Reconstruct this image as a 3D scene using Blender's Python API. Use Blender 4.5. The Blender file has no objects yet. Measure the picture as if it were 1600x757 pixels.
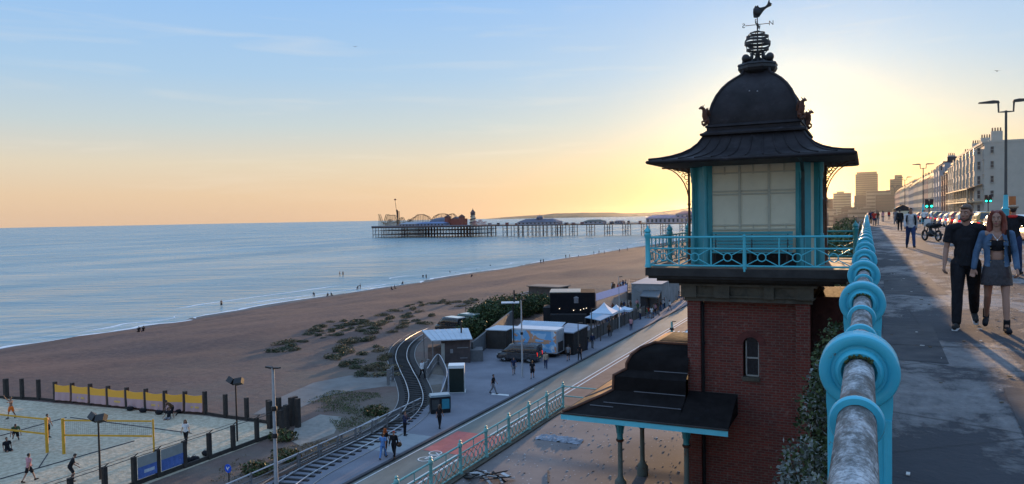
import bpy, math, random
from mathutils import Vector, Matrix
random.seed(7)
S = bpy.context.scene
COL = S.collection
R = math.radians

# ------------------------------------------------------------------ camera
cam = bpy.data.cameras.new('camera')
cam_ob = bpy.data.objects.new('camera', cam)
COL.objects.link(cam_ob)
S.camera = cam_ob
cam.sensor_width = 36.0
cam.lens = 26.19
cam.clip_start = 0.1
cam.clip_end = 60000
cam_ob.matrix_world = (Matrix.Translation((0.03, 0.0, 1.72)) @ Matrix.Rotation(R(25.5), 4, 'Z')
                       @ Matrix.Rotation(R(90 - 1.9), 4, 'X') @ Matrix.Rotation(R(-1.06), 4, 'Z'))

# ------------------------------------------------------------------ sky and sun
SUN_AZ, SUN_EL = R(-4.8), R(4.8)          # azimuth measured from +Y towards +X
sun_dir = Vector((math.sin(SUN_AZ) * math.cos(SUN_EL), math.cos(SUN_AZ) * math.cos(SUN_EL), math.sin(SUN_EL)))
W = bpy.data.worlds.new('World')
S.world = W
W.use_nodes = True
wt = W.node_tree
wn, wl = wt.nodes, wt.links
bg = wn['Background']


def wmath(op, a, b=None, c=None, clamp=False):
    n = wn.new('ShaderNodeMath')
    n.operation = op
    n.use_clamp = clamp
    for i, v in enumerate((a, b, c)):
        if v is None:
            continue
        if isinstance(v, (int, float)):
            n.inputs[i].default_value = v
        else:
            wl.new(v, n.inputs[i])
    return n.outputs[0]


def ramp(nodes, links, fac, stops, interp='LINEAR'):
    n = nodes.new('ShaderNodeValToRGB')
    n.color_ramp.interpolation = interp
    e = n.color_ramp.elements
    while len(e) > 1:
        e.remove(e[-1])
    for i, (p, c) in enumerate(stops):
        el = e[0] if i == 0 else e.new(p)
        el.position = p
        el.color = (c[0], c[1], c[2], 1) if hasattr(c, '__len__') else (c, c, c, 1)
    links.new(fac, n.inputs[0])
    return n.outputs[0]


tc = wn.new('ShaderNodeTexCoord')
sx = wn.new('ShaderNodeSeparateXYZ')
wl.new(tc.outputs['Generated'], sx.inputs[0])
elev = wmath('MULTIPLY', wmath('ARCSINE', wmath('MINIMUM', wmath('MAXIMUM', sx.outputs[2], -1.0), 1.0)), 180 / math.pi)
dot = wn.new('ShaderNodeVectorMath')
dot.operation = 'DOT_PRODUCT'
wl.new(tc.outputs['Generated'], dot.inputs[0])
dot.inputs[1].default_value = sun_dir
ang = wmath('MULTIPLY', wmath('ARCCOSINE', wmath('MINIMUM', dot.outputs['Value'], 1.0)), 180 / math.pi)
ef = wmath('MULTIPLY', elev, 1 / 60.0, clamp=True)
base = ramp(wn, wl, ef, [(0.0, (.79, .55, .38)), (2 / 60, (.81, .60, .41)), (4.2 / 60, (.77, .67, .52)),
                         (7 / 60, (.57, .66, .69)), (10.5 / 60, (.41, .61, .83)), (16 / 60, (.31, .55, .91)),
                         (30 / 60, (.37, .64, 1.10)), (1.0, (.50, .79, 1.30))])  # stops above the visible band brightened as added fill light
glowc = ramp(wn, wl, ef, [(0.0, (1.0, .62, .17)), (3 / 60, (1.0, .74, .29)), (6 / 60, (.92, .87, .61)),
                          (11 / 60, (.66, .80, .80)), (17 / 60, (.40, .64, .90)), (.5, (.42, .72, 1.2))])
gf = ramp(wn, wl, wmath('MULTIPLY', ang, 1 / 60.0, clamp=True),
          [(0.0, 1.0), (4 / 60, .70), (8 / 60, .38), (14 / 60, .15), (24 / 60, .05), (40 / 60, .01), (.9, 0.0)])
mixg = wn.new('ShaderNodeMix')
mixg.data_type = 'RGBA'
wl.new(gf, mixg.inputs[0])
wl.new(base, mixg.inputs[6])
wl.new(glowc, mixg.inputs[7])
# the bright core round the hidden sun
core = ramp(wn, wl, wmath('MULTIPLY', ang, 1 / 60.0, clamp=True), [(0.0, 1.0), (1.6 / 60, .3), (3.5 / 60, .09), (7 / 60, .02), (11 / 60, 0.0)])
addc = wn.new('ShaderNodeMix')
addc.data_type = 'RGBA'
addc.blend_type = 'ADD'
wl.new(core, addc.inputs[0])
wl.new(mixg.outputs[2], addc.inputs[6])
addc.inputs[7].default_value = (1.2, .95, .5, 1)
# thin cirrus streaks
mp = wn.new('ShaderNodeMapping')
mp.inputs['Scale'].default_value = (3.0, 3.0, 34.0)
mp.inputs['Rotation'].default_value = (0.0, 0.05, 0.0)
wl.new(tc.outputs['Generated'], mp.inputs[0])
cn = wn.new('ShaderNodeTexNoise')
cn.inputs['Scale'].default_value = 1.6
cn.inputs['Detail'].default_value = 6.0
cn.inputs['Distortion'].default_value = .5
wl.new(mp.outputs[0], cn.inputs['Vector'])
cf = ramp(wn, wl, cn.outputs[0], [(.0, 0.0), (.56, 0.0), (.78, .30)])
band = ramp(wn, wl, ef, [(0.0, 0.1), (5 / 60, .9), (10 / 60, .55), (16 / 60, .75), (.6, .2)])
cloud = wn.new('ShaderNodeMix')
cloud.data_type = 'RGBA'
wl.new(wmath('MULTIPLY', cf, band), cloud.inputs[0])
wl.new(addc.outputs[2], cloud.inputs[6])
cloud.inputs[7].default_value = (.95, .86, .74, 1)
# physical sky under it all
sky = wn.new('ShaderNodeTexSky')
sky.sky_type = 'NISHITA'
sky.sun_disc = False
sky.sun_elevation = SUN_EL
sky.sun_rotation = SUN_AZ
sky.dust_density = 1.0
skm = wn.new('ShaderNodeMix')
skm.data_type = 'RGBA'
skm.inputs[0].default_value = 0.012
wl.new(cloud.outputs[2], skm.inputs[6])
wl.new(sky.outputs[0], skm.inputs[7])
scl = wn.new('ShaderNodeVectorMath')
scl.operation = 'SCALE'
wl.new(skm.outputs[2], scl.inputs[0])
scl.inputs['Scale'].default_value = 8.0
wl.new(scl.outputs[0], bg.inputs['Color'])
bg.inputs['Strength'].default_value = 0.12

sl = bpy.data.lights.new('sun', 'SUN')
sl.energy = 5.0
sl.angle = R(0.8)
sl.color = (1.0, .62, .31)
sun = bpy.data.objects.new('sun', sl)
COL.objects.link(sun)
sun.rotation_euler = (-sun_dir).to_track_quat('-Z', 'Y').to_euler()

vs = S.view_settings
vs.view_transform = 'Standard'
vs.look = 'None'
vs.exposure = 0.0
vs.gamma = 1.0
vs.use_curve_mapping = False
S.cycles.use_denoising = True
S.cycles.max_bounces = 6
S.cycles.volume_bounces = 0
S.cycles.transparent_max_bounces = 8
S.cycles.sample_clamp_indirect = 6.0

# ------------------------------------------------------------------ materials
MATS = {}


def _lin(c, k):
    return (min(c[0] * k, 1), min(c[1] * k, 1), min(c[2] * k, 1), 1)


class Mat:
    """a principled material with small helpers"""
    def __init__(self, name):
        self.m = bpy.data.materials.new(name)
        self.m.use_nodes = True
        self.n = self.m.node_tree.nodes
        self.l = self.m.node_tree.links
        self.b = self.n['Principled BSDF']
        t = self.n.new('ShaderNodeTexCoord')
        self.obj = t.outputs['Object']
        self.gen = t.outputs['Generated']

    def vec(self, scale=(1, 1, 1), rot=(0, 0, 0), loc=(0, 0, 0), src=None):
        m = self.n.new('ShaderNodeMapping')
        m.inputs['Scale'].default_value = scale
        m.inputs['Rotation'].default_value = rot
        m.inputs['Location'].default_value = loc
        self.l.new(src or self.obj, m.inputs[0])
        return m.outputs[0]

    def noise(self, scale, detail=4, rough=.55, vec=None, dist=0):
        n = self.n.new('ShaderNodeTexNoise')
        n.inputs['Scale'].default_value = scale
        n.inputs['Detail'].default_value = detail
        n.inputs['Roughness'].default_value = rough
        n.inputs['Distortion'].default_value = dist
        self.l.new(vec or self.obj, n.inputs['Vector'])
        return n.outputs[0]

    def voro(self, scale, vec=None, feature='F1', out='Distance'):
        n = self.n.new('ShaderNodeTexVoronoi')
        n.feature = feature
        n.inputs['Scale'].default_value = scale
        self.l.new(vec or self.obj, n.inputs['Vector'])
        return n.outputs[out]

    def ramp(self, fac, stops, interp='LINEAR'):
        return ramp(self.n, self.l, fac, stops, interp)

    def mix(self, fac, a, b, blend='MIX'):
        n = self.n.new('ShaderNodeMix')
        n.data_type = 'RGBA'
        n.blend_type = blend
        for i, v in ((0, fac), (6, a), (7, b)):
            if isinstance(v, (int, float)):
                n.inputs[i].default_value = v
            elif isinstance(v, tuple):
                n.inputs[i].default_value = (v[0], v[1], v[2], 1)
            else:
                self.l.new(v, n.inputs[i])
        return n.outputs[2]

    def math(self, op, a, b=0.0, clamp=False):
        n = self.n.new('ShaderNodeMath')
        n.operation = op
        n.use_clamp = clamp
        for i, v in ((0, a), (1, b)):
            if isinstance(v, (int, float)):
                n.inputs[i].default_value = v
            else:
                self.l.new(v, n.inputs[i])
        return n.outputs[0]

    def bump(self, h, strength=.3, dist=.02):
        n = self.n.new('ShaderNodeBump')
        n.inputs['Strength'].default_value = strength
        n.inputs['Distance'].default_value = dist
        self.l.new(h, n.inputs['Height'])
        prev = self.b.inputs['Normal']
        if prev.is_linked:
            self.l.new(prev.links[0].from_socket, n.inputs['Normal'])
        self.l.new(n.outputs[0], prev)

    def set(self, **k):
        for a, v in k.items():
            s = self.b.inputs[{'col': 'Base Color', 'rough': 'Roughness', 'metal': 'Metallic', 'spec': 'Specular IOR Level',
                               'emit': 'Emission Color', 'estr': 'Emission Strength', 'trans': 'Transmission Weight',
                               'alpha': 'Alpha', 'sub': 'Subsurface Weight', 'coat': 'Coat Weight'}[a]]
            if isinstance(v, tuple):
                s.default_value = (v[0], v[1], v[2], 1)
            elif isinstance(v, (int, float)):
                s.default_value = v
            else:
                self.l.new(v, s)
        return self


def plain(name, col, rough=.7, metal=0.0, var=.18, scale=4.0, bump=.0, bscale=40.0, spec=.4, dirt=None, obj_var=0.0):
    """one base colour broken up by two scales of noise, optional dirt patches"""
    if name in MATS:
        return MATS[name]
    M = Mat(name)
    a = M.noise(scale, 5, .6)
    c = M.ramp(a, [(.25, _lin(col, 1 - var)), (.75, _lin(col, 1 + var))])
    if dirt:
        d = M.noise(scale * 1.7, 8, .7, dist=.4)
        c = M.mix(M.ramp(d, [(dirt[1], 0.0), (dirt[1] + .12, dirt[2] if len(dirt) > 2 else .8)]), c, dirt[0])
    if obj_var:
        oi = M.n.new('ShaderNodeObjectInfo')
        hs = M.n.new('ShaderNodeHueSaturation')
        M.l.new(M.math('ADD', M.math('MULTIPLY', oi.outputs['Random'], obj_var * 2), 1 - obj_var), hs.inputs['Value'])
        M.l.new(c, hs.inputs['Color'])
        c = hs.outputs[0]
    M.set(col=c, rough=M.ramp(M.noise(scale * 2.3, 3), [(.3, max(rough - .1, .03)), (.7, min(rough + .1, 1))]), metal=metal, spec=spec)
    if bump:
        M.bump(M.noise(bscale, 4), bump, .01)
    MATS[name] = M.m
    return M.m


def glow(name, col, s):
    M = Mat(name)
    M.set(col=col, emit=col, estr=s)
    MATS[name] = M.m
    return M.m


# ------------------------------------------------------------------ mesh builder
ORG = {}


class MB:
    def __init__(self):
        self.v, self.f, self.mi = [], [], []

    def add(self, vs_, fs_, m=0):
        o = len(self.v)
        self.v += [tuple(p) for p in vs_]
        self.f += [tuple(i + o for i in q) for q in fs_]
        self.mi += [m] * len(fs_)
        return self

    def box(self, x0, x1, y0, y1, z0, z1, m=0):
        return self.add([(x0, y0, z0), (x1, y0, z0), (x1, y1, z0), (x0, y1, z0), (x0, y0, z1), (x1, y0, z1), (x1, y1, z1), (x0, y1, z1)],
                        [(3, 2, 1, 0), (4, 5, 6, 7), (0, 1, 5, 4), (1, 2, 6, 5), (2, 3, 7, 6), (3, 0, 4, 7)], m)

    def obox(self, c, s, rz=0.0, m=0, rx=0.0, ry=0.0):
        mt = Matrix.Translation(c) @ Matrix.Rotation(rz, 4, 'Z') @ Matrix.Rotation(ry, 4, 'Y') @ Matrix.Rotation(rx, 4, 'X')
        a, b, d = s[0] / 2, s[1] / 2, s[2] / 2
        p = [mt @ Vector(q) for q in ((-a, -b, -d), (a, -b, -d), (a, b, -d), (-a, b, -d), (-a, -b, d), (a, -b, d), (a, b, d), (-a, b, d))]
        return self.add(p, [(3, 2, 1, 0), (4, 5, 6, 7), (0, 1, 5, 4), (1, 2, 6, 5), (2, 3, 7, 6), (3, 0, 4, 7)], m)

    def tube(self, pts, r, n=8, m=0, caps=True, round_=False):
        pts = [Vector(p) for p in pts]
        rs = r if hasattr(r, '__len__') else [r] * len(pts)
        vs_, fs_ = [], []
        up = None
        for i, p in enumerate(pts):
            d = (pts[min(i + 1, len(pts) - 1)] - pts[max(i - 1, 0)])
            d = d.normalized() if d.length > 1e-9 else Vector((0, 0, 1))
            if up is None:
                up = Vector((0, 0, 1)) if abs(d.z) < .9 else Vector((1, 0, 0))
            a = d.cross(up)
            a = a.normalized() if a.length > 1e-6 else d.orthogonal().normalized()
            b = a.cross(d)
            up = b
            for k in range(n):
                t = 2 * math.pi * k / n
                vs_.append(p + (a * math.cos(t) + b * math.sin(t)) * rs[i])
        for i in range(len(pts) - 1):
            for k in range(n):
                k2 = (k + 1) % n
                fs_.append((i * n + k, i * n + k2, (i + 1) * n + k2, (i + 1) * n + k))
        if caps:
            fs_.append(tuple(range(n - 1, -1, -1)))
            fs_.append(tuple((len(pts) - 1) * n + k for k in range(n)))
        self.add(vs_, fs_, m)
        if round_:
            for j in (0, -1):
                self.ball(pts[j], (rs[j],) * 3, 8, 6, m)
        return self

    def cyl(self, p0, p1, r0, r1=None, n=12, m=0):
        return self.tube([p0, p1], [r0, r0 if r1 is None else r1], n, m)

    def lathe(self, prof, c=(0, 0, 0), n=16, m=0, ph=0.0, k=1.0):
        """prof: (radius, z) from the bottom up; closed at both ends"""
        vs_, fs_ = [], []
        for r, z in prof:
            for i in range(n):
                t = ph + 2 * math.pi * i / n
                vs_.append((c[0] + r * k * math.cos(t), c[1] + r * k * math.sin(t), c[2] + z))
        for j in range(len(prof) - 1):
            for i in range(n):
                i2 = (i + 1) % n
                fs_.append((j * n + i, j * n + i2, (j + 1) * n + i2, (j + 1) * n + i))
        fs_.append(tuple(range(n - 1, -1, -1)))
        fs_.append(tuple((len(prof) - 1) * n + i for i in range(n)))
        return self.add(vs_, fs_, m)

    def square(self, prof, c, m=0):
        """square plan: prof of (half width, z)"""
        return self.lathe(prof, c, 4, m, math.pi / 4, math.sqrt(2))

    def ball(self, c, r, nu=12, nv=8, m=0, rot=None):
        vs_, fs_ = [], []
        for j in range(nv + 1):
            ph = -math.pi / 2 + math.pi * j / nv
            for i in range(nu):
                t = 2 * math.pi * i / nu
                q = Vector((r[0] * math.cos(ph) * math.cos(t), r[1] * math.cos(ph) * math.sin(t), r[2] * math.sin(ph)))
                if rot is not None:
                    q = rot @ q
                vs_.append((c[0] + q.x, c[1] + q.y, c[2] + q.z))
        for j in range(nv):
            for i in range(nu):
                i2 = (i + 1) % nu
                fs_.append((j * nu + i, j * nu + i2, (j + 1) * nu + i2, (j + 1) * nu + i))
        return self.add(vs_, fs_, m)

    def torus(self, c, R_, r, axis='Z', n=24, k=8, m=0, squash=1.0):
        vs_, fs_ = [], []
        for i in range(n):
            t = 2 * math.pi * i / n
            for j in range(k):
                s = 2 * math.pi * j / k
                a, b, d = (R_ + r * math.cos(s)) * math.cos(t), (R_ + r * math.cos(s)) * math.sin(t), r * squash * math.sin(s)
                p = {'Z': (a, b, d), 'Y': (a, d, b), 'X': (d, a, b)}[axis]
                vs_.append((c[0] + p[0], c[1] + p[1], c[2] + p[2]))
        for i in range(n):
            for j in range(k):
                i2, j2 = (i + 1) % n, (j + 1) % k
                fs_.append((i * k + j, i2 * k + j, i2 * k + j2, i * k + j2))
        return self.add(vs_, fs_, m)

    def prism(self, poly, o, u, w, t, m=0):
        """outline poly in the plane o + a*u + b*w, extruded by the vector t"""
        o, u, w, t = Vector(o), Vector(u), Vector(w), Vector(t)
        n = len(poly)
        vs_ = [o + u * a + w * b for a, b in poly]
        vs_ += [p + t for p in vs_]
        fs_ = [tuple(range(n - 1, -1, -1)), tuple(range(n, 2 * n))]
        for i in range(n):
            j = (i + 1) % n
            fs_.append((i, j, n + j, n + i))
        return self.add(vs_, fs_, m)

    def sheet(self, pts, z, m=0):
        return self.add([(p[0], p[1], z) for p in pts], [tuple(range(len(pts)))], m)

    def mesh(self, name, mats, off=(0, 0, 0), smooth=None):
        me = bpy.data.meshes.new(name)
        ox, oy, oz = off
        me.from_pydata([(a - ox, b - oy, c - oz) for a, b, c in self.v], [], self.f)
        for mm in (mats if isinstance(mats, (list, tuple)) else [mats]):
            me.materials.append(mm)
        if any(self.mi):
            me.polygons.foreach_set('material_index', self.mi)
        me.update()
        if smooth:
            me.polygons.foreach_set('use_smooth', [True] * len(me.polygons))
            me.set_sharp_from_angle(angle=R(smooth))
        return me

    def build(self, name, mats, parent=None, smooth=None, fix=False):
        off = ORG.get(parent.name, (0, 0, 0)) if parent else (0, 0, 0)
        me = self.mesh(name, mats, off, smooth)
        if fix:
            fix_normals(me)
        o = bpy.data.objects.new(name, me)
        COL.objects.link(o)
        if parent:
            o.parent = parent
            ORG[o.name] = off
        return o


def fix_normals(me):
    import bmesh
    b = bmesh.new()
    b.from_mesh(me)
    bmesh.ops.recalc_face_normals(b, faces=b.faces)
    b.to_mesh(me)
    b.free()


def tag(o, label=None, cat=None, group=None, kind=None):
    for k, v in (('label', label), ('category', cat), ('group', group), ('kind', kind)):
        if v:
            o[k] = v
    return o


def thing(name, label, cat, loc=(0, 0, 0), rz=0.0, group=None, local=False):
    """Empty at the thing's base. Parts are modelled in world coordinates unless local is set."""
    o = bpy.data.objects.new(name, None)
    COL.objects.link(o)
    o.location = loc
    o.rotation_euler = (0, 0, rz)
    o.empty_display_size = .2
    tag(o, label, cat, group)
    if not local:
        ORG[o.name] = tuple(loc)
    return o


def struct(name, mb, mats, smooth=None):
    return tag(mb.build(name, mats, None, smooth), kind='structure')


def dup(root, loc, rz=0.0, label=None, group=None, scale=None):
    r = root.copy()
    COL.objects.link(r)
    r.location = loc
    r.rotation_euler = (0, 0, rz)
    if scale:
        r.scale = (scale,) * 3 if isinstance(scale, (int, float)) else scale
    tag(r, label, None, group)
    for ch in [c for c in root.children]:
        c = ch.copy()
        COL.objects.link(c)
        c.parent = r
        for g in ch.children:
            d = g.copy()
            COL.objects.link(d)
            d.parent = c
    return r


def recolour(root, cols):
    """give the parts named in cols their own material on this copy only"""
    for ch in root.children:
        k = ch.name.split('.')[0]
        if k in cols and ch.material_slots:
            ch.material_slots[0].link = 'OBJECT'
            ch.material_slots[0].material = cols[k]


def text_part(txt, size, mat, parent=None, name='lettering', depth=.01):
    c = bpy.data.curves.new(name, 'FONT')
    c.body = txt
    c.size = size
    c.align_x = 'CENTER'
    c.align_y = 'CENTER'
    c.extrude = depth
    o = bpy.data.objects.new(name, c)
    COL.objects.link(o)
    bpy.context.view_layer.update()
    me = bpy.data.meshes.new_from_object(o.evaluated_get(bpy.context.evaluated_depsgraph_get()))
    bpy.data.objects.remove(o)
    me.materials.clear()
    me.materials.append(mat)
    o = bpy.data.objects.new(name, me)
    COL.objects.link(o)
    o.parent = parent
    return o

# ------------------------------------------------------------------ the setting: sea, beach, ground, roads
LOW = -14.0          # level of the lower road
SEA = -18.0
DECK = -7.5          # level of the terrace beside the tower


def sea_mat():
    M = Mat('sea_water')
    v = M.vec((1, 1.0, 1), (0, 0, R(18)))
    far = M.noise(.012, 5, .6, M.vec((1.0, .35, 1)))
    col = M.ramp(far, [(.3, (.13, .235, .26, 1)), (.7, (.215, .325, .34, 1))])
    # foam and thin wave lines close to the beach
    s = M.n.new('ShaderNodeSeparateXYZ')
    M.l.new(M.obj, s.inputs[0])
    near = M.math('MULTIPLY', M.math('ADD', s.outputs[0], 165.0), 1 / 42.0, True)
    lines = M.noise(.5, 6, .65, M.vec((1.1, .05, 1)), 1.2)
    foam = M.math('MULTIPLY', M.math('POWER', near, 2.5), M.ramp(lines, [(.50, 0.0), (.60, 1.0)]), True)
    col = M.mix(foam, col, (.62, .66, .66))
    calm = M.noise(.02, 3, .5, M.vec((1.4, .3, 1)))
    M.set(col=col, rough=M.ramp(calm, [(.35, .34), (.65, .20)]), spec=.42)
    M.b.inputs['IOR'].default_value = 1.33
    def crest(scale, turn, stretch, detail, rough=.6):
        return M.noise(scale, detail, rough, M.vec((stretch, 1, 1), src=M.vec(rot=(0, 0, R(turn)))), .4)
    M.bump(crest(.026, -24, .22, 4), .9, 5.0)
    M.bump(crest(.085, -30, .25, 5), .9, 2.2)
    M.bump(crest(.32, -18, .35, 5, .65), .9, .55)
    M.bump(M.noise(1.6, 4, .6, v), .6, .12)
    return M.m


m = MB()
m.box(-12000, -112, -1500, 12000, SEA - .6, SEA)
sea = struct('sea', m, sea_mat())


def beach_mat():
    M = Mat('shingle')
    a = M.noise(.05, 5, .6, M.vec((1.0, .45, 1)))
    b = M.noise(1.3, 6, .7)
    c = M.voro(5.0)
    col = M.ramp(a, [(.3, (.128, .080, .066, 1)), (.7, (.190, .116, .094, 1))])
    col = M.mix(M.ramp(b, [(.35, .0), (.62, .7)]), col, (.085, .054, .047))
    col = M.mix(M.ramp(c, [(.0, .5), (.12, .0)]), col, (.36, .29, .24))
    # silt and dust towards the road
    s = M.n.new('ShaderNodeSeparateXYZ')
    M.l.new(M.obj, s.inputs[0])
    inl = M.math('MULTIPLY', M.math('ADD', s.outputs[0], 78.0), 1 / 40.0, True)
    k = M.math('MULTIPLY', inl, M.ramp(M.noise(.09, 6, .6, dist=.6), [(.38, .15), (.58, .95)]), True)
    silt = M.mix(M.noise(.7, 6, .7), (.085, .075, .06), (.18, .155, .13))
    col = M.mix(k, col, silt)
    # weed and drift left along old tide lines, following the shore
    tide = M.math('ADD', s.outputs[0], M.math('MULTIPLY', M.math('SUBTRACT', M.noise(.05, 5, .6), .5), 14.0))
    for t_, w_, a_ in ((-117.0, 1.2, .55), (-108.0, .9, .4), (-96.0, 1.6, .35)):
        k_ = M.ramp(M.math('ABSOLUTE', M.math('MULTIPLY', M.math('SUBTRACT', tide, t_), 1 / (w_ * 3))), [(0.0, a_), (.33, a_ * .6), (1.0, 0.0)])
        col = M.mix(M.math('MULTIPLY', k_, M.ramp(M.noise(.6, 5, .7), [(.4, 0.0), (.55, 1.0)])), col, (.055, .040, .034))
    # wet shingle at the water line
    wet = M.math('MULTIPLY', M.math('ADD', M.math('SUBTRACT', -121.0, s.outputs[0]), M.math('MULTIPLY', M.math('SUBTRACT', M.noise(.15, 4), .5), 6.0)), 1 / 4.0, True)
    col = M.mix(wet, col, (.06, .04, .033))
    M.set(col=col, rough=M.math('SUBTRACT', .95, M.math('MULTIPLY', wet, .5)), spec=.25)
    M.bump(M.noise(.22, 5, .65, M.vec((1.0, .4, 1))), .5, .5)
    M.bump(M.noise(1.1, 6, .7), .6, .14)
    M.bump(M.noise(9.0, 3, .6), .6, .03)
    return M.m


def hash2(i, j):
    t = math.sin(i * 127.1 + j * 311.7) * 43758.5453
    return t - math.floor(t)


def vnoise(x, y):
    i, j = math.floor(x), math.floor(y)
    fx, fy = x - i, y - j
    fx, fy = fx * fx * (3 - 2 * fx), fy * fy * (3 - 2 * fy)
    a = hash2(i, j) * (1 - fx) + hash2(i + 1, j) * fx
    b = hash2(i, j + 1) * (1 - fx) + hash2(i + 1, j + 1) * fx
    return a * (1 - fy) + b * fy


def beach_z(x, y):
    z = LOW + .1
    s0 = -74 - 14 * min(max((62 - y) / 14.0, 0), 1)
    if x < s0:
        z -= 4.1 * min((s0 - x) / (129.0 + s0), 1.0) + max(0, (-129 - x)) * .12
    e0 = -56 - 30 * min(max((58 - y) / 12.0, 0), 1)
    k = min(max((e0 - x) / 12.0, 0), 1) + min(max((y - 78) / 10, 0), 1) * min(max((-42 - x) / 8.0, 0), 1)
    k = min(k, 1.0) * (1.0 if x > -122 else max(0.0, (x + 131) / 9.0))
    return z + k * (.85 * (vnoise(x * .07, y * .05) - .5) + .35 * (vnoise(x * .25, y * .2) - .5) + .4 * (vnoise(x * .30 + 5, y * .022) - .5))


m = MB()
xs = [-138, -132, -129.5, -127, -124, -120] + [-116 + 3.0 * i for i in range(28)] + [-32.45]
ys = [-60, -30, 0] + [6 + 3.0 * i for i in range(48)] + [160 + 12 * i for i in range(20)] + [420, 480, 560, 660, 800, 1000, 1300]
vv = [(x, y, beach_z(x, y)) for y in ys for x in xs]
nx = len(xs)
ff = [(j * nx + i, j * nx + i + 1, (j + 1) * nx + i + 1, (j + 1) * nx + i) for j in range(len(ys) - 1) for i in range(nx - 1)]
m.add(vv, ff)
struct('beach', m, beach_mat(), smooth=60)
# broken line of surf where the sea meets the shingle
m = MB()
rows_ = []
y = 20.0
while y < 620:
    x = -122.0
    while beach_z(x, y) > SEA + .02 and x > -140:
        x -= .25
    wv = vnoise(y * .09, 2.0) * .7 + vnoise(y * .45, 5.0) * .5
    rows_.append((x, y, max(.05, (wv - .28) * 2.6)))
    y += 1.0 if y < 260 else 2.5
for (xa, ya, wa), (xb, yb, wb) in zip(rows_, rows_[1:]):
    if wa > .08 or wb > .08:
        m.add([(xa + .3, ya, SEA + .03), (xb + .3, yb, SEA + .03), (xb - wb, yb, SEA + .012), (xa - wa, ya, SEA + .012)], [(0, 1, 2, 3)])
for off_, thr in ((4.2, .52), (8.5, .58), (15.0, .62)):
    for (xa, ya, wa), (xb, yb, wb) in zip(rows_, rows_[1:]):
        na, nb = vnoise(ya * .07 + off_, off_), vnoise(yb * .07 + off_, off_)
        if na > thr and nb > thr:
            oa, ob = off_ + 2.2 * vnoise(ya * .05, off_ * 3), off_ + 2.2 * vnoise(yb * .05, off_ * 3)
            m.add([(xa - oa, ya, SEA + .012), (xb - ob, yb, SEA + .012), (xb - ob - (nb - thr) * 4, yb, SEA + .012), (xa - oa - (na - thr) * 4, ya, SEA + .012)], [(0, 1, 2, 3)])
struct('surf', m, plain('surf_foam', (.66, .68, .68), .7, var=.2, scale=1.5))

asph_low = Mat('pavement_asphalt')
_a = asph_low.noise(.35, 6, .6)
_b = asph_low.noise(14, 3)
_c = asph_low.ramp(_a, [(.3, (.145, .150, .175, 1)), (.7, (.215, .22, .25, 1))])
asph_low.set(col=asph_low.mix(asph_low.ramp(_b, [(.3, .25), (.7, 0.0)]), _c, (.06, .065, .08)), rough=.85, spec=.3)
asph_low.bump(_b, .3, .01)

m = MB()
m.sheet([(-33, -300), (14, -300), (14, 3000), (-33, 3000)], LOW - .25)
struct('lower_ground', m, plain('ground_earth', (.12, .10, .08), .95, var=.3, scale=.6))

# pavement and yard beside the lower road
yard = [(-28.1, -30), (-28.1, 400), (-30.6, 400), (-30.9, 112), (-34.5, 101), (-41, 92), (-42.6, 76), (-39.5, 66.5), (-36.3, 60.2),
        (-34.0, 56.2), (-33.0, 52), (-32.4, 48), (-32.4, -30)]
m = MB()
m.prism(yard, (0, 0, LOW - .2), (1, 0, 0), (0, 1, 0), (0, 0, .32))
struct('lower_pavement', m, asph_low.m)
m = MB()
m.box(-28.098, -27.86, -30, 400, LOW - .2, LOW + .125)
struct('kerb', m, plain('kerb_stone', (.05, .052, .058), .9, scale=2))

# cycle lane, carriageway, markings
cyc = Mat('cycle_lane_tarmac')
_w = cyc.noise(.5, 6, .65, cyc.vec((1.0, .22, 1)))
_c = cyc.ramp(_w, [(.3, (.085, .092, .078, 1)), (.52, (.15, .155, .13, 1)), (.72, (.24, .235, .20, 1))])
cyc.set(col=cyc.mix(cyc.ramp(cyc.noise(20, 2), [(.35, .3), (.6, 0.0)]), _c, (.05, .05, .045)), rough=.62, spec=.45)
cyc.bump(cyc.noise(16, 3), .25, .008)
car_l = plain('carriageway_tarmac', (.135, .082, .068), .75, var=.28, scale=.6, bump=.2, bscale=18, dirt=((.08, .055, .05), .55, .6))
m = MB()
m.sheet([(-27.9, -30), (-24.6, -30), (-24.6, 400), (-27.9, 400)], LOW)
struct('cycle_lane', m, cyc.m)
m = MB()
m.sheet([(-24.6, -30), (-13.0, -30), (-13.0, 34), (-11.0, 60), (-11, 400), (-24.6, 400)], LOW)
struct('lower_road', m, car_l)
white = plain('road_paint', (.62, .62, .60), .6, var=.12, scale=3, dirt=((.2, .19, .17), .55, .7))
m = MB()
for x in (-24.62, -24.12):
    m.sheet([(x - .07, -30), (x + .07, -30), (x + .07, 400), (x - .07, 400)], LOW + .004)
for k in range(14):
    y = 60 + k * 9.0
    m.sheet([(-19.05, y), (-18.95, y), (-18.95, y + 3), (-19.05, y + 3)], LOW + .004)
# bay lines by the parked car
for k in range(5):
    y = 84 + k * 5.5
    m.sheet([(-21.6, y), (-19.4, y - 1.2), (-19.3, y - 1.08), (-21.5, y + .12)], LOW + .005)
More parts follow.
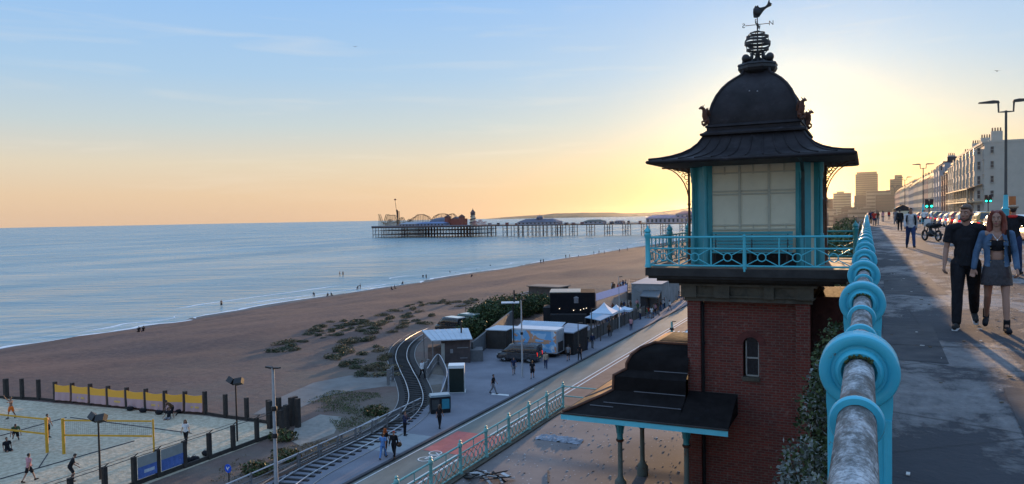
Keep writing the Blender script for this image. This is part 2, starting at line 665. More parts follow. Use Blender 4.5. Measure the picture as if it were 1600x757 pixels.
# faint bar on the pavement and edge line of the cycle lane
m.sheet([(-27.62, -30), (-27.54, -30), (-27.54, 62), (-27.62, 62)], LOW + .004)
m.sheet([(-30.14, 58.44), (-28.49, 58.56), (-28.29, 58.14), (-29.92, 58.01)], LOW + .125)
struct('road_markings', m, white)
red = plain('red_surface', (.40, .105, .095), .8, var=.2, scale=1.2, dirt=((.2, .08, .07), .56, .5))
m = MB()
m.sheet([(-27.3, 42.6), (-23.3, 42.6), (-23.3, 47.4), (-27.3, 47.4)], LOW + .008)
struct('red_crossing_patch', m, red)
m = MB()
m.sheet([(-32.2, 41.0), (-28.2, 41.0), (-28.2, 45.2), (-32.2, 45.2)], LOW + .124)
struct('tactile_paving', m, plain('tactile_slab', (.24, .26, .27), .8, var=.12, scale=2))
slow = text_part('SLOW', 2.2, white, None, 'road_markings', .002)
slow.matrix_world = Matrix.Translation((-21.9, 98.5, LOW + .008)) @ Matrix.Rotation(R(180), 4, 'Z') @ Matrix.Diagonal((.62, 2.0, 1, 1))
tag(slow, kind='structure')
# two painted bicycles in the cycle lane
for (bx, by) in ((-29.76, 56.36), (-26.16, 41.68)):
    m = MB()
    for s in (-.62, .62):
        m.torus((bx, by + s * 1.1, LOW + .012), .42, .045, 'Z', 18, 4, squash=.1)
    for a, b in (((0, -.6), (.0, .1)), ((0, .1), (.55, .3)), ((.55, .3), (.0, .68)), ((.5, -.35), (.0, .1)), ((.5, -.35), (0, -.6)), ((.5, -.35), (.55, .3))):
        d = Vector((b[0] - a[0], (b[1] - a[1]) * 1.1, 0))
        q = Vector((-d.y, d.x, 0)).normalized() * .045
        p0, p1 = Vector((bx + a[0], by + a[1] * 1.1, LOW + .011)), Vector((bx + b[0], by + b[1] * 1.1, LOW + .011))
        m.add([p0 - q, p1 - q, p1 + q, p0 + q], [(0, 1, 2, 3)])
    struct('cycle_symbol', m, white)

# pale sand of the ball court, dusty path, track bed
sandm = Mat('court_sand')
_s = sandm.noise(2.6, 6, .7)
sandm.set(col=sandm.mix(sandm.ramp(_s, [(.42, 0.0), (.58, 1.0)]), (.38, .32, .23), (.52, .45, .33)), rough=.95, spec=.15)
sandm.bump(sandm.noise(1.5, 6, .7), 1.0, .22)
m = MB()
m.sheet([(-39.55, -12), (-38.9, 41.8), (-40.6, 43.3), (-48.7, 43.2), (-65.2, 41.3), (-78, 40.0), (-84, -12)], LOW + .108)
struct('court_sand', m, sandm.m)
pathm = plain('dusty_path', (.165, .155, .145), .95, var=.2, scale=.9, bump=.3, bscale=6, dirt=((.16, .14, .12), .54, .6))
m = MB()
m.sheet([(-45.04, 45.00), (-47.17, 50.60), (-48.28, 56.17), (-47.06, 60.02), (-43.67, 61.93), (-40.44, 63.79), (-37.46, 63.30), (-36.01, 60.83), (-37.22, 58.66), (-40.74, 57.32), (-42.39, 55.04), (-43.62, 51.97), (-42.50, 46.42)], LOW + .112)
struct('dusty_path', m, pathm)
m = MB()
m.sheet([(-39.40, 43.68), (-39.86, 47.04), (-37.65, 47.09), (-35.31, 43.16), (-35.50, 39.82), (-37.31, 40.68)], LOW + .110)
struct('sandy_patch', m, plain('pale_sand', (.22, .205, .18), .95, var=.25, scale=2.5, bump=.6, bscale=5))

bitu = Mat('deck_bitumen')
_a = bitu.noise(.45, 6, .62)
_c = bitu.ramp(_a, [(.32, (.14, .125, .125, 1)), (.55, (.20, .17, .16, 1)), (.75, (.27, .225, .20, 1))])
_sp = bitu.voro(4.2)
_sp2 = bitu.noise(.8, 3)
_spf = bitu.math('MULTIPLY', bitu.ramp(_sp, [(.0, 1.0), (.10, .7), (.15, 0.0)]), bitu.ramp(_sp2, [(.42, 0.0), (.6, 1.0)]))
_fine = bitu.ramp(bitu.voro(14.0), [(.0, .8), (.13, 0.0)])
_c = bitu.mix(_fine, bitu.mix(_spf, _c, (.55, .54, .56)), (.36, .35, .36))
bitu.set(col=_c, rough=.8, spec=.3)
bitu.bump(bitu.noise(5.0, 6, .7), .12, .01)
m = MB()
m.box(-13.4, -.205, -14, 33.4, DECK - .5, DECK)
struct('terrace_floor', m, bitu.m)

# upper promenade
prom = Mat('promenade_asphalt')
_a = prom.noise(.55, 9, .68, prom.vec((1.15, .62, 1), (0, 0, R(-24))), .5)
_b = prom.noise(2.3, 8, .72, dist=.3)
_dark = prom.mix(_b, (.018, .020, .026), (.042, .043, .050))
_pale = prom.mix(_b, (.11, .11, .115), (.215, .205, .20))
_f = prom.ramp(prom.math('ADD', prom.math('MULTIPLY', _a, .78), prom.math('MULTIPLY', _b, .22)), [(.475, 0.0), (.515, .55), (.57, .92)])
_c = prom.mix(_f, _dark, _pale)
_cr = prom.voro(.55, prom.vec((1, 1, 1)), 'DISTANCE_TO_EDGE')
_c = prom.mix(prom.ramp(_cr, [(.0, .8), (.012, 0.0)]), _c, (.016, .016, .02))
_c = prom.mix(prom.ramp(prom.voro(16), [(.0, .55), (.1, 0.0)]), _c, (.17, .165, .16))
prom.set(col=_c, rough=prom.mix(_f, (.82, .82, .82), (.62, .62, .62)), spec=.35)
prom.bump(prom.math('ADD', _f, prom.math('MULTIPLY', _b, 1.2)), .65, .035)
prom.bump(prom.noise(60, 3, .6), .4, .006)
prom_patch = plain('tar_repair', (.022, .023, .028), .75, var=.35, scale=1.4, bump=.4, bscale=30)
m = MB()
for P in ([(1.05, 6.0), (2.3, 5.6), (2.42, 8.1), (1.2, 8.4)], [(.35, 17.0), (1.5, 17.2), (1.45, 21.5), (.4, 21.2)], [(3.0, 15.0), (5.6, 14.6), (5.7, 16.0), (3.1, 16.4)], [(1.9, 28.0), (2.6, 28.0), (2.9, 52.0), (2.2, 52.0)], [(.2, 9.6), (.85, 9.5), (.9, 12.6), (.25, 12.7)]):
    m.sheet(P, .0045)
struct('promenade_repairs', m, prom_patch)
m = MB()
for y in (4.6, 10.6, 18.4, 26.2, 35.0, 46.0, 58.0):
    m.sheet([(-.1, y), (6.58, y + .5), (6.58, y + .525), (-.1, y + .025)], .0075)
m.sheet([(3.42, -10), (3.45, -10), (3.45, 120), (3.42, 120)], .0078)
struct('promenade_joints', m, plain('joint_tar', (.010, .010, .012), .8))
random.seed(21)
m = MB()
for k in range(150):
    x, y, q_ = random.uniform(.15, 4.5), random.uniform(3.5, 24), random.uniform(.008, .028)
    m.obox((x, y, .006 + q_ * .15), (q_ * random.uniform(1, 2.4), q_, q_ * .3), random.uniform(0, 3), k % 3 != 0)
tag(m.build('crumbs', [plain('pale_crumb', (.5, .48, .45), .8), plain('leaf_crumb', (.10, .07, .04), .9)]), kind='stuff')
m = MB()
m.box(-.145, 6.6, -14, 900, -.3, 0)
struct('promenade', m, prom.m)
m = MB()
m.box(6.602, 6.75, -14, 900, -.3, .006)
struct('upper_kerb', m, plain('granite_kerb', (.30, .28, .26), .8, scale=3))
m = MB()
m.sheet([(6.75, -14), (17.2, -14), (17.2, 900), (6.75, 900)], -.12)
struct('upper_road', m, plain('upper_tarmac', (.055, .052, .052), .6, var=.25, scale=.5, bump=.2, bscale=20))
m = MB()
for k in range(60):
    m.sheet([(12.0, -4 + k * 9), (12.1, -4 + k * 9), (12.1, 0 + k * 9), (12.0, 0 + k * 9)], -.116)
for x in (8.95, 16.9):
    m.sheet([(x, -14), (x + .09, -14), (x + .09, 600), (x, 600)], -.116)
struct('upper_road_markings', m, white)
m = MB()
m.box(17.2, 23.0, -14, 900, -.3, .0)
struct('far_pavement', m, plain('paving_slabs', (.22, .205, .19), .85, var=.2, scale=.8))
m = MB()
m.sheet([(-.2, 900), (0, -300), (9000, -300), (9000, 11500), (-400, 11500), (-110, 1800)], -.32)
struct('cliff_top', m, plain('cliff_top_ground', (.11, .11, .08), .95, var=.3, scale=.05))

# low hills across the bay
m = MB()
for (d, hh, a0, a1, n) in ((9800, 64, -27.5, -8, 60), (11000, 175, -16.5, 4, 60)):
    top, bot, back = [], [], []
    for i in range(n + 1):
        t = i / n
        a = R(a0 + (a1 - a0) * t)
        h = hh * (min(t * 3.2, 1) ** .8) * (.72 + .5 * vnoise(t * 7 + hh, 1.3) - .15 * vnoise(t * 26, 4.0))
        bot.append((d * math.sin(a), d * math.cos(a), SEA - .5))
        top.append((d * 1.06 * math.sin(a), d * 1.06 * math.cos(a), SEA + 2 + h))
        back.append((d * 1.12 * math.sin(a), d * 1.12 * math.cos(a), SEA - .5))
    n1 = n + 1
    m.add(bot + top + back, [(i, i + 1, n1 + i + 1, n1 + i) for i in range(n)] + [(n1 + i, n1 + i + 1, 2 * n1 + i + 1, 2 * n1 + i) for i in range(n)])
struct('hills', m, plain('hill_turf', (.09, .095, .06), .95, var=.25, scale=.004), smooth=60)

# air: one even haze over the whole place
m = MB()
m.box(-14500, 10500, -2200, 14000, -20.5, 152)
hz = Mat('haze_air')
hz.n.remove(hz.b)
pv = hz.n.new('ShaderNodeVolumePrincipled')
pv.inputs['Color'].default_value = (.95, .90, .82, 1)
pv.inputs['Density'].default_value = 0.7e-5
pv.inputs['Anisotropy'].default_value = .9
hz.l.new(pv.outputs[0], hz.n['Material Output'].inputs['Volume'])
tag(m.build('haze', hz.m), kind='stuff')

# ------------------------------------------------------------------ walls under the promenade and the terrace
def brick_mat(name, c1, c2, mortar, scale=1.0, dirt=.35):
    M = Mat(name)
    s = M.n.new('ShaderNodeSeparateXYZ')
    M.l.new(M.obj, s.inputs[0])
    cb = M.n.new('ShaderNodeCombineXYZ')
    M.l.new(M.math('ADD', s.outputs[0], s.outputs[1]), cb.inputs[0])
    M.l.new(s.outputs[2], cb.inputs[1])
    t = M.n.new('ShaderNodeTexBrick')
    t.inputs['Scale'].default_value = scale
    t.inputs['Brick Width'].default_value = .235
    t.inputs['Row Height'].default_value = .085
    t.inputs['Mortar Size'].default_value = .011
    t.inputs['Bias'].default_value = -.1
    t.inputs['Color1'].default_value = (*c1, 1)
    t.inputs['Color2'].default_value = (*c2, 1)
    t.inputs['Mortar'].default_value = (*mortar, 1)
    M.l.new(cb.outputs[0], t.inputs['Vector'])
    st = M.noise(1.1, 7, .65, M.vec((1, 1, .35)))
    c = M.mix(M.ramp(st, [(.45, 0.0), (.7, dirt)]), t.outputs['Color'], (.06, .04, .035))
    c = M.mix(M.ramp(M.noise(7.0, 4), [(.58, 0.0), (.72, .35)]), c, tuple(min(1, k * 2.0) for k in mortar))
    M.set(col=c, rough=.88, spec=.25)
    M.bump(t.outputs['Fac'], -.5, .012)
    M.bump(M.noise(26, 4), .35, .01)
    return M.m


brick = brick_mat('red_brick', (.195, .042, .030), (.115, .030, .024), (.15, .10, .08))
stone = plain('stained_stone', (.095, .082, .06), .85, var=.25, scale=1.4, bump=.4, bscale=14, dirt=((.05, .045, .035), .5, .7))
render_w = plain('cliff_render', (.21, .19, .165), .9, var=.25, scale=.7, bump=.5, bscale=6, dirt=((.09, .085, .07), .5, .7))
wall = thing('retaining_wall', 'tall rendered cliff wall below the railing and promenade edge', 'wall', (-.4, 20, -14.2))
m = MB()
m.box(-.20, 1.2, -14, 900, -14.2, -.302)
m.build('wall_face', render_w, wall)
m = MB()
m.box(-.205, -.149, -14, 900, -.298, .004)
m.build('coping', stone, wall)
tw = thing('terrace_arcade', 'arched concrete wall carrying the littered terrace above the lower road', 'wall', (-12.9, 10, LOW))
m = MB()
for k in range(12):
    y = -13 + k * 4.0
    m.box(-13.1, -12.6, y, y + .7, LOW, DECK - .5)
m.box(-12.4, -12.0, -13.9, 33.2, LOW, DECK - .5)
m.build('arcade_piers', render_w, tw)
m = MB()
for k in range(11):
    y = -12.3 + k * 4.0
    pts = [(y, 0), (y, -1.4)] + [(y + 1.65 - 1.65 * math.cos(R(a)), -1.4 + 1.0 * math.sin(R(a))) for a in range(15, 180, 15)] + [(y + 3.3, -1.4), (y + 3.3, 0)]
    m.prism(pts, (-13.0, 0, DECK - .5), (0, 1, 0), (0, 0, 1), (.3, 0, 0))
m.build('arch_fronts', stone, tw, fix=True)

# ------------------------------------------------------------------ lift tower
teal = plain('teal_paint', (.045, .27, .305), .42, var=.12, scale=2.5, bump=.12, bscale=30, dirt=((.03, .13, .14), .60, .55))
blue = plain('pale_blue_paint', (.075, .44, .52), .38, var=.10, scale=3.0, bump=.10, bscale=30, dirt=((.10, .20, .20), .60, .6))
cream = plain('cream_panel', (.60, .56, .42), .65, var=.10, scale=1.3, dirt=((.33, .30, .22), .6, .5))
lead = plain('dark_roof_metal', (.020, .017, .019), .62, var=.5, scale=1.6, bump=.3, bscale=7, spec=.22, dirt=((.06, .052, .06), .58, .55))
iron = plain('black_ironwork', (.018, .017, .018), .5, var=.3, scale=3, bump=.2)
rust = plain('rusty_ironwork', (.10, .035, .018), .75, var=.4, scale=5, bump=.3, dirt=((.03, .10, .11), .55, .6))
glass_dark = plain('dark_glass', (.012, .013, .015), .08, var=.1, spec=.6)
whitewood = plain('white_painted_wood', (.36, .345, .31), .6, var=.12, scale=5, dirt=((.22, .20, .17), .58, .6))
darkwood = plain('dark_timber', (.045, .038, .033), .8, var=.3, scale=2.5, bump=.3, bscale=15)

CX, CY = -3.35, 26.95
tower = thing('lift_tower', 'red brick lift tower with domed black roof and teal balcony kiosk', 'tower', (CX, CY, DECK))

def ring_wall(m, x0, x1, y0, y1, z0, z1, t, mi=0):
    m.box(x0, x1, y0, y0 + t, z0, z1, mi)
    m.box(x0, x1, y1 - t, y1, z0, z1, mi)
    m.box(x0, x0 + t, y0 + t, y1 - t, z0, z1, mi)
    m.box(x1 - t, x1, y0 + t, y1 - t, z0, z1, mi)

# brick shaft: the front wall is left open round the arched window
WX0, WX1, WZ0, WZ1 = -3.62, -3.12, -3.62, -2.55
FY = 24.92
m = MB()
m.box(-4.86, WX0, FY, 25.3, DECK, -1.13)
m.box(WX1, -1.62, FY, 25.3, DECK, -1.13)
m.box(WX0, WX1, FY, 25.3, DECK, WZ0)
arch = [(WX0, WZ1)] + [((WX0 + WX1) / 2 - .25 * math.cos(R(a)), WZ1 + .25 * math.sin(R(a))) for a in range(15, 180, 15)] + [(WX1, WZ1)]
m.prism([(WX1, -1.13), (WX0, -1.13)] + arch, (0, FY, 0), (1, 0, 0), (0, 0, 1), (0, .38, 0))
m.box(-4.86, -4.48, 25.302, 29.0, DECK, -1.13)
m.box(-2.0, -1.62, 25.302, 29.0, DECK, -1.13)
m.box(-4.478, -2.002, 28.62, 29.0, DECK, -1.13)
shaft = m.build('brick_shaft', brick, tower, fix=True)
m = MB()
for (x0, x1) in ((-5.34, -4.92), (-1.98, -1.56)):
    for (y0, y1) in ((24.62, 25.2), (28.7, 29.2)):
        m = MB()
        m.box(x0, x1, y0, y1, DECK, -1.14)
        m.build('corner_pier', brick, tower)
m = MB()
arc = [((WX0 + WX1) / 2, WZ1)]
outer = [((WX0 + WX1) / 2 - .47 * math.cos(R(a)), WZ1 + .47 * math.sin(R(a))) for a in range(0, 181, 15)]
inner = [((WX0 + WX1) / 2 - .255 * math.cos(R(a)), WZ1 + .255 * math.sin(R(a))) for a in range(180, -1, -15)]
for i in range(12):
    m.prism([outer[i], outer[i + 1], inner[11 - i], inner[12 - i]], (0, FY - .012, 0), (1, 0, 0), (0, 0, 1), (0, .05, 0))
m.build('window_arch', plain('arch_brick', (.115, .032, .026), .85, scale=9, var=.4), shaft, fix=True)
m = MB()
m.box(WX0 + .1, WX1 - .04, FY + .22, FY + .24, WZ0 + .06, WZ1 + .22)
win = m.build('window', glass_dark, tower)
m = MB()
for x in (WX0 + .06, WX1 - .05):
    m.box(x, x + .045, FY + .17, FY + .21, WZ0 + .03, WZ1 + .12)
for z in (WZ0 + .02, -3.02):
    m.box(WX0 + .08, WX1 - .03, FY + .165, FY + .215, z, z + .045)
m.build('window_frame', whitewood, win)
m = MB()
m.box(WX0 - .02, WX1 + .02, FY - .06, FY + .26, WZ0 - .1, WZ0 + .018)
m.build('window_sill', stone, win)
m = MB()
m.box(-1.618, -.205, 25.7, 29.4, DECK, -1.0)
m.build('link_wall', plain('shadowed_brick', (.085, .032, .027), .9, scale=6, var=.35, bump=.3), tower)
# rainwater pipe in the recess
m = MB()
m.tube([(-4.9, 24.86, DECK), (-4.9, 24.86, -1.2)], .06, 10)
for z in (-6.2, -4.4, -2.6):
    m.tube([(-4.9, 24.86, z), (-4.9, 24.86, z + .09)], .085, 10)
m.build('drainpipe', iron, tower, smooth=40)

# stone cornice carrying the balcony
m = MB()
hx0, hx1, hy0, hy1 = -5.4, -1.5, 24.56, 29.3
for (e, z0, z1) in ((.02, -1.13, -.98), (.10, -.98, -.92), (.03, -.92, -.62), (.16, -.62, -.56)):
    m.box(hx0 - e, hx1 + e, hy0 - e, hy1 + e, z0, z1)
for x in (-5.5, -4.45, -2.9, -1.95):
    m.box(x, x + .5 if x != -2.9 else x + .3, 24.42, 24.7, -1.0, -.6)
m.build('cornice', stone, tower)
m = MB()
for (e, z0, z1) in ((-.62, -.56, -.46), (-.30, -.46, -.36), (-.08, -.36, -.27), (0, -.27, -.02)):
    m.box(CX - 3.18 - e, CX + 3.1 + min(e, 0), CY - 3.1 - e, CY + 3.1 + e, z0, z1)
m.build('balcony_slab', plain('dark_slab', (.03, .028, .027), .8, var=.4, scale=2, bump=.3, dirt=((.12, .12, .12), .66, .5)), tower)
m = MB()
m.box(CX - 3.14, CX + 3.06, CY - 3.06, CY + 3.06, -.018, .0)
m.build('balcony_floor', plain('deck_boards', (.17, .13, .10), .8, var=.3, scale=1.5), tower)
m = MB()
m.box(-.31, -.208, 24.1, 29.8, -.02, .004)
m.build('threshold', stone, tower)

# balcony railing
def rail_post(m, x, y, h=1.12, r=.085):
    m.lathe([(r * 1.25, 0), (r * 1.25, .08), (r, .12), (r * .92, h - .22), (r * 1.25, h - .14), (r * 1.35, h - .06), (r * .9, h - .02), (r * 1.3, h + .03),
             (r * 1.1, h + .1), (r * .45, h + .15), (r * .35, h + .19), (r * .05, h + .24)], (x, y, 0), 10)

def rail_bay(m, a, b, n, h=.98):
    """one straight run from a to b in n bays: top rail, middle rail, bottom rail, X braces with a ring"""
    a, b = Vector(a), Vector(b)
    d = (b - a) / n
    for z, r in ((h, .034), (.62, .026), (.07, .03)):
        m.tube([a + Vector((0, 0, z)), b + Vector((0, 0, z))], r, 8)
    u = d.normalized()
    for i in range(n):
        p, q = a + d * i, a + d * (i + 1)
        c = (p + q) / 2 + Vector((0, 0, .345))
        rr = .125
        vs_ = []
        for k in range(16):
            t = 2 * math.pi * k / 16
            vs_.append(c + u * (rr * math.cos(t)) + Vector((0, 0, rr * math.sin(t))))
        m.tube(vs_ + [vs_[0]], .02, 6, caps=False)
        for (s, z) in ((-1, .07), (-1, .62), (1, .07), (1, .62)):
            e = (p if s < 0 else q) + Vector((0, 0, z))
            dd = (e - c).normalized()
            m.tube([c + dd * rr, e], .018, 6)
        if i:
            m.tube([p + Vector((0, 0, .05)), p + Vector((0, 0, h))], .024, 6)

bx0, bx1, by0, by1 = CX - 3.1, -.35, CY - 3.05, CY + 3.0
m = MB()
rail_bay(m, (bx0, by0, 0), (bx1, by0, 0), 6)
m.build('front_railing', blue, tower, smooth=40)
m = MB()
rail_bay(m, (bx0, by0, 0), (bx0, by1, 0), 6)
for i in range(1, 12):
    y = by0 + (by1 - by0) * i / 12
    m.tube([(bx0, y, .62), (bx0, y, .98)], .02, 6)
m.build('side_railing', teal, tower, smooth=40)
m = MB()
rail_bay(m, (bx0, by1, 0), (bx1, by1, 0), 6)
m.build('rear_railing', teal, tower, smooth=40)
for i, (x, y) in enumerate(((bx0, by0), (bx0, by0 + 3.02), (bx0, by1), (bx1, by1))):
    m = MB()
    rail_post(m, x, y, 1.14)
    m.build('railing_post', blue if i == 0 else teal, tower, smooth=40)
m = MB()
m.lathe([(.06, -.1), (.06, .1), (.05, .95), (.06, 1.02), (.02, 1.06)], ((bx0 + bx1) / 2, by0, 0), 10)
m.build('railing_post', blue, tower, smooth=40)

# kiosk: octagonal room, cream panels between teal pilasters
KX0, KX1, KY0, KY1, CH = -5.24, -1.42, 25.4, 28.4, .50
oct_ = [(KX0 + CH, KY0), (KX1 - CH, KY0), (KX1, KY0 + CH), (KX1, KY1 - CH), (KX1 - CH, KY1), (KX0 + CH, KY1), (KX0, KY1 - CH), (KX0, KY0 + CH)]
m = MB()
m.prism([(CX + (x - CX) * .985, CY + (y - CY) * .985) for x, y in oct_], (0, 0, 0), (1, 0, 0), (0, 1, 0), (0, 0, 3.42))
m.build('kiosk_wall', cream, tower, fix=True)
# cover strips of the front panel
m = MB()
fx0, fx1 = KX0 + CH + .04, KX1 - CH - .04
w3 = (fx1 - fx0)
for t in (.005, .345, .68, .995):
    m.box(fx0 + w3 * t - .035, fx0 + w3 * t + .035, KY0 - .02, KY0 + .05, .9, 3.35)
for z in (1.16, 1.30, 2.32, 2.42, 3.02):
    m.box(fx0 + .04, fx1 - .04, KY0 - .014, KY0 + .05, z, z + .05)
for t, z0, z1 in ((.17, 1.17, 1.36), (.5, 1.17, 1.36), (.87, 1.17, 1.36), (.17, 3.0, 3.25), (.5, 3.0, 3.3), (.85, 3.0, 3.3)):
    m.box(fx0 + w3 * t - .02, fx0 + w3 * t + .02, KY0 - .008, KY0 + .05, z0, z1)
m.build('panel_strip', plain('panel_trim', (.40, .385, .30), .6, var=.12, scale=3), tower)
# teal pilasters and colonnettes at the corners
for i, (x, y) in enumerate(oct_):
    m = MB()
    d = Vector((x - CX, y - CY, 0)).normalized()
    p = Vector((x, y, 0)) + d * .02
    m.obox((p.x, p.y, 1.7), (.17, .17, 3.4), math.atan2(d.y, d.x))
    q = p + d * .12
    m.lathe([(.1, 0), (.1, .9), (.075, 1.0), (.055, 1.05), (.05, 2.1), (.065, 2.14), (.05, 2.2), (.045, 2.75), (.075, 2.85), (.06, 2.92), (.09, 3.05), (.1, 3.4)], (q.x, q.y, 0), 10)
    m.build('pilaster', teal, tower, smooth=40)
# chamfer boards and windows
for i in (1, 3, 5, 7):
    a, b = Vector((*oct_[i], 0)), Vector((*oct_[(i + 1) % 8], 0))
    c, d = (a + b) / 2, (b - a)
    n_ = Vector((d.y, -d.x, 0)).normalized()
    rz = math.atan2(d.y, d.x)
    m = MB()
    if i == 1:
        e = c - d * .16
        m.obox((e.x + n_.x * .01, e.y + n_.y * .01, 1.7), (d.length * .52, .07, 3.4), rz)
    else:
        m.obox((c.x + n_.x * .01, c.y + n_.y * .01, 1.7), (d.length - .1, .07, 3.4), rz)
    m.build('chamfer_board', teal, tower)
m = MB()
m.box(fx0 - .02, fx1 + .02, KY0 - .03, KY0 + .03, 0, .42)
m.build('bench_shade', plain('bench_shade_black', (.012, .012, .014), .7), tower)  # black strip standing in for the shade under the bench
# eaves posts with pierced iron brackets
def bracket(m, x, y, dx, dy, z=3.36, L=.95):
    """quarter arch from the post to the eaves, with scroll filling"""
    o = Vector((x, y, z))
    u = Vector((dx, dy, 0)).normalized()
    arcp = []
    for k in range(9):
        t = R(90 * k / 8)
        arcp.append(o + u * (L * (1 - math.cos(t))) + Vector((0, 0, -1.35 * L * (1 - math.sin(t)))))
    m.tube(arcp, .022, 6)
    m.tube([o + Vector((0, 0, -.02)), o + u * L + Vector((0, 0, -.02))], .02, 6)
    for (a, b, r) in ((.13, -.14, .1), (.33, -.1, .08), (.5, -.06, .055), (.08, -.38, .08), (.05, -.58, .055), (.2, -.3, .06)):
        c = o + u * (a * L) + Vector((0, 0, b * L))
        vs_ = [c + u * (r * math.cos(2 * math.pi * k / 10)) + Vector((0, 0, r * math.sin(2 * math.pi * k / 10))) for k in range(11)]
        m.tube(vs_, .014, 5, caps=False)
    return m
for (x, y, ds) in ((KX0 - .34, KY0 + .8, ((-1, 0),)), (KX1 + .16, KY0 + 1.0, ((1, 0),)), (KX0 - .18, KY1 - .6, ((-1, 0),)), (KX1 + .16, KY1 - .5, ((1, 0),))):
    m = MB()
    m.lathe([(.075, 0), (.075, .5), (.05, .6), (.042, 2.0), (.065, 2.05), (.042, 2.12), (.04, 3.36)], (x, y, 0), 8)
    post = m.build('eaves_post', rust, tower, smooth=40)
    m = MB()
    for d in ds:
        bracket(m, x, y, *d)
    m.build('eaves_bracket', rust, post, smooth=60)

m = MB()
m.tube([(KX1 - CH + .12, KY0 - .14, .02), (KX1 - CH + .12, KY0 - .14, 3.0), (KX1 - CH + .12, KY0 - .6, 3.3), (KX1 - CH + .12, CY - 3.02, 3.38)], .055, 8)
m.box(KX1 - CH + .0, KX1 - CH + .1, KY0 - .06, KY0 - .03, 0, 3.3)
m.build('downpipe', plain('dark_green_pipe', (.012, .03, .03), .5), tower, smooth=40)

# bench under the panel
bench = thing('bench', 'teal slatted bench with high back on the balcony of the lift tower', 'bench', (CX, 24.95, 0))
m = MB()
for k in range(6):
    z = .50 + k * .105
    m.box(-4.6, -2.1, 25.16 + k * .012, 25.2 + k * .012, z, z + .085)
m.build('backrest', teal, bench)
m = MB()
for k in range(4):
    y = 24.72 + k * .11
    m.box(-4.6, -2.1, y, y + .09, .43, .465)
m.build('seat', teal, bench)
for x in (-4.5, -3.35, -2.25):
    m = MB()
    m.tube([(x, 24.74, 0), (x, 24.76, .42)], .022, 6)
    m.tube([(x, 25.12, 0), (x, 25.14, .42), (x, 25.25, 1.1)], .022, 6)
    m.build('leg', iron, bench)

# roof: eaves, flared skirt, fascia, dome
m = MB()
m.square([(2.2, 3.30), (2.9, 3.34), (3.05, 3.36), (3.06, 3.40), (3.0, 3.42)], (CX, CY, 0))
m.build('soffit', darkwood, tower)
m = MB()
for s in (-1, 1):
    m.tube([(CX - 3.08, CY + s * 3.08, 3.42), (CX + 3.08, CY + s * 3.08, 3.42)], .055, 8)
    m.tube([(CX + s * 3.08, CY - 3.08, 3.42), (CX + s * 3.08, CY + 3.08, 3.42)], .055, 8)
m.build('gutter', lead, tower, smooth=40)
skirt = [(3.06, 3.42), (3.04, 3.50), (2.75, 3.54), (2.45, 3.61), (2.15, 3.72), (1.9, 3.87), (1.7, 4.06), (1.55, 4.30)]
m = MB()
m.square(skirt, (CX, CY, 0))
# standing seams
for s in range(4):
    rm = Matrix.Translation((CX, CY, 0)) @ Matrix.Rotation(s * math.pi / 2, 4, 'Z')
    for k in range(-5, 6):
        t = k * .52
        pts = [(t * (.62 + .38 * (w - 1.55) / 1.5), -w - .006, z + .014) for w, z in skirt[1:] if abs(t) * (.62 + .38 * (w - 1.55) / 1.5) < w - .02]
        if len(pts) > 1:
            m.tube([rm @ Vector(p) for p in pts], .02, 5)
for s in range(4):
    rm = Matrix.Translation((CX, CY, 0)) @ Matrix.Rotation(s * math.pi / 2, 4, 'Z')
    m.tube([rm @ Vector((-w, -w, z + .02)) for w, z in skirt[1:]], .035, 6)
m.build('flared_roof', lead, tower, smooth=35)
m = MB()
m.square([(1.56, 4.29), (1.66, 4.33), (1.66, 4.39), (1.56, 4.43), (1.47, 4.50), (1.47, 4.58), (1.52, 4.61), (1.50, 4.66), (1.42, 4.70)], (CX, CY, 0))
m.build('roof_fascia', lead, tower)
dome = [(1.40, 4.66), (1.41, 4.86), (1.375, 5.12), (1.30, 5.4), (1.18, 5.68), (1.02, 5.93), (.84, 6.13), (.66, 6.28), (.52, 6.38), (.44, 6.46), (.41, 6.58)]
m = MB()
m.square(dome, (CX, CY, 0))
for s in range(4):
    rm = Matrix.Translation((CX, CY, 0)) @ Matrix.Rotation(s * math.pi / 2, 4, 'Z')
    m.tube([rm @ Vector((-w, -w, z)) for w, z in dome], .05, 8)
dome_o = m.build('dome', lead, tower, smooth=35)
# rivets on the dome front
for (a, z) in ((-.12, 5.75), (.13, 5.72)):
    m = MB()
    m.ball((CX + a, CY - 1.16, z), (.025,) * 3, 6, 4)
    m.build('rivet', plain('zinc', (.3, .3, .32), .5), dome_o)
m = MB()
m.lathe([(.50, 6.46), (.62, 6.55), (.67, 6.64), (.66, 6.74), (.69, 6.76), (.66, 6.82), (.45, 6.84)], (CX, CY, 0), 8, 0, R(22.5))
m.build('dome_collar', iron, tower)
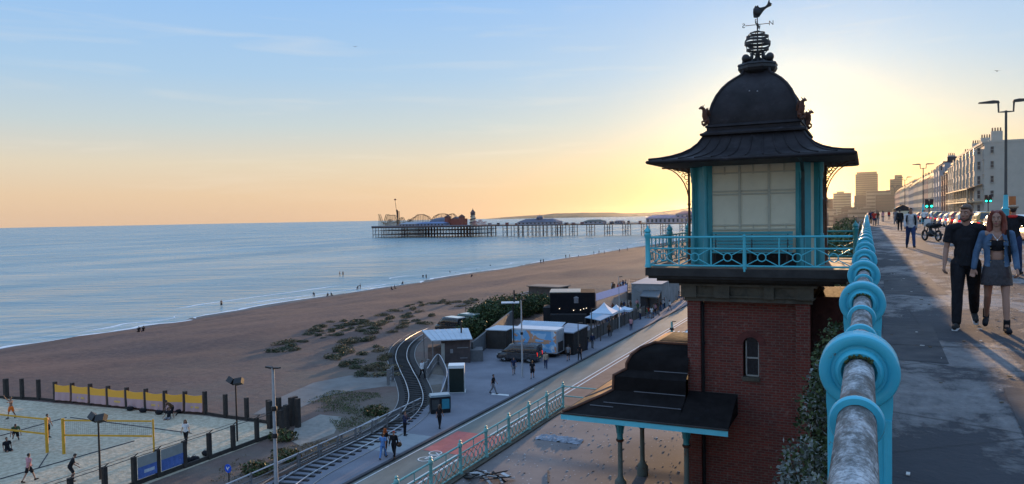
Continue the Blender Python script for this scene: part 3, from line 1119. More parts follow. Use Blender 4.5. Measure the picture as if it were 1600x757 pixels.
# winged beasts on the corners of the dome
def beast(parent, x, y, z, rz):
    m = MB()
    mt = Matrix.Translation((x, y, z)) @ Matrix.Rotation(rz, 4, 'Z')
    P = lambda a, b, c: mt @ Vector((a, b, c))
    m.tube([P(-.02, 0, -.12), P(.02, 0, .0), P(.07, 0, .14), P(.09, 0, .28), P(.13, 0, .37), P(.22, 0, .40), P(.30, 0, .36)], [.07, .1, .105, .075, .055, .055, .022], 8)
    m.tube([P(.17, .03, .42), P(.12, .07, .50)], [.02, .004], 5)
    m.tube([P(.17, -.03, .42), P(.12, -.07, .50)], [.02, .004], 5)
    m.tube([P(.0, 0, -.1), P(.12, 0, -.18), P(.2, 0, -.14)], [.06, .05, .02], 6)
    for s in (-1, 1):
        m.prism([(-.02, .0), (.10, .18), (-.06, .36), (-.16, .22), (-.18, .05)], P(.0, s * .07, .05), mt.to_3x3() @ Vector((.55, s * .8, 0)), (0, 0, 1), mt.to_3x3() @ Vector((0, s * .025, 0)))
        m.tube([P(.03, s * .07, -.02), P(.13, s * .08, -.06), P(.12, s * .08, -.16)], [.045, .035, .03], 6)
    return m.build('dragon_finial', iron if rz < 0 else rust, parent, smooth=50, fix=True)
for s in range(4):
    a = R(45 + 90 * s)
    beast(tower, CX + 1.46 * math.sqrt(2) * math.cos(a), CY + 1.46 * math.sqrt(2) * math.sin(a), 4.86, a)
# crown of scrolls, armillary sphere, compass arms, fish vane
m = MB()
for s in range(4):
    a = R(45 + 90 * s + 8)
    rm = Matrix.Translation((CX, CY, 0)) @ Matrix.Rotation(a, 4, 'Z')
    m.tube([rm @ Vector(p) for p in ((.24, 0, 7.24), (.25, 0, 7.12), (.29, 0, 7.02), (.38, 0, 6.97), (.48, 0, 6.99), (.56, 0, 6.96), (.57, 0, 6.88))], [.04, .05, .065, .08, .10, .12, .07], 8)
    m.ball(rm @ Vector((.55, 0, 6.97)), (.135, .135, .145), 10, 8)
    m.tube([rm @ Vector(p) for p in ((.5, 0, 6.84), (.3, 0, 6.88), (.1, 0, 7.0))], [.06, .045, .04], 6)
m.tube([(CX, CY, 6.9), (CX, CY, 7.06), (CX, CY, 7.25)], [.14, .09, .05], 10)
m.build('scroll_crown', iron, tower, smooth=50)
m = MB()
SC = (CX, CY, 7.53)
for k in range(2):
    rm = Matrix.Rotation(R(30 + 90 * k), 4, 'Z')
    m.tube([Vector(SC) + rm @ Vector((.42 * math.cos(t / 24 * 2 * math.pi), 0, .42 * math.sin(t / 24 * 2 * math.pi))) for t in range(25)], .013, 6, caps=False)
def band(m, c, r, hw, tilt, rz, t=.018):
    rm = Matrix.Translation(c) @ Matrix.Rotation(rz, 4, 'Z') @ Matrix.Rotation(tilt, 4, 'X')
    vs_, n = [], 32
    for i in range(n):
        a = 2 * math.pi * i / n
        for rr, z in ((r - t, -hw), (r, -hw), (r, hw), (r - t, hw)):
            vs_.append(rm @ Vector((rr * math.cos(a), rr * math.sin(a), z)))
    fs_ = []
    for i in range(n):
        j = (i + 1) % n
        for k in range(4):
            k2 = (k + 1) % 4
            fs_.append((i * 4 + k, j * 4 + k, j * 4 + k2, i * 4 + k2))
    m.add(vs_, fs_)
for (dz, hw) in ((0, .05), (.22, .036), (-.22, .036), (.35, .02), (-.35, .02)):
    band(m, (SC[0], SC[1], SC[2] + dz), math.sqrt(max(.43 ** 2 - dz * dz, .01)), hw, R(4), R(20))
band(m, SC, .43, .036, R(-15), R(-25))
m.build('armillary_sphere', iron, tower, smooth=50)
m = MB()
m.tube([(CX, CY, 7.05), (CX, CY, 8.45)], [.03, .016], 8)
m.ball((CX, CY, 8.17), (.04, .04, .06), 8, 6)
m.tube([(CX - .40, CY - .02, 8.17), (CX + .38, CY + .02, 8.17)], .012, 6)
m.tube([(CX - .01, CY - .38, 8.17), (CX + .01, CY + .38, 8.17)], .012, 6)
vane = m.build('weathervane', iron, tower, smooth=50)
for (ch, px, py, rz) in (('S', -.45, -.02, 180), ('N', .45, .02, 0), ('E', 0, -.42, 75), ('W', 0.0, .42, 75)):
    t = text_part(ch, .22, iron, vane, 'letter', .008)
    lx, ly, lz = CX + px - CX, CY + py - CY, 8.17 - DECK
    t.matrix_local = Matrix.Translation((lx, ly, lz)) @ Matrix.Rotation(R(rz), 4, 'Z') @ Matrix.Rotation(R(90), 4, 'X')
m = MB()
fish = [(-.12, -.16), (-.14, .02), (-.13, .14), (-.07, .2), (.0, .215), (.05, .19), (.09, .17), (.15, .175), (.26, .2), (.33, .27), (.38, .42), (.405, .43), (.41, .33),
        (.49, .27), (.45, .235), (.47, .21), (.36, .165), (.28, .12), (.2, .04), (.12, -.07), (.06, -.15), (-.04, -.17)]
rmz = R(16)
fu = Vector((math.cos(rmz), math.sin(rmz), 0))
fn = Vector((-math.sin(rmz), math.cos(rmz), 0))
bev = [(a * .9 + .02, b * .9) for a, b in fish]
m.prism(fish, Vector((CX, CY, 8.57)) - fn * .014, fu, (0, 0, 1), fn * .028)
for s in (-1, 1):
    m.ball(Vector((CX, CY, 8.57)) + fu * .0 + Vector((0, 0, .03)) + fn * .01 * s, (.12, .05, .15), 10, 8, rot=Matrix.Rotation(rmz, 3, 'Z') @ Matrix.Rotation(R(-38), 3, 'Y'))
m.prism([(-.1, .18), (-.06, .25), (-.02, .22), (.02, .26), (.05, .2)], Vector((CX, CY, 8.57)) - fn * .008, fu, (0, 0, 1), fn * .016)
m.build('fish', iron, vane, smooth=40, fix=True)

# ------------------------------------------------------------------ lower entrance canopy of the lift
canopy = thing('entrance_canopy', 'black ogee entrance canopy with blue fascia on iron columns beside the brick tower', 'canopy', (-6.5, 26, DECK))
zE = -4.78
cx0, cx1, cy0, cy1 = -9.08, -3.75, 22.75, 30.4
prof = [(0, 0.02), (.35, .14), (.7, .29), (1.05, .43), (1.32, .58), (1.34, 1.06), (1.68, 1.24), (1.69, 1.42), (1.82, 1.70), (2.08, 1.92), (2.5, 2.06)]
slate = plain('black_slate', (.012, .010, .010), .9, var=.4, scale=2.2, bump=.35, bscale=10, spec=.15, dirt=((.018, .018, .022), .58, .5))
m = MB()
rings = []
for (d, z) in prof:
    rings.append([(cx0 + d, cy0 + d), (-5.3, cy0 + d), (-5.3, cy1 - d), (cx0 + d, cy1 - d)])
vs_ = [(x, y, zE + prof[i][1]) for i, r in enumerate(rings) for x, y in r]
fs_ = []
for i in range(len(rings) - 1):
    for k in (0, 2, 3):
        k2 = (k + 1) % 4
        fs_.append((i * 4 + k, i * 4 + k2, i * 4 + 4 + k2, i * 4 + 4 + k))
fs_.append(tuple((len(rings) - 1) * 4 + k for k in range(4)))
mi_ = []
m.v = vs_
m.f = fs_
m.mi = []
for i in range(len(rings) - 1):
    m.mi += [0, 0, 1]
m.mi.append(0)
sunlit = plain('sunlit_rust_sheet', (.60, .245, .065), .7, var=.3, scale=1.4, bump=.3, bscale=8, dirt=((.34, .11, .03), .55, .6))  # rust tone brightened, low sun painted into this one slope
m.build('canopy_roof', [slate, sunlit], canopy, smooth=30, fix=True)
m = MB()
m.prism([(0, 0.02), (.7, .26), (1.32, .50), (1.85, .66), (1.85, .0)], (-5.298, cy0, zE), (0, 1, 0), (0, 0, 1), (1.55, 0, 0))
m.build('side_skirt', slate, canopy, fix=True)
# lead rolls across the roof
lr_ = plain('lead_roll', (.12, .12, .13), .6, scale=5)
for i in (2, 4, 6):
    d, z = prof[i]
    x0 = cx0 + d
    m = MB()
    m.tube([(x0 + .25 + i * .12, cy0 + d, zE + z + .015), (-5.32, cy0 + d, zE + z + .015)], .018, 5)
    m.build('roof_roll', lr_, canopy)
m = MB()
m.tube([(cx0 + p[0], cy0 + 2.2 + p[0], zE + p[1] + .02) for p in prof[:5]], .03, 5)
m.build('roof_roll', lr_, canopy)
m = MB()
m.tube([(-8.3, cy0 + .5, zE + .22), (-7.5, cy0 + .5, zE + .22)], .02, 5)
m.build('roof_roll', lr_, canopy)
m = MB()
for d, z in prof[:]:
    pass
m.tube([(cx0 + p[0], cy0 + p[0], zE + p[1] + .03) for p in prof], .05, 6)
m.tube([(cx0 + prof[-1][0], cy0 + prof[-1][0], zE + 2.09), (-5.3, cy0 + prof[-1][0], zE + 2.09)], .05, 6)
m.build('hip_roll', plain('rust_roll', (.12, .05, .03), .8, var=.4, scale=4), canopy)
m = MB()
m.box(cx0, cx1, cy0 - .05, cy0 - .005, zE - .20, zE - .03)
m.box(cx0 - .05, cx0 - .004, cy0 - .05, cy1, zE - .20, zE - .03)
m.build('fascia', plain('fascia_blue', (.13, .56, .66), .5, var=.12, scale=2, dirt=((.06, .25, .30), .62, .5)), canopy)
m = MB()
m.box(cx0 - .06, cx1, cy0 - .07, cy0 + .2, zE - .027, zE + .02)
m.box(cx0 - .06, cx0 + .2, cy0 + .2, cy1, zE - .027, zE + .02)
m.build('gutter', darkwood, canopy)
m = MB()
m.box(cx0 + .04, -5.36, cy0 + .04, cy1, zE - .12, zE - .06)
m.build('ceiling', darkwood, canopy)
for (x, y) in ((-7.42, 23.7), (-7.17, 25.5), (-5.26, 23.9)):
    m = MB()
    m.lathe([(.2, 0), (.2, .35), (.12, .45), (.085, .55), (.078, 1.78)], (x, y, DECK), 12)
    m.lathe([(.078, 1.72), (.12, 1.76), (.10, 1.82), (.10, 1.95), (.125, 2.45), (.15, 2.5), (.15, 2.6)], (x, y, DECK), 12, 1)
    m.lathe([(.1, 1.68), (.13, 1.72), (.14, 1.76), (.09, 1.80)], (x, y, DECK), 12, 2)
    col_ = m.build('column', [plain('column_paint', (.11, .13, .11), .6, var=.3, scale=3, dirt=((.13, .045, .02), .55, .8)), teal, rust], canopy, smooth=40)
    m = MB()
    for dx, dy in ((-1, 0), (1, 0), (0, -1)):
        bracket(m, x + dx * .1, y + dy * .1, dx, dy, zE - .14, .46)
    m.build('bracket', teal, col_, smooth=60)

# ------------------------------------------------------------------ promenade railing
galv = Mat('weathered_rail_pipe')
_a = galv.noise(9, 8, .75, galv.vec((1, .35, 1)))
_b = galv.noise(55, 4, .7)
_c = galv.ramp(_a, [(.36, (.04, .037, .033, 1)), (.47, (.17, .165, .155, 1)), (.57, (.46, .46, .46, 1)), (.7, (.68, .68, .68, 1))])
_c = galv.mix(galv.ramp(galv.noise(5, 7, .7, dist=.5), [(.56, 0.0), (.66, .7)]), _c, (.15, .075, .04))
galv.set(col=galv.mix(galv.ramp(_b, [(.4, .6), (.58, 0.0)]), _c, (.05, .048, .045)), rough=.75, spec=.35)
galv.bump(_a, .6, .02)
galv.bump(_b, .5, .006)
railblue = plain('railing_blue_paint', (.055, .42, .54), .38, var=.10, scale=3, bump=.22, bscale=22, dirt=((.05, .27, .36), .60, .6))
_rb = railblue.node_tree
_nz = _rb.nodes.new('ShaderNodeTexNoise')
_nz.inputs['Scale'].default_value = 17.0
_nz.inputs['Detail'].default_value = 8.0
_nz.inputs['Roughness'].default_value = .7
_tc = _rb.nodes.new('ShaderNodeTexCoord')
_rb.links.new(_tc.outputs['Object'], _nz.inputs['Vector'])
_chip = ramp(_rb.nodes, _rb.links, _nz.outputs[0], [(.655, 0.0), (.675, .85)])
_mx = _rb.nodes.new('ShaderNodeMix')
_mx.data_type = 'RGBA'
_bs = _rb.nodes['Principled BSDF'].inputs['Base Color']
_rb.links.new(_bs.links[0].from_socket, _mx.inputs[6])
_mx.inputs[7].default_value = (.13, .075, .045, 1)
_rb.links.new(_chip, _mx.inputs[0])
_rb.links.new(_mx.outputs[2], _bs)
moss = plain('moss', (.06, .075, .025), .95, var=.5, scale=30)

railing = thing('promenade_railing', 'pale blue cast iron railing with ring headed posts and a bare grey pipe handrail', 'railing', (0, 0, 0))
RZ, PS, PY0 = 1.085, 2.41, 3.28
NP = 40
m = MB()
m.tube([(0, -9, RZ), (0, PY0 + NP * PS, RZ)], .055, 20)
m.build('handrail', galv.m, railing, smooth=60)
m = MB()
for z in (.18, .58):
    m.tube([(0, -9, z), (0, PY0 + NP * PS, z)], .03, 10)
m.build('lower_rail', railblue, railing, smooth=60)
# post: keyhole plate with a dished ring head, flared foot
m = MB()
T, HR = .055, .147
prof = [(-.13, 0), (-.13, .12), (-.112, .2), (-.113, .86), (-.12, .95)] + \
       [(HR * math.cos(R(a)), RZ + HR * math.sin(R(a))) for a in range(215, -36, -10)] + [(.12, .95), (.113, .86), (.112, .2), (.13, .12), (.13, 0)]
m.prism(prof, (0, -T, 0), (1, 0, 0), (0, 0, 1), (0, 2 * T, 0))
def revolve(m, prof, s, n=44):
    vs_ = []
    for i in range(n):
        a = 2 * math.pi * i / n
        vs_ += [(r_ * math.cos(a), s * (T + y), RZ + r_ * math.sin(a)) for r_, y in prof]
    k = len(prof)
    m.add(vs_, [(i * k + j, ((i + 1) % n) * k + j, ((i + 1) % n) * k + j + 1, i * k + j + 1) for i in range(n) for j in range(k - 1)])


for s in (-1, 1):
    revolve(m, [(.1475, -.03), (.1475, .002), (.143, .012), (.135, .016), (.112, .013), (.104, .006), (.101, -.004), (.094, -.006), (.090, .004), (.084, .018), (.076, .024), (.066, .022), (.060, .010), (.056, -.01)], s)
    for e in (-1, 1):
        m.tube([(e * .1, s * T, .2), (e * .1, s * T, .9)], .016, 8)
m.lathe([(.16, 0), (.16, .03), (.14, .06)], (0, 0, 0), 16)
post_me = m.mesh('post', railblue, smooth=35)
fix_normals(post_me)
bev = MB()
random.seed(3)
for k in range(34):
    a = R(random.uniform(45, 140))
    bev.ball((.063 * math.cos(a) + random.uniform(-.006, .006), -T - .02 - random.uniform(0, .02), RZ + .063 * math.sin(a) + random.uniform(-.004, .008)), (random.uniform(.003, .007),) * 3, 5, 4)
moss_me = bev.mesh('moss', moss)
# collar: thin ring round the pipe on a slender baluster
m = MB()
vs_, n = [], 36
ringp = [(.056, -.018), (.074, -.018), (.078, -.010), (.078, .010), (.074, .018), (.056, .018)]
for i in range(n):
    a = 2 * math.pi * i / n
    for r_, y in ringp:
        vs_.append((r_ * math.cos(a), y, RZ + r_ * math.sin(a)))
k_ = len(ringp)
m.add(vs_, [(i * k_ + j, ((i + 1) % n) * k_ + j, ((i + 1) % n) * k_ + (j + 1) % k_, i * k_ + (j + 1) % k_) for i in range(n) for j in range(k_)])
m.tube([(0, 0, 0), (0, 0, RZ - .06)], .022, 8)
collar_me = m.mesh('collar', railblue, smooth=35)
fix_normals(collar_me)


def link(name, me, parent, loc=(0, 0, 0), rz=0):
    o = bpy.data.objects.new(name, me)
    COL.objects.link(o)
    o.parent = parent
    o.location = loc
    o.rotation_euler = (0, 0, rz)
    return o


for k in range(-3, NP):
    y = PY0 + k * PS
    p = link('post', post_me, railing, (0, y, 0))
    if k in (0, 1, 2):
        link('moss', moss_me, p, (0, 0, 0), 0)
    if k < 14:
        for t in (.76, 1.58):
            link('collar', collar_me, railing, (0, y + t, 0))
# the broken, bent end post beyond the tower with a stub of pipe sticking up
bent = thing('bent_pipe', 'pale bent stub of pipe rising above the far end of the blue railing', 'pipe', (-.3, 33.5, 0))
m = MB()
m.tube([(-.3, 33.5, 0), (-.3, 33.5, 1.0), (-.24, 33.6, 1.28), (-.12, 33.7, 1.36)], .03, 8)
m.build('pipe', galv.m, bent, smooth=50)

# ------------------------------------------------------------------ foliage
def leaves(m, shapes, n, size, rnd, up=.3, m0=0, mats=1, taper=1.0):
    """n small leaf faces spread through ellipsoids (c, r), denser near their surface, with ragged edges"""
    wts = [r[0] * r[1] * r[2] for c, r in shapes]
    for k in range(n):
        c, r = rnd.choices(shapes, wts)[0]
        while True:
            p = Vector((rnd.uniform(-1, 1), rnd.uniform(-1, 1), rnd.uniform(-1, 1)))
            L = p.length
            if L < 1 and rnd.random() < L ** 1.3 + .1:
                break
        if rnd.random() < .1:
            p *= 1.22
        q = Vector((c[0] + p.x * r[0], c[1] + p.y * r[1], c[2] + p.z * r[2]))
        d = Vector((rnd.gauss(0, 1), rnd.gauss(0, 1), rnd.gauss(0, 1) + up)).normalized()
        e = d.cross(Vector((rnd.gauss(0, 1), rnd.gauss(0, 1), rnd.gauss(0, 1)))).normalized()
        s = size * rnd.uniform(.55, 1.3)
        w = e.cross(d).normalized() * s * .42
        m.add([q - e * s * .6, q + w, q + e * s * .75, q - w], [(0, 1, 2, 3)], m0 + rnd.randrange(mats))
    return m


def leafmat(name, col, var=.5):
    M = Mat(name)
    c = M.ramp(M.noise(1.2, 4, .6), [(.3, _lin(col, 1 - var)), (.7, _lin(col, 1 + var))])
    M.set(col=c, rough=.65, spec=.25, sub=0.0)
    MATS[name] = M.m
    return M.m


dark_leaf = leafmat('dark_leaf', (.035, .055, .022))
mid_leaf = leafmat('mid_leaf', (.07, .095, .032))
grey_leaf = leafmat('grey_leaf', (.22, .245, .225), .35)
dry_leaf = leafmat('dry_leaf', (.16, .115, .06), .4)
twig = plain('twig', (.07, .05, .035), .9, scale=8)


def bush(name, label, cat, loc, shapes, n, size, mats, seed, group=None, stems=6, upz=.3):
    t = thing(name, label, cat, loc, 0, group, local=True)
    rnd = random.Random(seed)
    m = MB()
    leaves(m, shapes, n, size, rnd, upz, 0, len(mats))
    m.build('foliage', mats, t)
    if stems:
        m = MB()
        for k in range(stems):
            c, r = rnd.choice(shapes)
            e = Vector((c[0] + rnd.uniform(-.7, .7) * r[0], c[1] + rnd.uniform(-.7, .7) * r[1], c[2] + r[2] * rnd.uniform(.0, .9)))
            b = Vector((e.x * .3, e.y * .3, -.05))
            md = (b + e) / 2 + Vector((rnd.uniform(-.1, .1), rnd.uniform(-.1, .1), 0)) * r[0]
            rr = max(size * .3, .012)
            m.tube([b, md, e], [rr, rr * .7, rr * .3], 5)
        m.build('stems', twig, t)
    return t


bush('ivy', 'dark ivy clinging to the wall between the tower and the near railing posts', 'ivy', (-.32, 13.5, -2.6),
     [((-.15, 1.2, 1.6), (.42, 1.6, .7)), ((-.25, 0, .8), (.5, 1.4, .9)), ((-.3, -.8, -.2), (.6, 1.3, .9)), ((-.2, 2.4, .9), (.35, 1.2, 1.0)),
      ((-.5, -.4, -1.4), (.55, 1.4, 1.0)), ((-.1, -2.2, .2), (.3, 1.3, .9))], 9000, .062, [dark_leaf, dark_leaf, mid_leaf], 4, stems=12)
bush('bush', 'silvery grey leaved shrub growing out of the wall below the ivy', 'shrub', (-.62, 11.0, -2.75),
     [((-.1, 0, .7), (.42, .9, .6)), ((-.25, -.5, .2), (.5, .9, .7)), ((.05, -1.2, .6), (.3, .8, .6)), ((-.3, .6, -.3), (.45, .8, .6))],
     6000, .055, [grey_leaf, grey_leaf, mid_leaf], 5, stems=8)
bush('sprig', 'sparse grey leaved plant on the wall beside the second blue railing post', 'plant', (-.45, 14.4, -1.7),
     [((-.2, 0, .4), (.28, .6, .35)), ((-.35, -.3, -.1), (.25, .5, .35))], 700, .075, [grey_leaf, grey_leaf], 6, stems=6)
# dry flower stalks
dry = thing('dry_stalks', 'dry pale seed head stalks leaning out from the wall in front of the bricks', 'plant', (-.5, 13.5, -3.9), 0, None, True)
m = MB()
rnd = random.Random(12)
for k in range(9):
    a = rnd.uniform(.5, 1.1)
    e = Vector((-rnd.uniform(.5, 1.25), rnd.uniform(-.6, .9), rnd.uniform(.1, .75)))
    m.tube([(0, 0, -.3), e * .5 + Vector((0, 0, .1)), e], [.012, .009, .005], 4)
    for j in range(16):
        m.ball(e + Vector((rnd.gauss(0, .06), rnd.gauss(0, .06), rnd.gauss(0, .05))), (rnd.uniform(.012, .026),) * 3, 5, 3)
m.build('stalks', plain('dry_stalk', (.28, .22, .17), .9, scale=10), dry)
# greenery on the wall past the tower, in the low sun
for k, (x, y, z, r, lb) in enumerate(((-1.2, 31.5, -3.0, 1.3, 'rounded green shrub on the slope just past the balcony of the tower'),
                                      (-1.6, 36, -3.2, 1.6, 'second rounded shrub on the slope past the tower, behind the first'),
                                      (-1.3, 42, -1.6, 1.5, 'tall shrub against the wall past the tower, leaning to the railing'),
                                      (-1.7, 50, -1.2, 1.6, 'shrub on the wall halfway along the distant railing'),
                                      (-1.6, 60, -.9, 1.7, 'broad shrub on the wall further along the distant railing'),
                                      (-1.6, 74, -.7, 1.8, 'farthest shrub showing over the distant railing'))):
    bush('wall_shrub', lb, 'shrub', (x, y, z), [((0, 0, .4 * r), (r * .7, r * 1.3, r * .6)), ((.2, r * .9, .3 * r), (r * .5, r * .9, r * .5)), ((-.3, -r * .7, .1 * r), (r * .6, r * .8, r * .55))],
         1500, .17, [mid_leaf, mid_leaf, dark_leaf], 20 + k, 'shrubs on the wall past the tower', 6)
gw = thing('planted_wall', 'ivy covered slope of the cliff wall stretching away past the tower', 'wall', (-2.2, 60, LOW))
m = MB()
for k in range(46):
    y0 = 33.5 + k * 4
    a, b = 2.9 + .8 * vnoise(k * .5, 3), 2.9 + .8 * vnoise((k + 1) * .5, 3)
    m.add([(-.21, y0, -1.2), (-.21, y0 + 4, -1.2), (-b, y0 + 4, -6.5), (-a, y0, -6.5), (-a - 1.2, y0, LOW), (-b - 1.2, y0 + 4, LOW)], [(0, 1, 2, 3), (3, 2, 5, 4)])
wl_ = m.build('slope', plain('slope_earth', (.06, .06, .035), .95, var=.4, scale=.7, bump=.6, bscale=3), gw, smooth=60, fix=True)
m = MB()
rnd = random.Random(77)
leaves(m, [((-1.5 - .25 * (k % 3), 35 + k * 3.2, -1.9 - .5 * (k % 2)), (.7, 2.2, 1.1)) for k in range(24)], 5000, .2, rnd, .3, 0, 2)
m.build('creeper', [mid_leaf, dark_leaf], gw)

# ------------------------------------------------------------------ people
SKIN = plain('skin', (.33, .175, .12), .55, var=.08, scale=6)
SKIN2 = plain('skin_tan', (.27, .135, .085), .55, var=.08, scale=6)
HAIR_D = plain('dark_hair', (.022, .015, .012), .5, var=.3, scale=14)
HAIR_B = plain('brown_hair', (.075, .04, .02), .5, var=.3, scale=14)
HAIR_R = plain('red_hair', (.16, .034, .02), .45, var=.35, scale=18)
for _h in (HAIR_D, HAIR_B, HAIR_R):
    _q = _h.node_tree
    _w = _q.nodes.new('ShaderNodeTexNoise')
    _w.inputs['Scale'].default_value = 40.0
    _w.inputs['Detail'].default_value = 5.0
    _m = _q.nodes.new('ShaderNodeMapping')
    _m.inputs['Scale'].default_value = (1.0, 1.0, .12)
    _t = _q.nodes.new('ShaderNodeTexCoord')
    _q.links.new(_t.outputs['Object'], _m.inputs[0])
    _q.links.new(_m.outputs[0], _w.inputs['Vector'])
    _b = _q.nodes.new('ShaderNodeBump')
    _b.inputs['Strength'].default_value = 1.0
    _b.inputs['Distance'].default_value = .02
    _q.links.new(_w.outputs[0], _b.inputs['Height'])
    _q.links.new(_b.outputs[0], _q.nodes['Principled BSDF'].inputs['Normal'])
_cl = {}


def cloth(c, nm=None):
    k = nm or 'cloth_%02d_%02d_%02d' % tuple(int(v * 99) for v in c)
    if k not in _cl:
        m_ = Mat(k)
        m_.set(col=m_.ramp(m_.noise(6, 4), [(.3, _lin(c, .8)), (.7, _lin(c, 1.25))]), rough=.88, spec=.18)
        m_.bump(m_.noise(9, 3, .5, m_.vec((1.0, 1.0, .45)), 1.4), .9, .035)
        m_.bump(m_.noise(60, 3), .3, .004)
        _cl[k] = m_.m
    return _cl[k]


BLACK, WHITE_C = cloth((.014, .014, .017)), cloth((.62, .62, .62))
NAVY, GREY_C, DENIM = cloth((.02, .03, .07)), cloth((.16, .16, .17)), cloth((.075, .14, .26))
REDC, ORANGE_C, BLUE_C, GREEN_C = cloth((.42, .03, .02)), cloth((.65, .14, .02)), cloth((.10, .22, .46)), cloth((.05, .11, .05))
PINK_C, BEIGE_C, BROWN_C = cloth((.5, .24, .26)), cloth((.38, .30, .22)), cloth((.10, .055, .03))


def remesh(mb, name, voxel, smooth=3, factor=.5):
    me = mb.mesh('tmp', [])
    o = bpy.data.objects.new('tmp', me)
    COL.objects.link(o)
    md = o.modifiers.new('r', 'REMESH')
    md.mode = 'VOXEL'
    md.voxel_size = voxel
    md.use_smooth_shade = True
    s = o.modifiers.new('s', 'SMOOTH')
    s.iterations = smooth
    s.factor = factor
    bpy.context.view_layer.update()
    out = bpy.data.meshes.new_from_object(o.evaluated_get(bpy.context.evaluated_depsgraph_get()))
    out.name = name
    bpy.data.objects.remove(o)
    bpy.data.meshes.remove(me)
    out.polygons.foreach_set('use_smooth', [True] * len(out.polygons))
    return out


def limb(m, pts, rs, n=10):
    """tapered limb with rounded joints"""
    m.tube(pts, rs, n)
    for p, r in zip(pts, rs):
        m.ball(p, (r, r, r), n, 6)


def hand(m, w, d, palm_n, s, curl=.5, fine=True):
    """palm, four unequal fingers bent in two places and a thumb off the side of the palm.
    w wrist, d direction of the forearm, palm_n the way the palm faces, s +1/-1 the thumb side"""
    d = d.normalized()
    pn = (palm_n - d * palm_n.dot(d)).normalized()
    sd = d.cross(pn).normalized() * s
    if not fine:
        limb(m, [w, w + d * .08, w + d * .15 + pn * .03], [.03, .042, .022], 8)
        return
    m.obox(w + d * .05, (.001, .001, .001))
    for k in range(4):
        o = (k - 1.5) * .019
        limb(m, [w + sd * o * .55, w + d * .088 + sd * o], [.017, .0125], 8)
    for k, L in enumerate((.068, .076, .07, .055)):
        o = (1.5 - k) * .0195
        b = w + d * .086 + sd * o
        d1 = (d * math.cos(curl) + pn * math.sin(curl)).normalized()
        d2 = (d * math.cos(curl * 2.3) + pn * math.sin(curl * 2.3)).normalized()
        k1 = b + d1 * L * .55
        limb(m, [b, k1, k1 + d2 * L * .5], [.0098, .0090, .0072], 8)
    b = w + d * .025 + sd * .026
    t1 = (d * .75 + sd * .7 + pn * .35).normalized()
    t2 = (d * .95 + sd * .15 + pn * .45).normalized()
    limb(m, [b, b + t1 * .04, b + t1 * .04 + t2 * .034], [.0145, .0115, .0085], 8)


def skeleton(pose, fem=False):
    """joint positions for a standing height of about 1.75, facing -Y"""
    sh, hp = (.17, .095) if fem else (.195, .092)
    J = {}
    lean = pose.get('lean', 0)
    hz = .92
    low = 9
    for s, nm in ((-1, 'R'), (1, 'L')):
        th, kb, ab = pose['legs'][0 if s < 0 else 1]
        H = Vector((s * hp, 0, hz))
        d = Vector((s * math.sin(ab), -math.sin(th), -math.cos(th))).normalized()
        K = H + d * .43
        d2 = Vector((s * math.sin(ab) * .7, -math.sin(th - kb), -math.cos(th - kb))).normalized()
        A = K + d2 * .42
        fp = pose.get('foot', (0, 0))[0 if s < 0 else 1]
        fd = Vector((s * .12, -math.cos(fp), math.sin(fp))).normalized()
        T = A + fd * .17 + Vector((0, 0, -.06))
        He = A + Vector((0, .045, -.06)) - fd * 0.0
        J['H' + nm], J['K' + nm], J['A' + nm], J['T' + nm], J['E' + nm] = H, K, A, T, He
        low = min(low, T.z - .03, He.z - .035)
    rl = Matrix.Translation((0, 0, hz)) @ Matrix.Rotation(lean, 4, 'X') @ Matrix.Translation((0, 0, -hz))
    for s, nm in ((-1, 'R'), (1, 'L')):
        sw, ab, el = pose['arms'][0 if s < 0 else 1]
        Sh = Vector((s * sh, .0, 1.425))
        d = Vector((s * math.sin(ab), -math.sin(sw) * math.cos(ab), -math.cos(sw) * math.cos(ab))).normalized()
        E_ = Sh + d * .28
        inn = pose.get('inn', (0, 0))[0 if s < 0 else 1]
        d2 = Vector((s * math.sin(ab * .5 - inn), -math.sin(sw + el), -math.cos(sw + el))).normalized()
        Wr = E_ + d2 * .245
        for k, v in (('S', Sh), ('B', E_), ('W', Wr)):
            J[k + nm] = rl @ v
        J['D' + nm] = rl.to_3x3() @ d2
    for k, v in (('hip', (0, 0, .95)), ('belly', (0, -.005, 1.08)), ('chest', (0, .0, 1.28)), ('neck', (0, .01, 1.46)), ('neck2', (0, -.005, 1.55)), ('head', (0, -.015, 1.655))):
        J[k] = rl @ Vector(v)
    if pose.get('sit'):
        low = hz - .10
    for k in J:
        if k[0] != 'D':
            J[k] = J[k] - Vector((0, 0, low))
    J['rl'] = rl.to_3x3()
    J['low'] = low
    return J


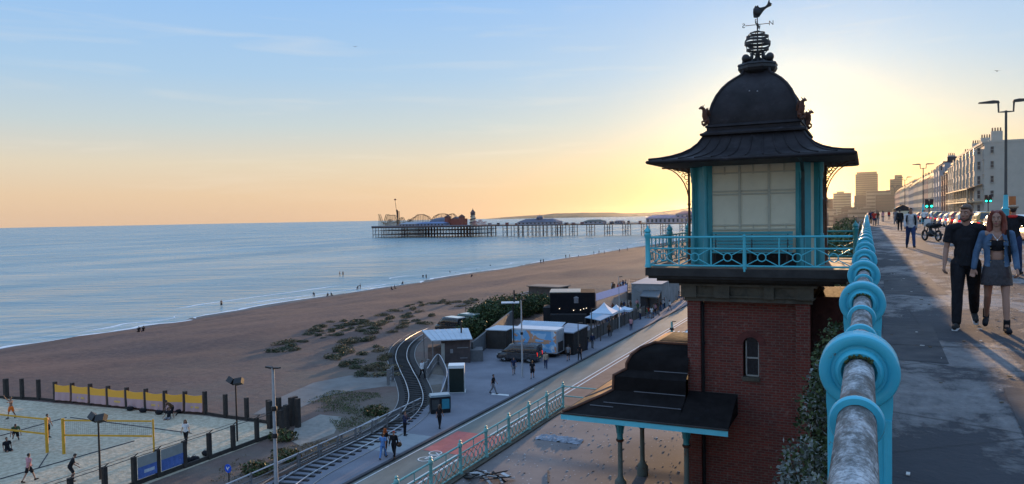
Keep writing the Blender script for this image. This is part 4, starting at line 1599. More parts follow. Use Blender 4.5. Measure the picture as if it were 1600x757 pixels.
def head_shape(m, J, turn=0, tilt=0, fine=True):
    hm = Matrix.Translation(J['head']) @ J['rl'].to_4x4() @ Matrix.Rotation(turn, 4, 'Z') @ Matrix.Rotation(tilt, 4, 'X')
    P = lambda a, b, c: hm @ Vector((a, b, c))
    r3 = hm.to_3x3()
    m.ball(P(0, .012, .02), (.075, .092, .098), 16, 12, rot=r3)
    m.ball(P(0, -.022, -.045), (.056, .062, .075), 14, 10, rot=r3)
    m.ball(P(0, -.06, -.095), (.026, .022, .022), 10, 8, rot=r3)
    m.tube([J['neck'] - Vector((0, 0, .04)), J['neck2'], P(0, .01, -.04)], [.06, .053, .052], 12)
    if fine:
        m.tube([P(0, -.076, .012), P(0, -.1, -.028), P(0, -.088, -.038)], [.009, .0145, .011], 8)
        m.ball(P(0, -.078, -.062), (.022, .012, .006), 10, 6, rot=r3)
        m.ball(P(0, -.076, -.074), (.019, .012, .006), 10, 6, rot=r3)
        for s in (-1, 1):
            m.ball(P(s * .077, .015, -.012), (.012, .02, .032), 8, 8, rot=r3)
            m.tube([P(s * .012, -.078, .026), P(s * .045, -.068, .028)], [.008, .007], 6)
            m.ball(P(s * .036, -.055, -.028), (.024, .022, .02), 8, 6, rot=r3)
    return hm


def build_person(pose, spec, voxel=.02, fine=False):
    """returns {part: mesh}. spec: fem, top ('tee','long','jacket','none'), bottom ('long','shorts','skirt'), hair ('short','long','bun','none')"""
    fem = spec.get('fem', False)
    J = skeleton(pose, fem)
    k = .90 if fem else 1.0
    out = {}
    m = MB()
    hm = head_shape(m, J, pose.get('turn', 0), pose.get('tilt', 0), fine)
    rl = J['rl']
    m.ball(J['chest'], (.155 * k, .10 * k, .2), 16, 10, rot=rl)
    m.ball(J['belly'], (.132 * k, .088 * k, .16), 16, 10, rot=rl)
    m.ball(J['hip'], (.16 * (1.03 if fem else 1), .105, .13), 16, 10)
    limb(m, [J['SR'], J['neck'] - Vector((0, 0, .03)), J['SL']], [.056 * k, .06, .056 * k])
    for s, nm in ((-1, 'R'), (1, 'L')):
        limb(m, [J['S' + nm], J['S' + nm].lerp(J['B' + nm], .4), J['B' + nm], J['B' + nm].lerp(J['W' + nm], .3), J['W' + nm]],
             [.053 * k, .047 * k, .037 * k, .038 * k, .026 * k])
        pn = pose.get('palm', {}).get(nm, Vector((-s * 1.0, .25, 0)))
        hand(m, J['W' + nm], J['D' + nm], Vector(pn), pose.get('thumb', {}).get(nm, s), pose.get('curl', .55), fine)
        limb(m, [J['H' + nm] + Vector((0, 0, -.02)), J['H' + nm].lerp(J['K' + nm], .35), J['K' + nm], J['K' + nm].lerp(J['A' + nm], .3), J['A' + nm]],
             [.088 * k, .078 * k, .052 * k, .054 * k, .034 * k], 12)
        limb(m, [J['E' + nm], J['T' + nm]], [.034, .028])
    out['body'] = remesh(m, 'body', voxel * (.55 if fine else 1), 2 if fine else 2, .35)
    # top
    g = spec.get('fit', .014)
    if spec['top'] != 'none':
        m = MB()
        m.ball(J['chest'], (.158 * k + g, .104 * k + g, .2 + g), 16, 10, rot=rl)
        m.ball(J['belly'] + Vector((0, 0, -.01)), (.142 * k + g, .098 * k + g, .17), 16, 10, rot=rl)
        if not spec.get('crop'):
            m.tube([J['hip'] + Vector((0, 0, -.06)), J['hip'] + Vector((0, 0, .06)), J['belly'], J['chest']], [.14, .14, .135, .13], 16)
            m.ball(J['hip'] + Vector((0, 0, .01)), (.166 + g, .112 + g, .10), 16, 10)
        limb(m, [J['SR'], J['SR'].lerp(J['neck'], .5) + Vector((0, 0, .004)), J['neck'] - Vector((0, 0, .03)), J['SL'].lerp(J['neck'], .5) + Vector((0, 0, .004)), J['SL']], [.058 * k + g * .6, .061 + g * .6, .064 + g * .5, .061 + g * .6, .058 * k + g * .6])
        m.tube([J['neck'] - rl @ Vector((0, 0, .05)), J['neck'] + rl @ Vector((0, 0, .004))], [.085, .066], 12)
        for s, nm in ((-1, 'R'), (1, 'L')):
            if spec['top'] in ('tee',):
                e = J['S' + nm].lerp(J['B' + nm], .72)
                m.tube([J['S' + nm], e], [.050 * k + g, .053 * k + g], 12)
                m.ball(J['S' + nm] + Vector((-s * .012, 0, -.008)), (.052 * k + g,) * 3, 12, 8)
            elif spec['top'] in ('long', 'jacket'):
                wv = J['W' + nm].lerp(J['B' + nm], .02)
                limb(m, [J['S' + nm], J['B' + nm], wv], [.056 * k + g, .046 * k + g, .036 * k + g], 12)
        out['top'] = remesh(m, 'top', voxel * (.7 if fine else 1), 3)
    m = MB()
    b = spec['bottom']
    if b in ('long', 'shorts'):
        m.ball(J['hip'] + Vector((0, 0, -.02)), (.155 + g * .8, .105 + g * .6, .105), 16, 10)
        for s, nm in ((-1, 'R'), (1, 'L')):
            K, A, H = J['K' + nm], J['A' + nm], J['H' + nm]
            if b == 'long':
                limb(m, [H, H.lerp(K, .4), K, K.lerp(A, .35), A.lerp(K, .04)], [.092 * k + g, .083 * k + g, .06 * k + g, .06 * k + g, .048 + g], 12)
            else:
                limb(m, [H, H.lerp(K, .4)], [.094 * k + g, .092 * k + g], 12)
                m.tube([H.lerp(K, .3), H.lerp(K, .85)], [.09 * k + g, .088 * k + g], 12)
    else:
        h0 = J['hip']
        mid = (J['KR'] + J['KL']) / 2
        mid = h0.lerp(Vector((mid.x, mid.y, mid.z)), .62 if spec.get('mini', True) else 1.0)
        prof = [(.145, h0 + Vector((0, 0, .10))), (.168, h0 + Vector((0, 0, .02))), (.192, h0.lerp(mid, .45)), (.205, mid)]
        vs_ = []
        for r_, c in prof:
            for i in range(20):
                t = 2 * math.pi * i / 20
                vs_.append((c.x + r_ * math.cos(t), c.y + r_ * .80 * math.sin(t), c.z))
        fs_ = [(j * 20 + i, j * 20 + (i + 1) % 20, (j + 1) * 20 + (i + 1) % 20, (j + 1) * 20 + i) for j in range(3) for i in range(20)]
        m.add(vs_, fs_ + [tuple(range(19, -1, -1)), tuple(range(60, 80))])
    out['trousers' if b == 'long' else ('shorts' if b == 'shorts' else 'skirt')] = remesh(m, 'bottom', voxel * (.7 if fine else 1), 3)
    for nm, ky in (('R', 'shoe'), ('L', 'shoe_other')):
        m = MB()
        limb(m, [J['E' + nm] + Vector((0, 0, .0)), J['E' + nm].lerp(J['T' + nm], .5) + Vector((0, 0, .012)), J['T' + nm]], [.043, .045, .039], 10)
        m.tube([J['E' + nm], J['A' + nm] + Vector((0, 0, .03 if not spec.get('boots') else .1))], [.045, .046], 10)
        out[ky] = remesh(m, 'shoe', voxel * (.6 if fine else 1), 2)
    hr = spec.get('hair', 'short')
    P = lambda a, b_, c: hm @ Vector((a, b_, c))
    r3 = hm.to_3x3()
    if hr != 'none':
        m = MB()
        m.ball(P(0, .02, .036), (.079, .093, .088), 14, 10, rot=r3)
        if hr == 'short':
            m.ball(P(0, .05, .0), (.074, .06, .075), 12, 8, rot=r3)
            m.ball(P(0, -.03, .075), (.058, .05, .034), 12, 8, rot=r3)
            for s in (-1, 1):
                m.ball(P(s * .066, .012, .03), (.016, .035, .04), 8, 6, rot=r3)
        else:
            m.ball(P(0, .055, -.03), (.08, .06, .12), 12, 8, rot=r3)
            for s in (-1, 1):
                limb(m, [P(s * .05, -.03, .095), P(s * .078, -.012, .04), P(s * .088, .0, -.06), P(s * .092, -.01, -.16)] + ([P(s * .088, -.035, -.26)] if hr == 'long' else []),
                     [.03, .036, .04, .042] + ([.024] if hr == 'long' else []), 8)
            limb(m, [P(0, .07, -.02), P(0, .085, -.14), P(0, .09, -.25)], [.07, .075, .05], 10)
        out['hair'] = remesh(m, 'hair', voxel * (.45 if fine else .8), 2)
    return out, J, hm


PPL = {}


def person(label, loc, rz, kind, cols, height=1.0, group=None, cat='person'):
    """kind names a cached set of part meshes; cols gives the material of each part"""
    r = thing('person', label, cat, loc, rz, group, local=True)
    r.scale = (height,) * 3
    for nm, me in PPL[kind].items():
        nm = 'shoe' if nm.startswith('shoe') else nm
        o = bpy.data.objects.new(nm, me)
        COL.objects.link(o)
        o.parent = r
        if not me.materials:
            me.materials.append(None)
        o.material_slots[0].link = 'OBJECT'
        key = nm if nm in cols else {'trousers': 'legs', 'shorts': 'legs', 'skirt': 'legs'}.get(nm, nm)
        o.material_slots[0].material = cols.get(key, {'body': SKIN, 'hair': HAIR_D, 'shoe': BLACK}.get(nm, BLACK))
    return r


WALK_A = dict(legs=[(.42, .10, .02), (-.28, .30, .02)], arms=[(-.30, .10, .15), (.38, .10, .35)], foot=(.12, -.35), lean=.03)
WALK_B = dict(legs=[(-.22, .38, .02), (.34, .06, .02)], arms=[(.30, .12, .3), (-.25, .1, .12)], foot=(-.4, .1), lean=.03)
STAND = dict(legs=[(.04, .04, .06), (-.03, .03, .05)], arms=[(.05, .14, .25), (.1, .12, .4)], foot=(0, 0))
CROSS = dict(legs=[(.04, .04, .06), (-.03, .03, .05)], arms=[(.35, .3, 1.3), (.4, .3, 1.2)], inn=(.6, .6), foot=(0, 0))
READY = dict(legs=[(.5, .8, .22), (.45, .8, .22)], arms=[(.5, .4, .8), (.5, .4, .8)], foot=(0, 0), lean=.4)
SIT = dict(legs=[(1.45, 1.6, .15), (1.35, 1.2, .15)], arms=[(.3, .3, .5), (-.4, .3, .1)], foot=(0, 0), lean=-.15, sit=True)
KNEEL = dict(legs=[(1.3, 2.2, .1), (.3, 1.7, .1)], arms=[(.9, .3, .3), (.8, .3, .3)], foot=(0, -.9), lean=.7)
REACH = dict(legs=[(.25, .1, .1), (-.2, .25, .1)], arms=[(2.3, .2, .3), (1.4, .3, .4)], foot=(0, -.2), lean=-.02)
for nm_, ps, sp in (('walk_a', WALK_A, dict(top='tee', bottom='long')), ('walk_b', WALK_B, dict(top='long', bottom='long')),
                    ('walk_shorts', WALK_A, dict(top='tee', bottom='shorts')), ('walk_f', WALK_B, dict(top='tee', bottom='long', fem=True, hair='bob')),
                    ('walk_skirt', WALK_A, dict(top='long', bottom='skirt', fem=True, hair='long')), ('stand', CROSS, dict(top='long', bottom='long')),
                    ('stand_f', STAND, dict(top='tee', bottom='shorts', fem=True, hair='bob')), ('ready', READY, dict(top='tee', bottom='shorts')),
                    ('sit', SIT, dict(top='tee', bottom='shorts')), ('kneel', KNEEL, dict(top='tee', bottom='shorts')),
                    ('reach', REACH, dict(top='none', bottom='shorts')), ('bather', STAND, dict(top='none', bottom='shorts'))):
    PPL[nm_] = build_person(ps, sp, .022)[0]

# --- the couple walking towards the camera
MAN = dict(legs=[(.20, .06, .03), (-.30, .46, .02)], arms=[(.05, .17, .28), (-.08, .22, .12)], foot=(.05, -.45), lean=.02, turn=R(-24), tilt=R(7), curl=.55,
           palm={'R': (1, .4, 0), 'L': (-.2, 1, 0)})
parts, J, hm = build_person(MAN, dict(top='tee', bottom='long', hair='short', fit=.013), .013, True)
PPL['man'] = parts
man = person('man in a black T-shirt and black jeans hand in hand with a red haired woman', (1.31, 12.45, 0), R(-6), 'man',
             dict(body=SKIN, top=BLACK, legs=cloth((.012, .012, .016)), shoe=cloth((.03, .03, .03)), hair=HAIR_B), 1.0)
E_WHITE = plain('eye_white', (.6, .58, .55), .3)
E_IRIS = plain('iris', (.03, .025, .02), .2)
LIP = plain('lips', (.28, .085, .075), .5)
BROW = plain('brow', (.05, .028, .018), .8)


def face(root, hm, s=1.0, browm=BROW):
    P = lambda a, b, c: hm @ Vector((a, b, c))
    for e in (-1, 1):
        m = MB()
        m.ball(P(e * .031, -.0715, .008), (.0125, .006, .0052), 10, 8, 0, hm.to_3x3())
        m.ball(P(e * .031, -.0755, .008), (.0055, .003, .0050), 8, 6, 1, hm.to_3x3())
        link('eye', m.mesh('eye', [E_WHITE, E_IRIS], smooth=60), root)
    m = MB()
    for e in (-1, 1):
        m.tube([P(e * .014, -.0835, .029), P(e * .034, -.0795, .033), P(e * .052, -.065, .026)], [.004, .0045, .003], 6)
    link('brows', m.mesh('brows', browm, smooth=60), root)
    m = MB()
    m.tube([P(-.024, -.080, -.068), P(-.01, -.0905, -.064), P(0, -.0915, -.0655), P(.01, -.0905, -.064), P(.024, -.080, -.068)], [.003, .005, .0048, .005, .003], 6)
    m.tube([P(-.022, -.080, -.07), P(0, -.0905, -.075), P(.022, -.080, -.07)], [.003, .006, .003], 6)
    link('lips', m.mesh('lips', LIP, smooth=60), root)


face(man, hm)
m = MB()       # short beard
P_ = lambda a, b, c: hm @ Vector((a, b, c))
limb(m, [P_(-.062, .0, -.03), P_(-.052, -.035, -.085), P_(0, -.075, -.108), P_(.052, -.035, -.085), P_(.062, .0, -.03)], [.012, .02, .02, .02, .012], 8)
bm_ = remesh(m, 'beard', .007, 2)
bm_.materials.append(plain('stubble', (.06, .032, .02), .8, var=.3, scale=40))
link('beard', bm_, man)
for nm in 'RL':       # white soles
    m = MB()
    m.tube([J['E' + nm] + Vector((0, .02, -.032)), J['T' + nm] + Vector((0, -.02, -.028))], [.04, .037], 10)
    link('sole', m.mesh('sole', WHITE_C, smooth=50), man)
man_JWL = J['WL'].copy()

WOM = dict(legs=[(-.26, .42, .02), (.22, .06, .03)], arms=[(-.02, .30, .10), (.10, .18, .30)], foot=(-.35, .05), lean=.02, turn=R(-10), tilt=R(3), curl=.6,
           palm={'R': (-.1, -1, 0), 'L': (-1, .3, 0)})
parts, J, hm = build_person(WOM, dict(top='none', bottom='skirt', hair='long', fem=True, boots=True), .013, True)
PPL['woman'] = parts
WM = Matrix.Rotation(R(8), 4, 'Z')
woman = person('red haired woman in a denim jacket, black crop top and short dark skirt', (1.665, 12.30, 0), R(-4), 'woman',
               dict(body=SKIN, legs=plain('sequin_skirt', (.03, .028, .035), .45, var=.5, scale=26, bump=.5, bscale=40), shoe=BLACK, hair=HAIR_R), .95)
face(woman, hm)
# crop top under the open jacket
m = MB()
m.ball(J['chest'] + Vector((0, -.004, -.015)), (.146, .102, .125), 16, 10)
m.ball(J['chest'] + Vector((-.055, -.07, .0)), (.06, .05, .055), 12, 8)
m.ball(J['chest'] + Vector((.055, -.07, .0)), (.06, .05, .055), 12, 8)
ct = remesh(m, 'crop_top', .010, 3)
ct.materials.append(BLACK)
link('crop_top', ct, woman)
# denim jacket: back, two open front panels, sleeves, collar
m = MB()
g = .024
vs_, fs_ = [], []
prof = [(-.34, .152, .122), (-.24, .142, .116), (-.10, .150, .122), (.02, .155, .122), (.10, .14, .106), (.155, .105, .082)]
NA = 26
for (dz, rx_, ry_) in prof:
    for shell in (0, .016):
        for i in range(NA + 1):
            t = R(-90 + 33 + (360 - 66) * i / NA)
            c = J['chest']
            vs_.append((c.x + (rx_ + shell) * math.cos(t), c.y + .004 + (ry_ + shell) * math.sin(t), c.z + dz))
row = (NA + 1)
for j in range(len(prof) - 1):
    a0, b0 = j * 2 * row, (j + 1) * 2 * row
    for i in range(NA):
        fs_.append((a0 + i + 1, a0 + i, b0 + i, b0 + i + 1))
        fs_.append((a0 + row + i, a0 + row + i + 1, b0 + row + i + 1, b0 + row + i))
    for i in (0, NA):
        fs_.append((a0 + i, a0 + row + i, b0 + row + i, b0 + i))
for i in range(NA):
    fs_.append((i, i + 1, row + i + 1, row + i))
    q = (len(prof) - 1) * 2 * row
    fs_.append((q + i + 1, q + i, q + row + i, q + row + i + 1))
m.add(vs_, fs_)
for nm in 'RL':
    limb(m, [J['S' + nm] + Vector((0, 0, .0)), J['B' + nm], J['W' + nm].lerp(J['B' + nm], .05)], [.056, .047, .040], 12)
jk = remesh(m, 'jacket', .009, 2, .4)
den = Mat('denim')
_d = den.noise(6, 6, .65)
den.set(col=den.ramp(_d, [(.3, (.038, .078, .14, 1)), (.55, (.075, .13, .21, 1)), (.75, (.13, .195, .28, 1))]), rough=.85, spec=.2)
den.bump(den.noise(45, 4), .35, .006)
jk.materials.append(den.m)
link('denim_jacket', jk, woman)
m = MB()
for s in (-1, 1):
    c = J['chest']
    m.prism([(0, 0), (.06, -.02), (.075, -.10), (.02, -.075)], (c.x + s * .055, c.y - .112, c.z + .145), (s, .25, 0), (0, .25, 1), (0, -.010, 0))
    m.obox((c.x + s * .105, c.y - .118, c.z + .01), (.06, .012, .06))
    m.obox((c.x + s * .105, c.y - .122, c.z + .035), (.062, .012, .016))
link('collar_and_pockets', m.mesh('collar_and_pockets', den.m), woman)
m = MB()
for s in (-1, 1):
    for z in (.04, -.06, -.17, -.26):
        m.ball(J['chest'] + Vector((s * .082, -.128 if z > -.1 else -.122, z)), (.007, .006, .007), 8, 6)
link('buttons', m.mesh('buttons', plain('brass', (.5, .38, .2), .35, .9)), woman)
m = MB()
pts = [J['chest'] + Vector((-.06, -.075, .15)), J['chest'] + Vector((-.02, -.115, .085)), J['chest'] + Vector((.0, -.122, .07)), J['chest'] + Vector((.02, -.115, .085)), J['chest'] + Vector((.06, -.075, .15))]
m.tube(pts, .003, 5)
m.ball(pts[2] + Vector((0, -.006, -.012)), (.011, .006, .013), 8, 6)
link('necklace', m.mesh('necklace', plain('silver', (.7, .7, .7), .25, .9)), woman)
m = MB()
for s in (1,):
    m.tube([J['S' + 'L'] + Vector((-.04, -.075, .05)), J['chest'] + Vector((.145, -.115, -.05)), J['chest'] + Vector((.165, -.02, -.26))], .017, 6)
    m.tube([J['S' + 'L'] + Vector((-.04, -.075, .05)), J['S' + 'L'] + Vector((-.04, .07, .03)), J['chest'] + Vector((.10, .15, -.1))], .017, 6)
link('bag_strap', m.mesh('bag_strap', BLACK, smooth=50), woman)
# flat hems at the bottom of the jeans need nothing more; other people on the promenade
person('man in a white T-shirt with a dark backpack and blue jeans striding along the promenade', (1.80, 38.0, 0), R(4), 'walk_b',
       dict(top=cloth((.42, .42, .43)), legs=cloth((.03, .05, .12)), hair=HAIR_D, body=SKIN2), 1.03)
bp_ = thing('backpack', 'dark backpack with broad straps on the man in the white T-shirt', 'backpack', (1.80, 38.0, 0), R(4), None, True)
m = MB()
m.ball((0, .17, 1.25), (.16, .09, .22), 12, 8)
for s in (-1, 1):
    m.tube([(s * .11, .12, 1.42), (s * .13, .0, 1.52), (s * .16, -.12, 1.42), (s * .19, -.12, 1.2), (s * .19, .05, 1.05)], .035, 6)
o = m.build('bag', BLACK, None, smooth=50)
o.parent = bp_
person('person in dark clothes walking away, left of the man in the white T-shirt', (2.5, 70.0, 0), R(180), 'walk_b', dict(top=BLACK, legs=BLACK), 1.0)
capm = person('man in a dark coat and flat cap behind the red haired woman', (3.45, 23.0, 0), R(160), 'stand', dict(top=BLACK, legs=NAVY, hair=HAIR_D), 1.0)
m = MB()
m.lathe([(.098, -.02), (.118, .0), (.12, .025), (.09, .055), (.03, .065)], (0, 0, 1.735), 14)
m.prism([(-.08, 0), (.08, 0), (.06, .07), (-.06, .07)], (0, -.09, 1.72), (1, 0, 0), (0, -1, 0), (0, 0, .012))
o = m.build('cap', plain('tan_cap', (.30, .22, .15), .8, scale=10), None, smooth=40)
o.parent = capm
m = MB()
m.torus((0, -.0, 1.50), .085, .04, 'Z', 16, 8)
o = m.build('red_scarf', cloth((.5, .03, .025)), None, smooth=60)
o.parent = capm
rnd = random.Random(31)
for (x, y, k, c, lb) in ((.75, 92, 'walk_a', REDC, 'person in a dull red top close to the far railing'), (.45, 104, 'walk_b', NAVY, 'person in navy beside the far railing'),
                         (1.15, 98, 'walk_f', BROWN_C, 'woman in brown walking near the far railing'), (3.1, 100, 'walk_a', GREY_C, 'person in grey in front of the black refreshment kiosk'),
                         (2.2, 126, 'walk_f', PINK_C, 'woman in pink far along the promenade'), (5.2, 112, 'stand', BLACK, 'person in black standing by the far kerb'),
                         (1.6, 140, 'walk_b', BEIGE_C, 'person in beige far along the promenade'), (5.6, 92, 'walk_a', WHITE_C, 'person in white beside the parked cars'),
                         (1.0, 160, 'walk_a', BLACK, 'most distant person by the railing, dressed in black'), (3.6, 150, 'walk_skirt', REDC, 'woman in a red top farthest down the promenade')):
    person(lb, (x, y, 0), R(rnd.choice((0, 180)) + rnd.uniform(-8, 8)), k, dict(top=c, legs=rnd.choice((BLACK, NAVY, GREY_C))), rnd.uniform(.94, 1.04), 'people far along the promenade')

# ------------------------------------------------------------------ vehicles
tyre = plain('tyre_rubber', (.018, .018, .018), .85)
rimm = plain('alloy_rim', (.35, .35, .36), .35, .8)
win_glass = plain('car_glass', (.02, .024, .028), .06, var=.1, spec=.8)
tail_red = glow('tail_lamp', (.75, .02, .015), 1.1)
lamp_clear = plain('lamp_lens', (.7, .7, .68), .12, var=.05, spec=.7)
plate_y = plain('number_plate', (.55, .42, .05), .6)


def carpaint(nm, c):
    m_ = plain('car_paint_' + nm, c, .28, var=.05, scale=1.5, spec=.5)
    m_.node_tree.nodes['Principled BSDF'].inputs['Coat Weight'].default_value = .6
    return m_


def loft(m, st, mi=0):
    """stations along y: (y, half width bottom, half width top, z bottom, z top) joined with softened corners"""
    rings = []
    for (y, wb, wt_, zb, zt) in st:
        h = zt - zb
        rings.append([(-wb * .86, y, zb), (-wb, y, zb + h * .18), (-wb, y, zb + h * .55), (-wt_, y, zt - h * .14), (-wt_ * .84, y, zt),
                      (wt_ * .84, y, zt), (wt_, y, zt - h * .14), (wb, y, zb + h * .55), (wb, y, zb + h * .18), (wb * .86, y, zb)])
    k = 10
    vs_ = [p for r in rings for p in r]
    fs_ = []
    for j in range(len(rings) - 1):
        for i in range(k):
            fs_.append((j * k + i, (j + 1) * k + i, (j + 1) * k + (i + 1) % k, j * k + (i + 1) % k))
    fs_.append(tuple(range(k)))
    fs_.append(tuple((len(rings) - 1) * k + i for i in range(k - 1, -1, -1)))
    m.add(vs_, fs_, mi)


def car(label, loc, rz, paint, style='hatch', L=4.1, Wd=1.76, H=1.47, group=None, name='parked_car', cat='car'):
    """front towards +Y in local space"""
    t = thing(name, label, cat, loc, rz, group, True)
    h, w = L / 2, Wd / 2
    van = style == 'van'
    m = MB()
    if van:
        loft(m, [(-h, w * .93, w * .93, .38, 1.0), (-h + .06, w, w, .28, 1.12), (h * .42, w, w * .98, .26, 1.12), (h * .72, w * .99, w * .93, .26, 1.08), (h * .93, w * .95, w * .85, .27, .98), (h, w * .85, w * .72, .34, .8)])
        loft(m, [(-h + .03, w * .95, w * .84, 1.05, H - .06), (-h + .15, w * .96, w * .86, 1.05, H), (h * .22, w * .96, w * .86, 1.05, H), (h * .36, w * .95, w * .8, 1.05, H - .06), (h * .76, w * .9, w * .72, 1.02, 1.10)])
    else:
        bt = .92 if style != 'suv' else 1.02
        loft(m, [(-h, w * .86, w * .82, .42, bt - .12), (-h + .10, w * .96, w * .9, .27, bt), (-h * .5, w, w * .95, .22, bt), (h * .25, w, w * .95, .22, bt - .02),
                 (h * .62, w * .98, w * .88, .22, bt - .10), (h * .90, w * .93, w * .78, .24, bt - .22), (h, w * .78, w * .62, .36, bt - .34)])
        r0, r1 = (-h + .30, -h * .18) if style != 'saloon' else (-h * .45, 0)
        loft(m, [(-h + .07 if style != 'saloon' else -h * .75, w * .88, w * .72, bt - .08, bt + .06), (r0, w * .90, w * .66, bt - .08, H - .05), (r1, w * .92, w * .68, bt - .08, H), (h * .12, w * .92, w * .66, bt - .08, H - .05),
                 (h * .50, w * .86, w * .70, bt - .10, bt)])
    body = m.build('body', paint, t, smooth=38)
    # windows: thin panes a few mm proud of the cabin
    m = MB()
    if van:
        for s in (-1, 1):
            for y0, y1 in ((-h * .86, -h * .45), (-h * .40, h * .02)):
                m.add([(s * (w * .963), y0, 1.16), (s * (w * .963), y1, 1.16), (s * (w * .91), y1, H - .20), (s * (w * .91), y0, H - .20)], [(0, 1, 2, 3)])
            m.add([(s * (w * .965), h * .08, 1.14), (s * (w * .945), h * .58, 1.14), (s * (w * .87), h * .30, H - .22), (s * (w * .91), h * .08, H - .20)], [(0, 1, 2, 3)])
        m.add([(-w * .74, h * .765, 1.14), (w * .74, h * .765, 1.14), (w * .70, h * .39, H - .12), (-w * .70, h * .39, H - .12)], [(0, 1, 2, 3)])
        m.add([(-w * .78, -h + .015, 1.2), (w * .78, -h + .015, 1.2), (w * .7, -h + .035, H - .2), (-w * .7, -h + .035, H - .2)], [(0, 1, 2, 3)])
    else:
        for s in (-1, 1):
            m.add([(s * w * .915, r0 - .12, bt + .03), (s * w * .93, -.03, bt + .02), (s * w * .75, -.06, H - .11), (s * w * .74, r0 + .06, H - .13)], [(0, 1, 2, 3)])
            m.add([(s * w * .93, .04, bt + .02), (s * w * .89, h * .40, bt + .01), (s * w * .72, h * .12, H - .12), (s * w * .745, .0, H - .11)], [(0, 1, 2, 3)])
        m.add([(-w * .70, h * .47, bt + .03), (w * .70, h * .47, bt + .03), (w * .58, h * .145, H - .08), (-w * .58, h * .145, H - .08)], [(0, 1, 2, 3)])
        yb = -h + .05 if style != 'saloon' else -h * .73
        m.add([(-w * .68, yb + .005, bt + .07), (w * .68, yb + .005, bt + .07), (w * .57, r0 - .035, H - .1), (-w * .57, r0 - .035, H - .1)], [(0, 1, 2, 3)])
    m.build('window', win_glass, t)
    wr = .33 if van else .31
    m = MB()
    m.tube([(-.11, 0, 0), (-.10, 0, 0), (.10, 0, 0), (.11, 0, 0)], [wr - .03, wr, wr, wr - .03], 20)
    wme = m.mesh('wheel', tyre, smooth=40)
    m = MB()
    m.tube([(-.118, 0, 0), (.118, 0, 0)], wr * .66, 16)
    for k in range(5):
        a = 2 * math.pi * k / 5
        for s in (-1, 1):
            m.tube([(s * .12, 0, 0), (s * .12, wr * .6 * math.cos(a), wr * .6 * math.sin(a))], .03, 4, 1)
    rme = m.mesh('rim', [iron, rimm])
    for y in (-h * .62, h * .62):
        for s in (-1, 1):
            wo = link('wheel', wme, t, (s * (w - .10), y, wr))
            link('rim', rme, wo)
    m = MB()
    for s in (-1, 1):
        m.ball((s * w * .72, h * .94 if not van else h * .955, .66 if not van else .74), (.16, .10, .085), 10, 6)
    link('headlight', m.mesh('headlight', lamp_clear, smooth=60), t)
    for s in (-1, 1):
        m = MB()
        m.obox((s * w * .78, -h + .035, .80 if not van else .95), (.2 if not van else .12, .09, .16 if not van else .4))
        m.build('tail_light', tail_red, t)
    m = MB()
    m.obox((0, -h - .008, .58), (.52, .02, .11))
    m.build('number_plate', plate_y, t)
    m = MB()
    for s in (-1, 1):
        m.ball((s * (w + .1), h * .36, bt + .06 if not van else 1.25), (.09, .05, .065), 8, 6)
    m.build('mirror', paint, t, smooth=60)
    return t


P_RED, P_SIL, P_BLK, P_WHT = carpaint('red', (.36, .015, .012)), carpaint('silver', (.42, .43, .44)), carpaint('black', (.012, .012, .014)), carpaint('white', (.68, .68, .66))
P_BLU, P_GRN, P_GRY, P_YEL = carpaint('blue', (.02, .06, .18)), carpaint('green', (.02, .07, .04)), carpaint('grey', (.09, .095, .10)), carpaint('amber', (.42, .22, .03))
kerb_cars = [(38.5, P_GRN, 'suv', 'dark green estate parked nearest on the right, behind the capped man'), (44.5, P_RED, 'hatch', 'red hatchback parked just beyond the dark green estate'),
             (52.0, P_WHT, 'saloon', 'white saloon parked with red tail lights beyond the red hatchback'), (58, P_SIL, 'hatch', 'silver hatchback in the kerbside row beyond the white saloon'),
             (64, P_YEL, 'suv', 'amber coloured estate in the kerbside row'), (70, P_BLK, 'hatch', 'black hatchback in the kerbside row beyond the amber estate'),
             (76, P_SIL, 'suv', 'tall silver estate in the kerbside row beyond the black hatchback'), (82, P_RED, 'suv', 'tall red estate in the kerbside row'),
             (88, P_WHT, 'hatch', 'white hatchback beyond the tall red estate'), (94, P_BLU, 'hatch', 'blue hatchback near the second traffic light'),
             (101, P_GRY, 'suv', 'grey estate just beyond the second traffic light'), (108, P_WHT, 'suv', 'tall white estate beyond the grey estate'),
             (116, P_BLK, 'saloon', 'black saloon far along the kerb'), (124, P_SIL, 'saloon', 'silver saloon far along the kerb'), (134, P_RED, 'hatch', 'red hatchback farthest along the kerb')]
for y, p, st, lb in kerb_cars:
    car(lb, (7.85, y, -.12), 0, p, st, 4.1 if st != 'saloon' else 4.5, 1.76, 1.46 if st != 'suv' else 1.62, 'cars parked along the upper kerb')
for x, y, rz, p, st, lb in ((10.4, 74, 0, P_RED, 'hatch', 'red car driving away in the left lane with its tail lights on'), (10.5, 92, 0, P_WHT, 'suv', 'white car driving away ahead of the red car'),
                            (10.4, 57, 0, P_GRY, 'saloon', 'grey saloon driving away behind the red car'), (14.4, 84, 180, P_BLK, 'suv', 'black car driving towards us in the far lane'),
                            (14.3, 66, 180, P_SIL, 'hatch', 'silver car driving towards us in the far lane'), (10.4, 118, 0, P_SIL, 'hatch', 'silver car queuing at the far traffic light'),
                            (14.2, 120, 180, P_WHT, 'hatch', 'white car coming towards us far down the road'), (10.3, 132, 0, P_BLU, 'suv', 'blue car queuing at the far traffic light')):
    car(lb, (x, y, -.12), R(rz), p, st, 4.2, 1.78, 1.47, 'cars driving on the upper road', 'driving_car')


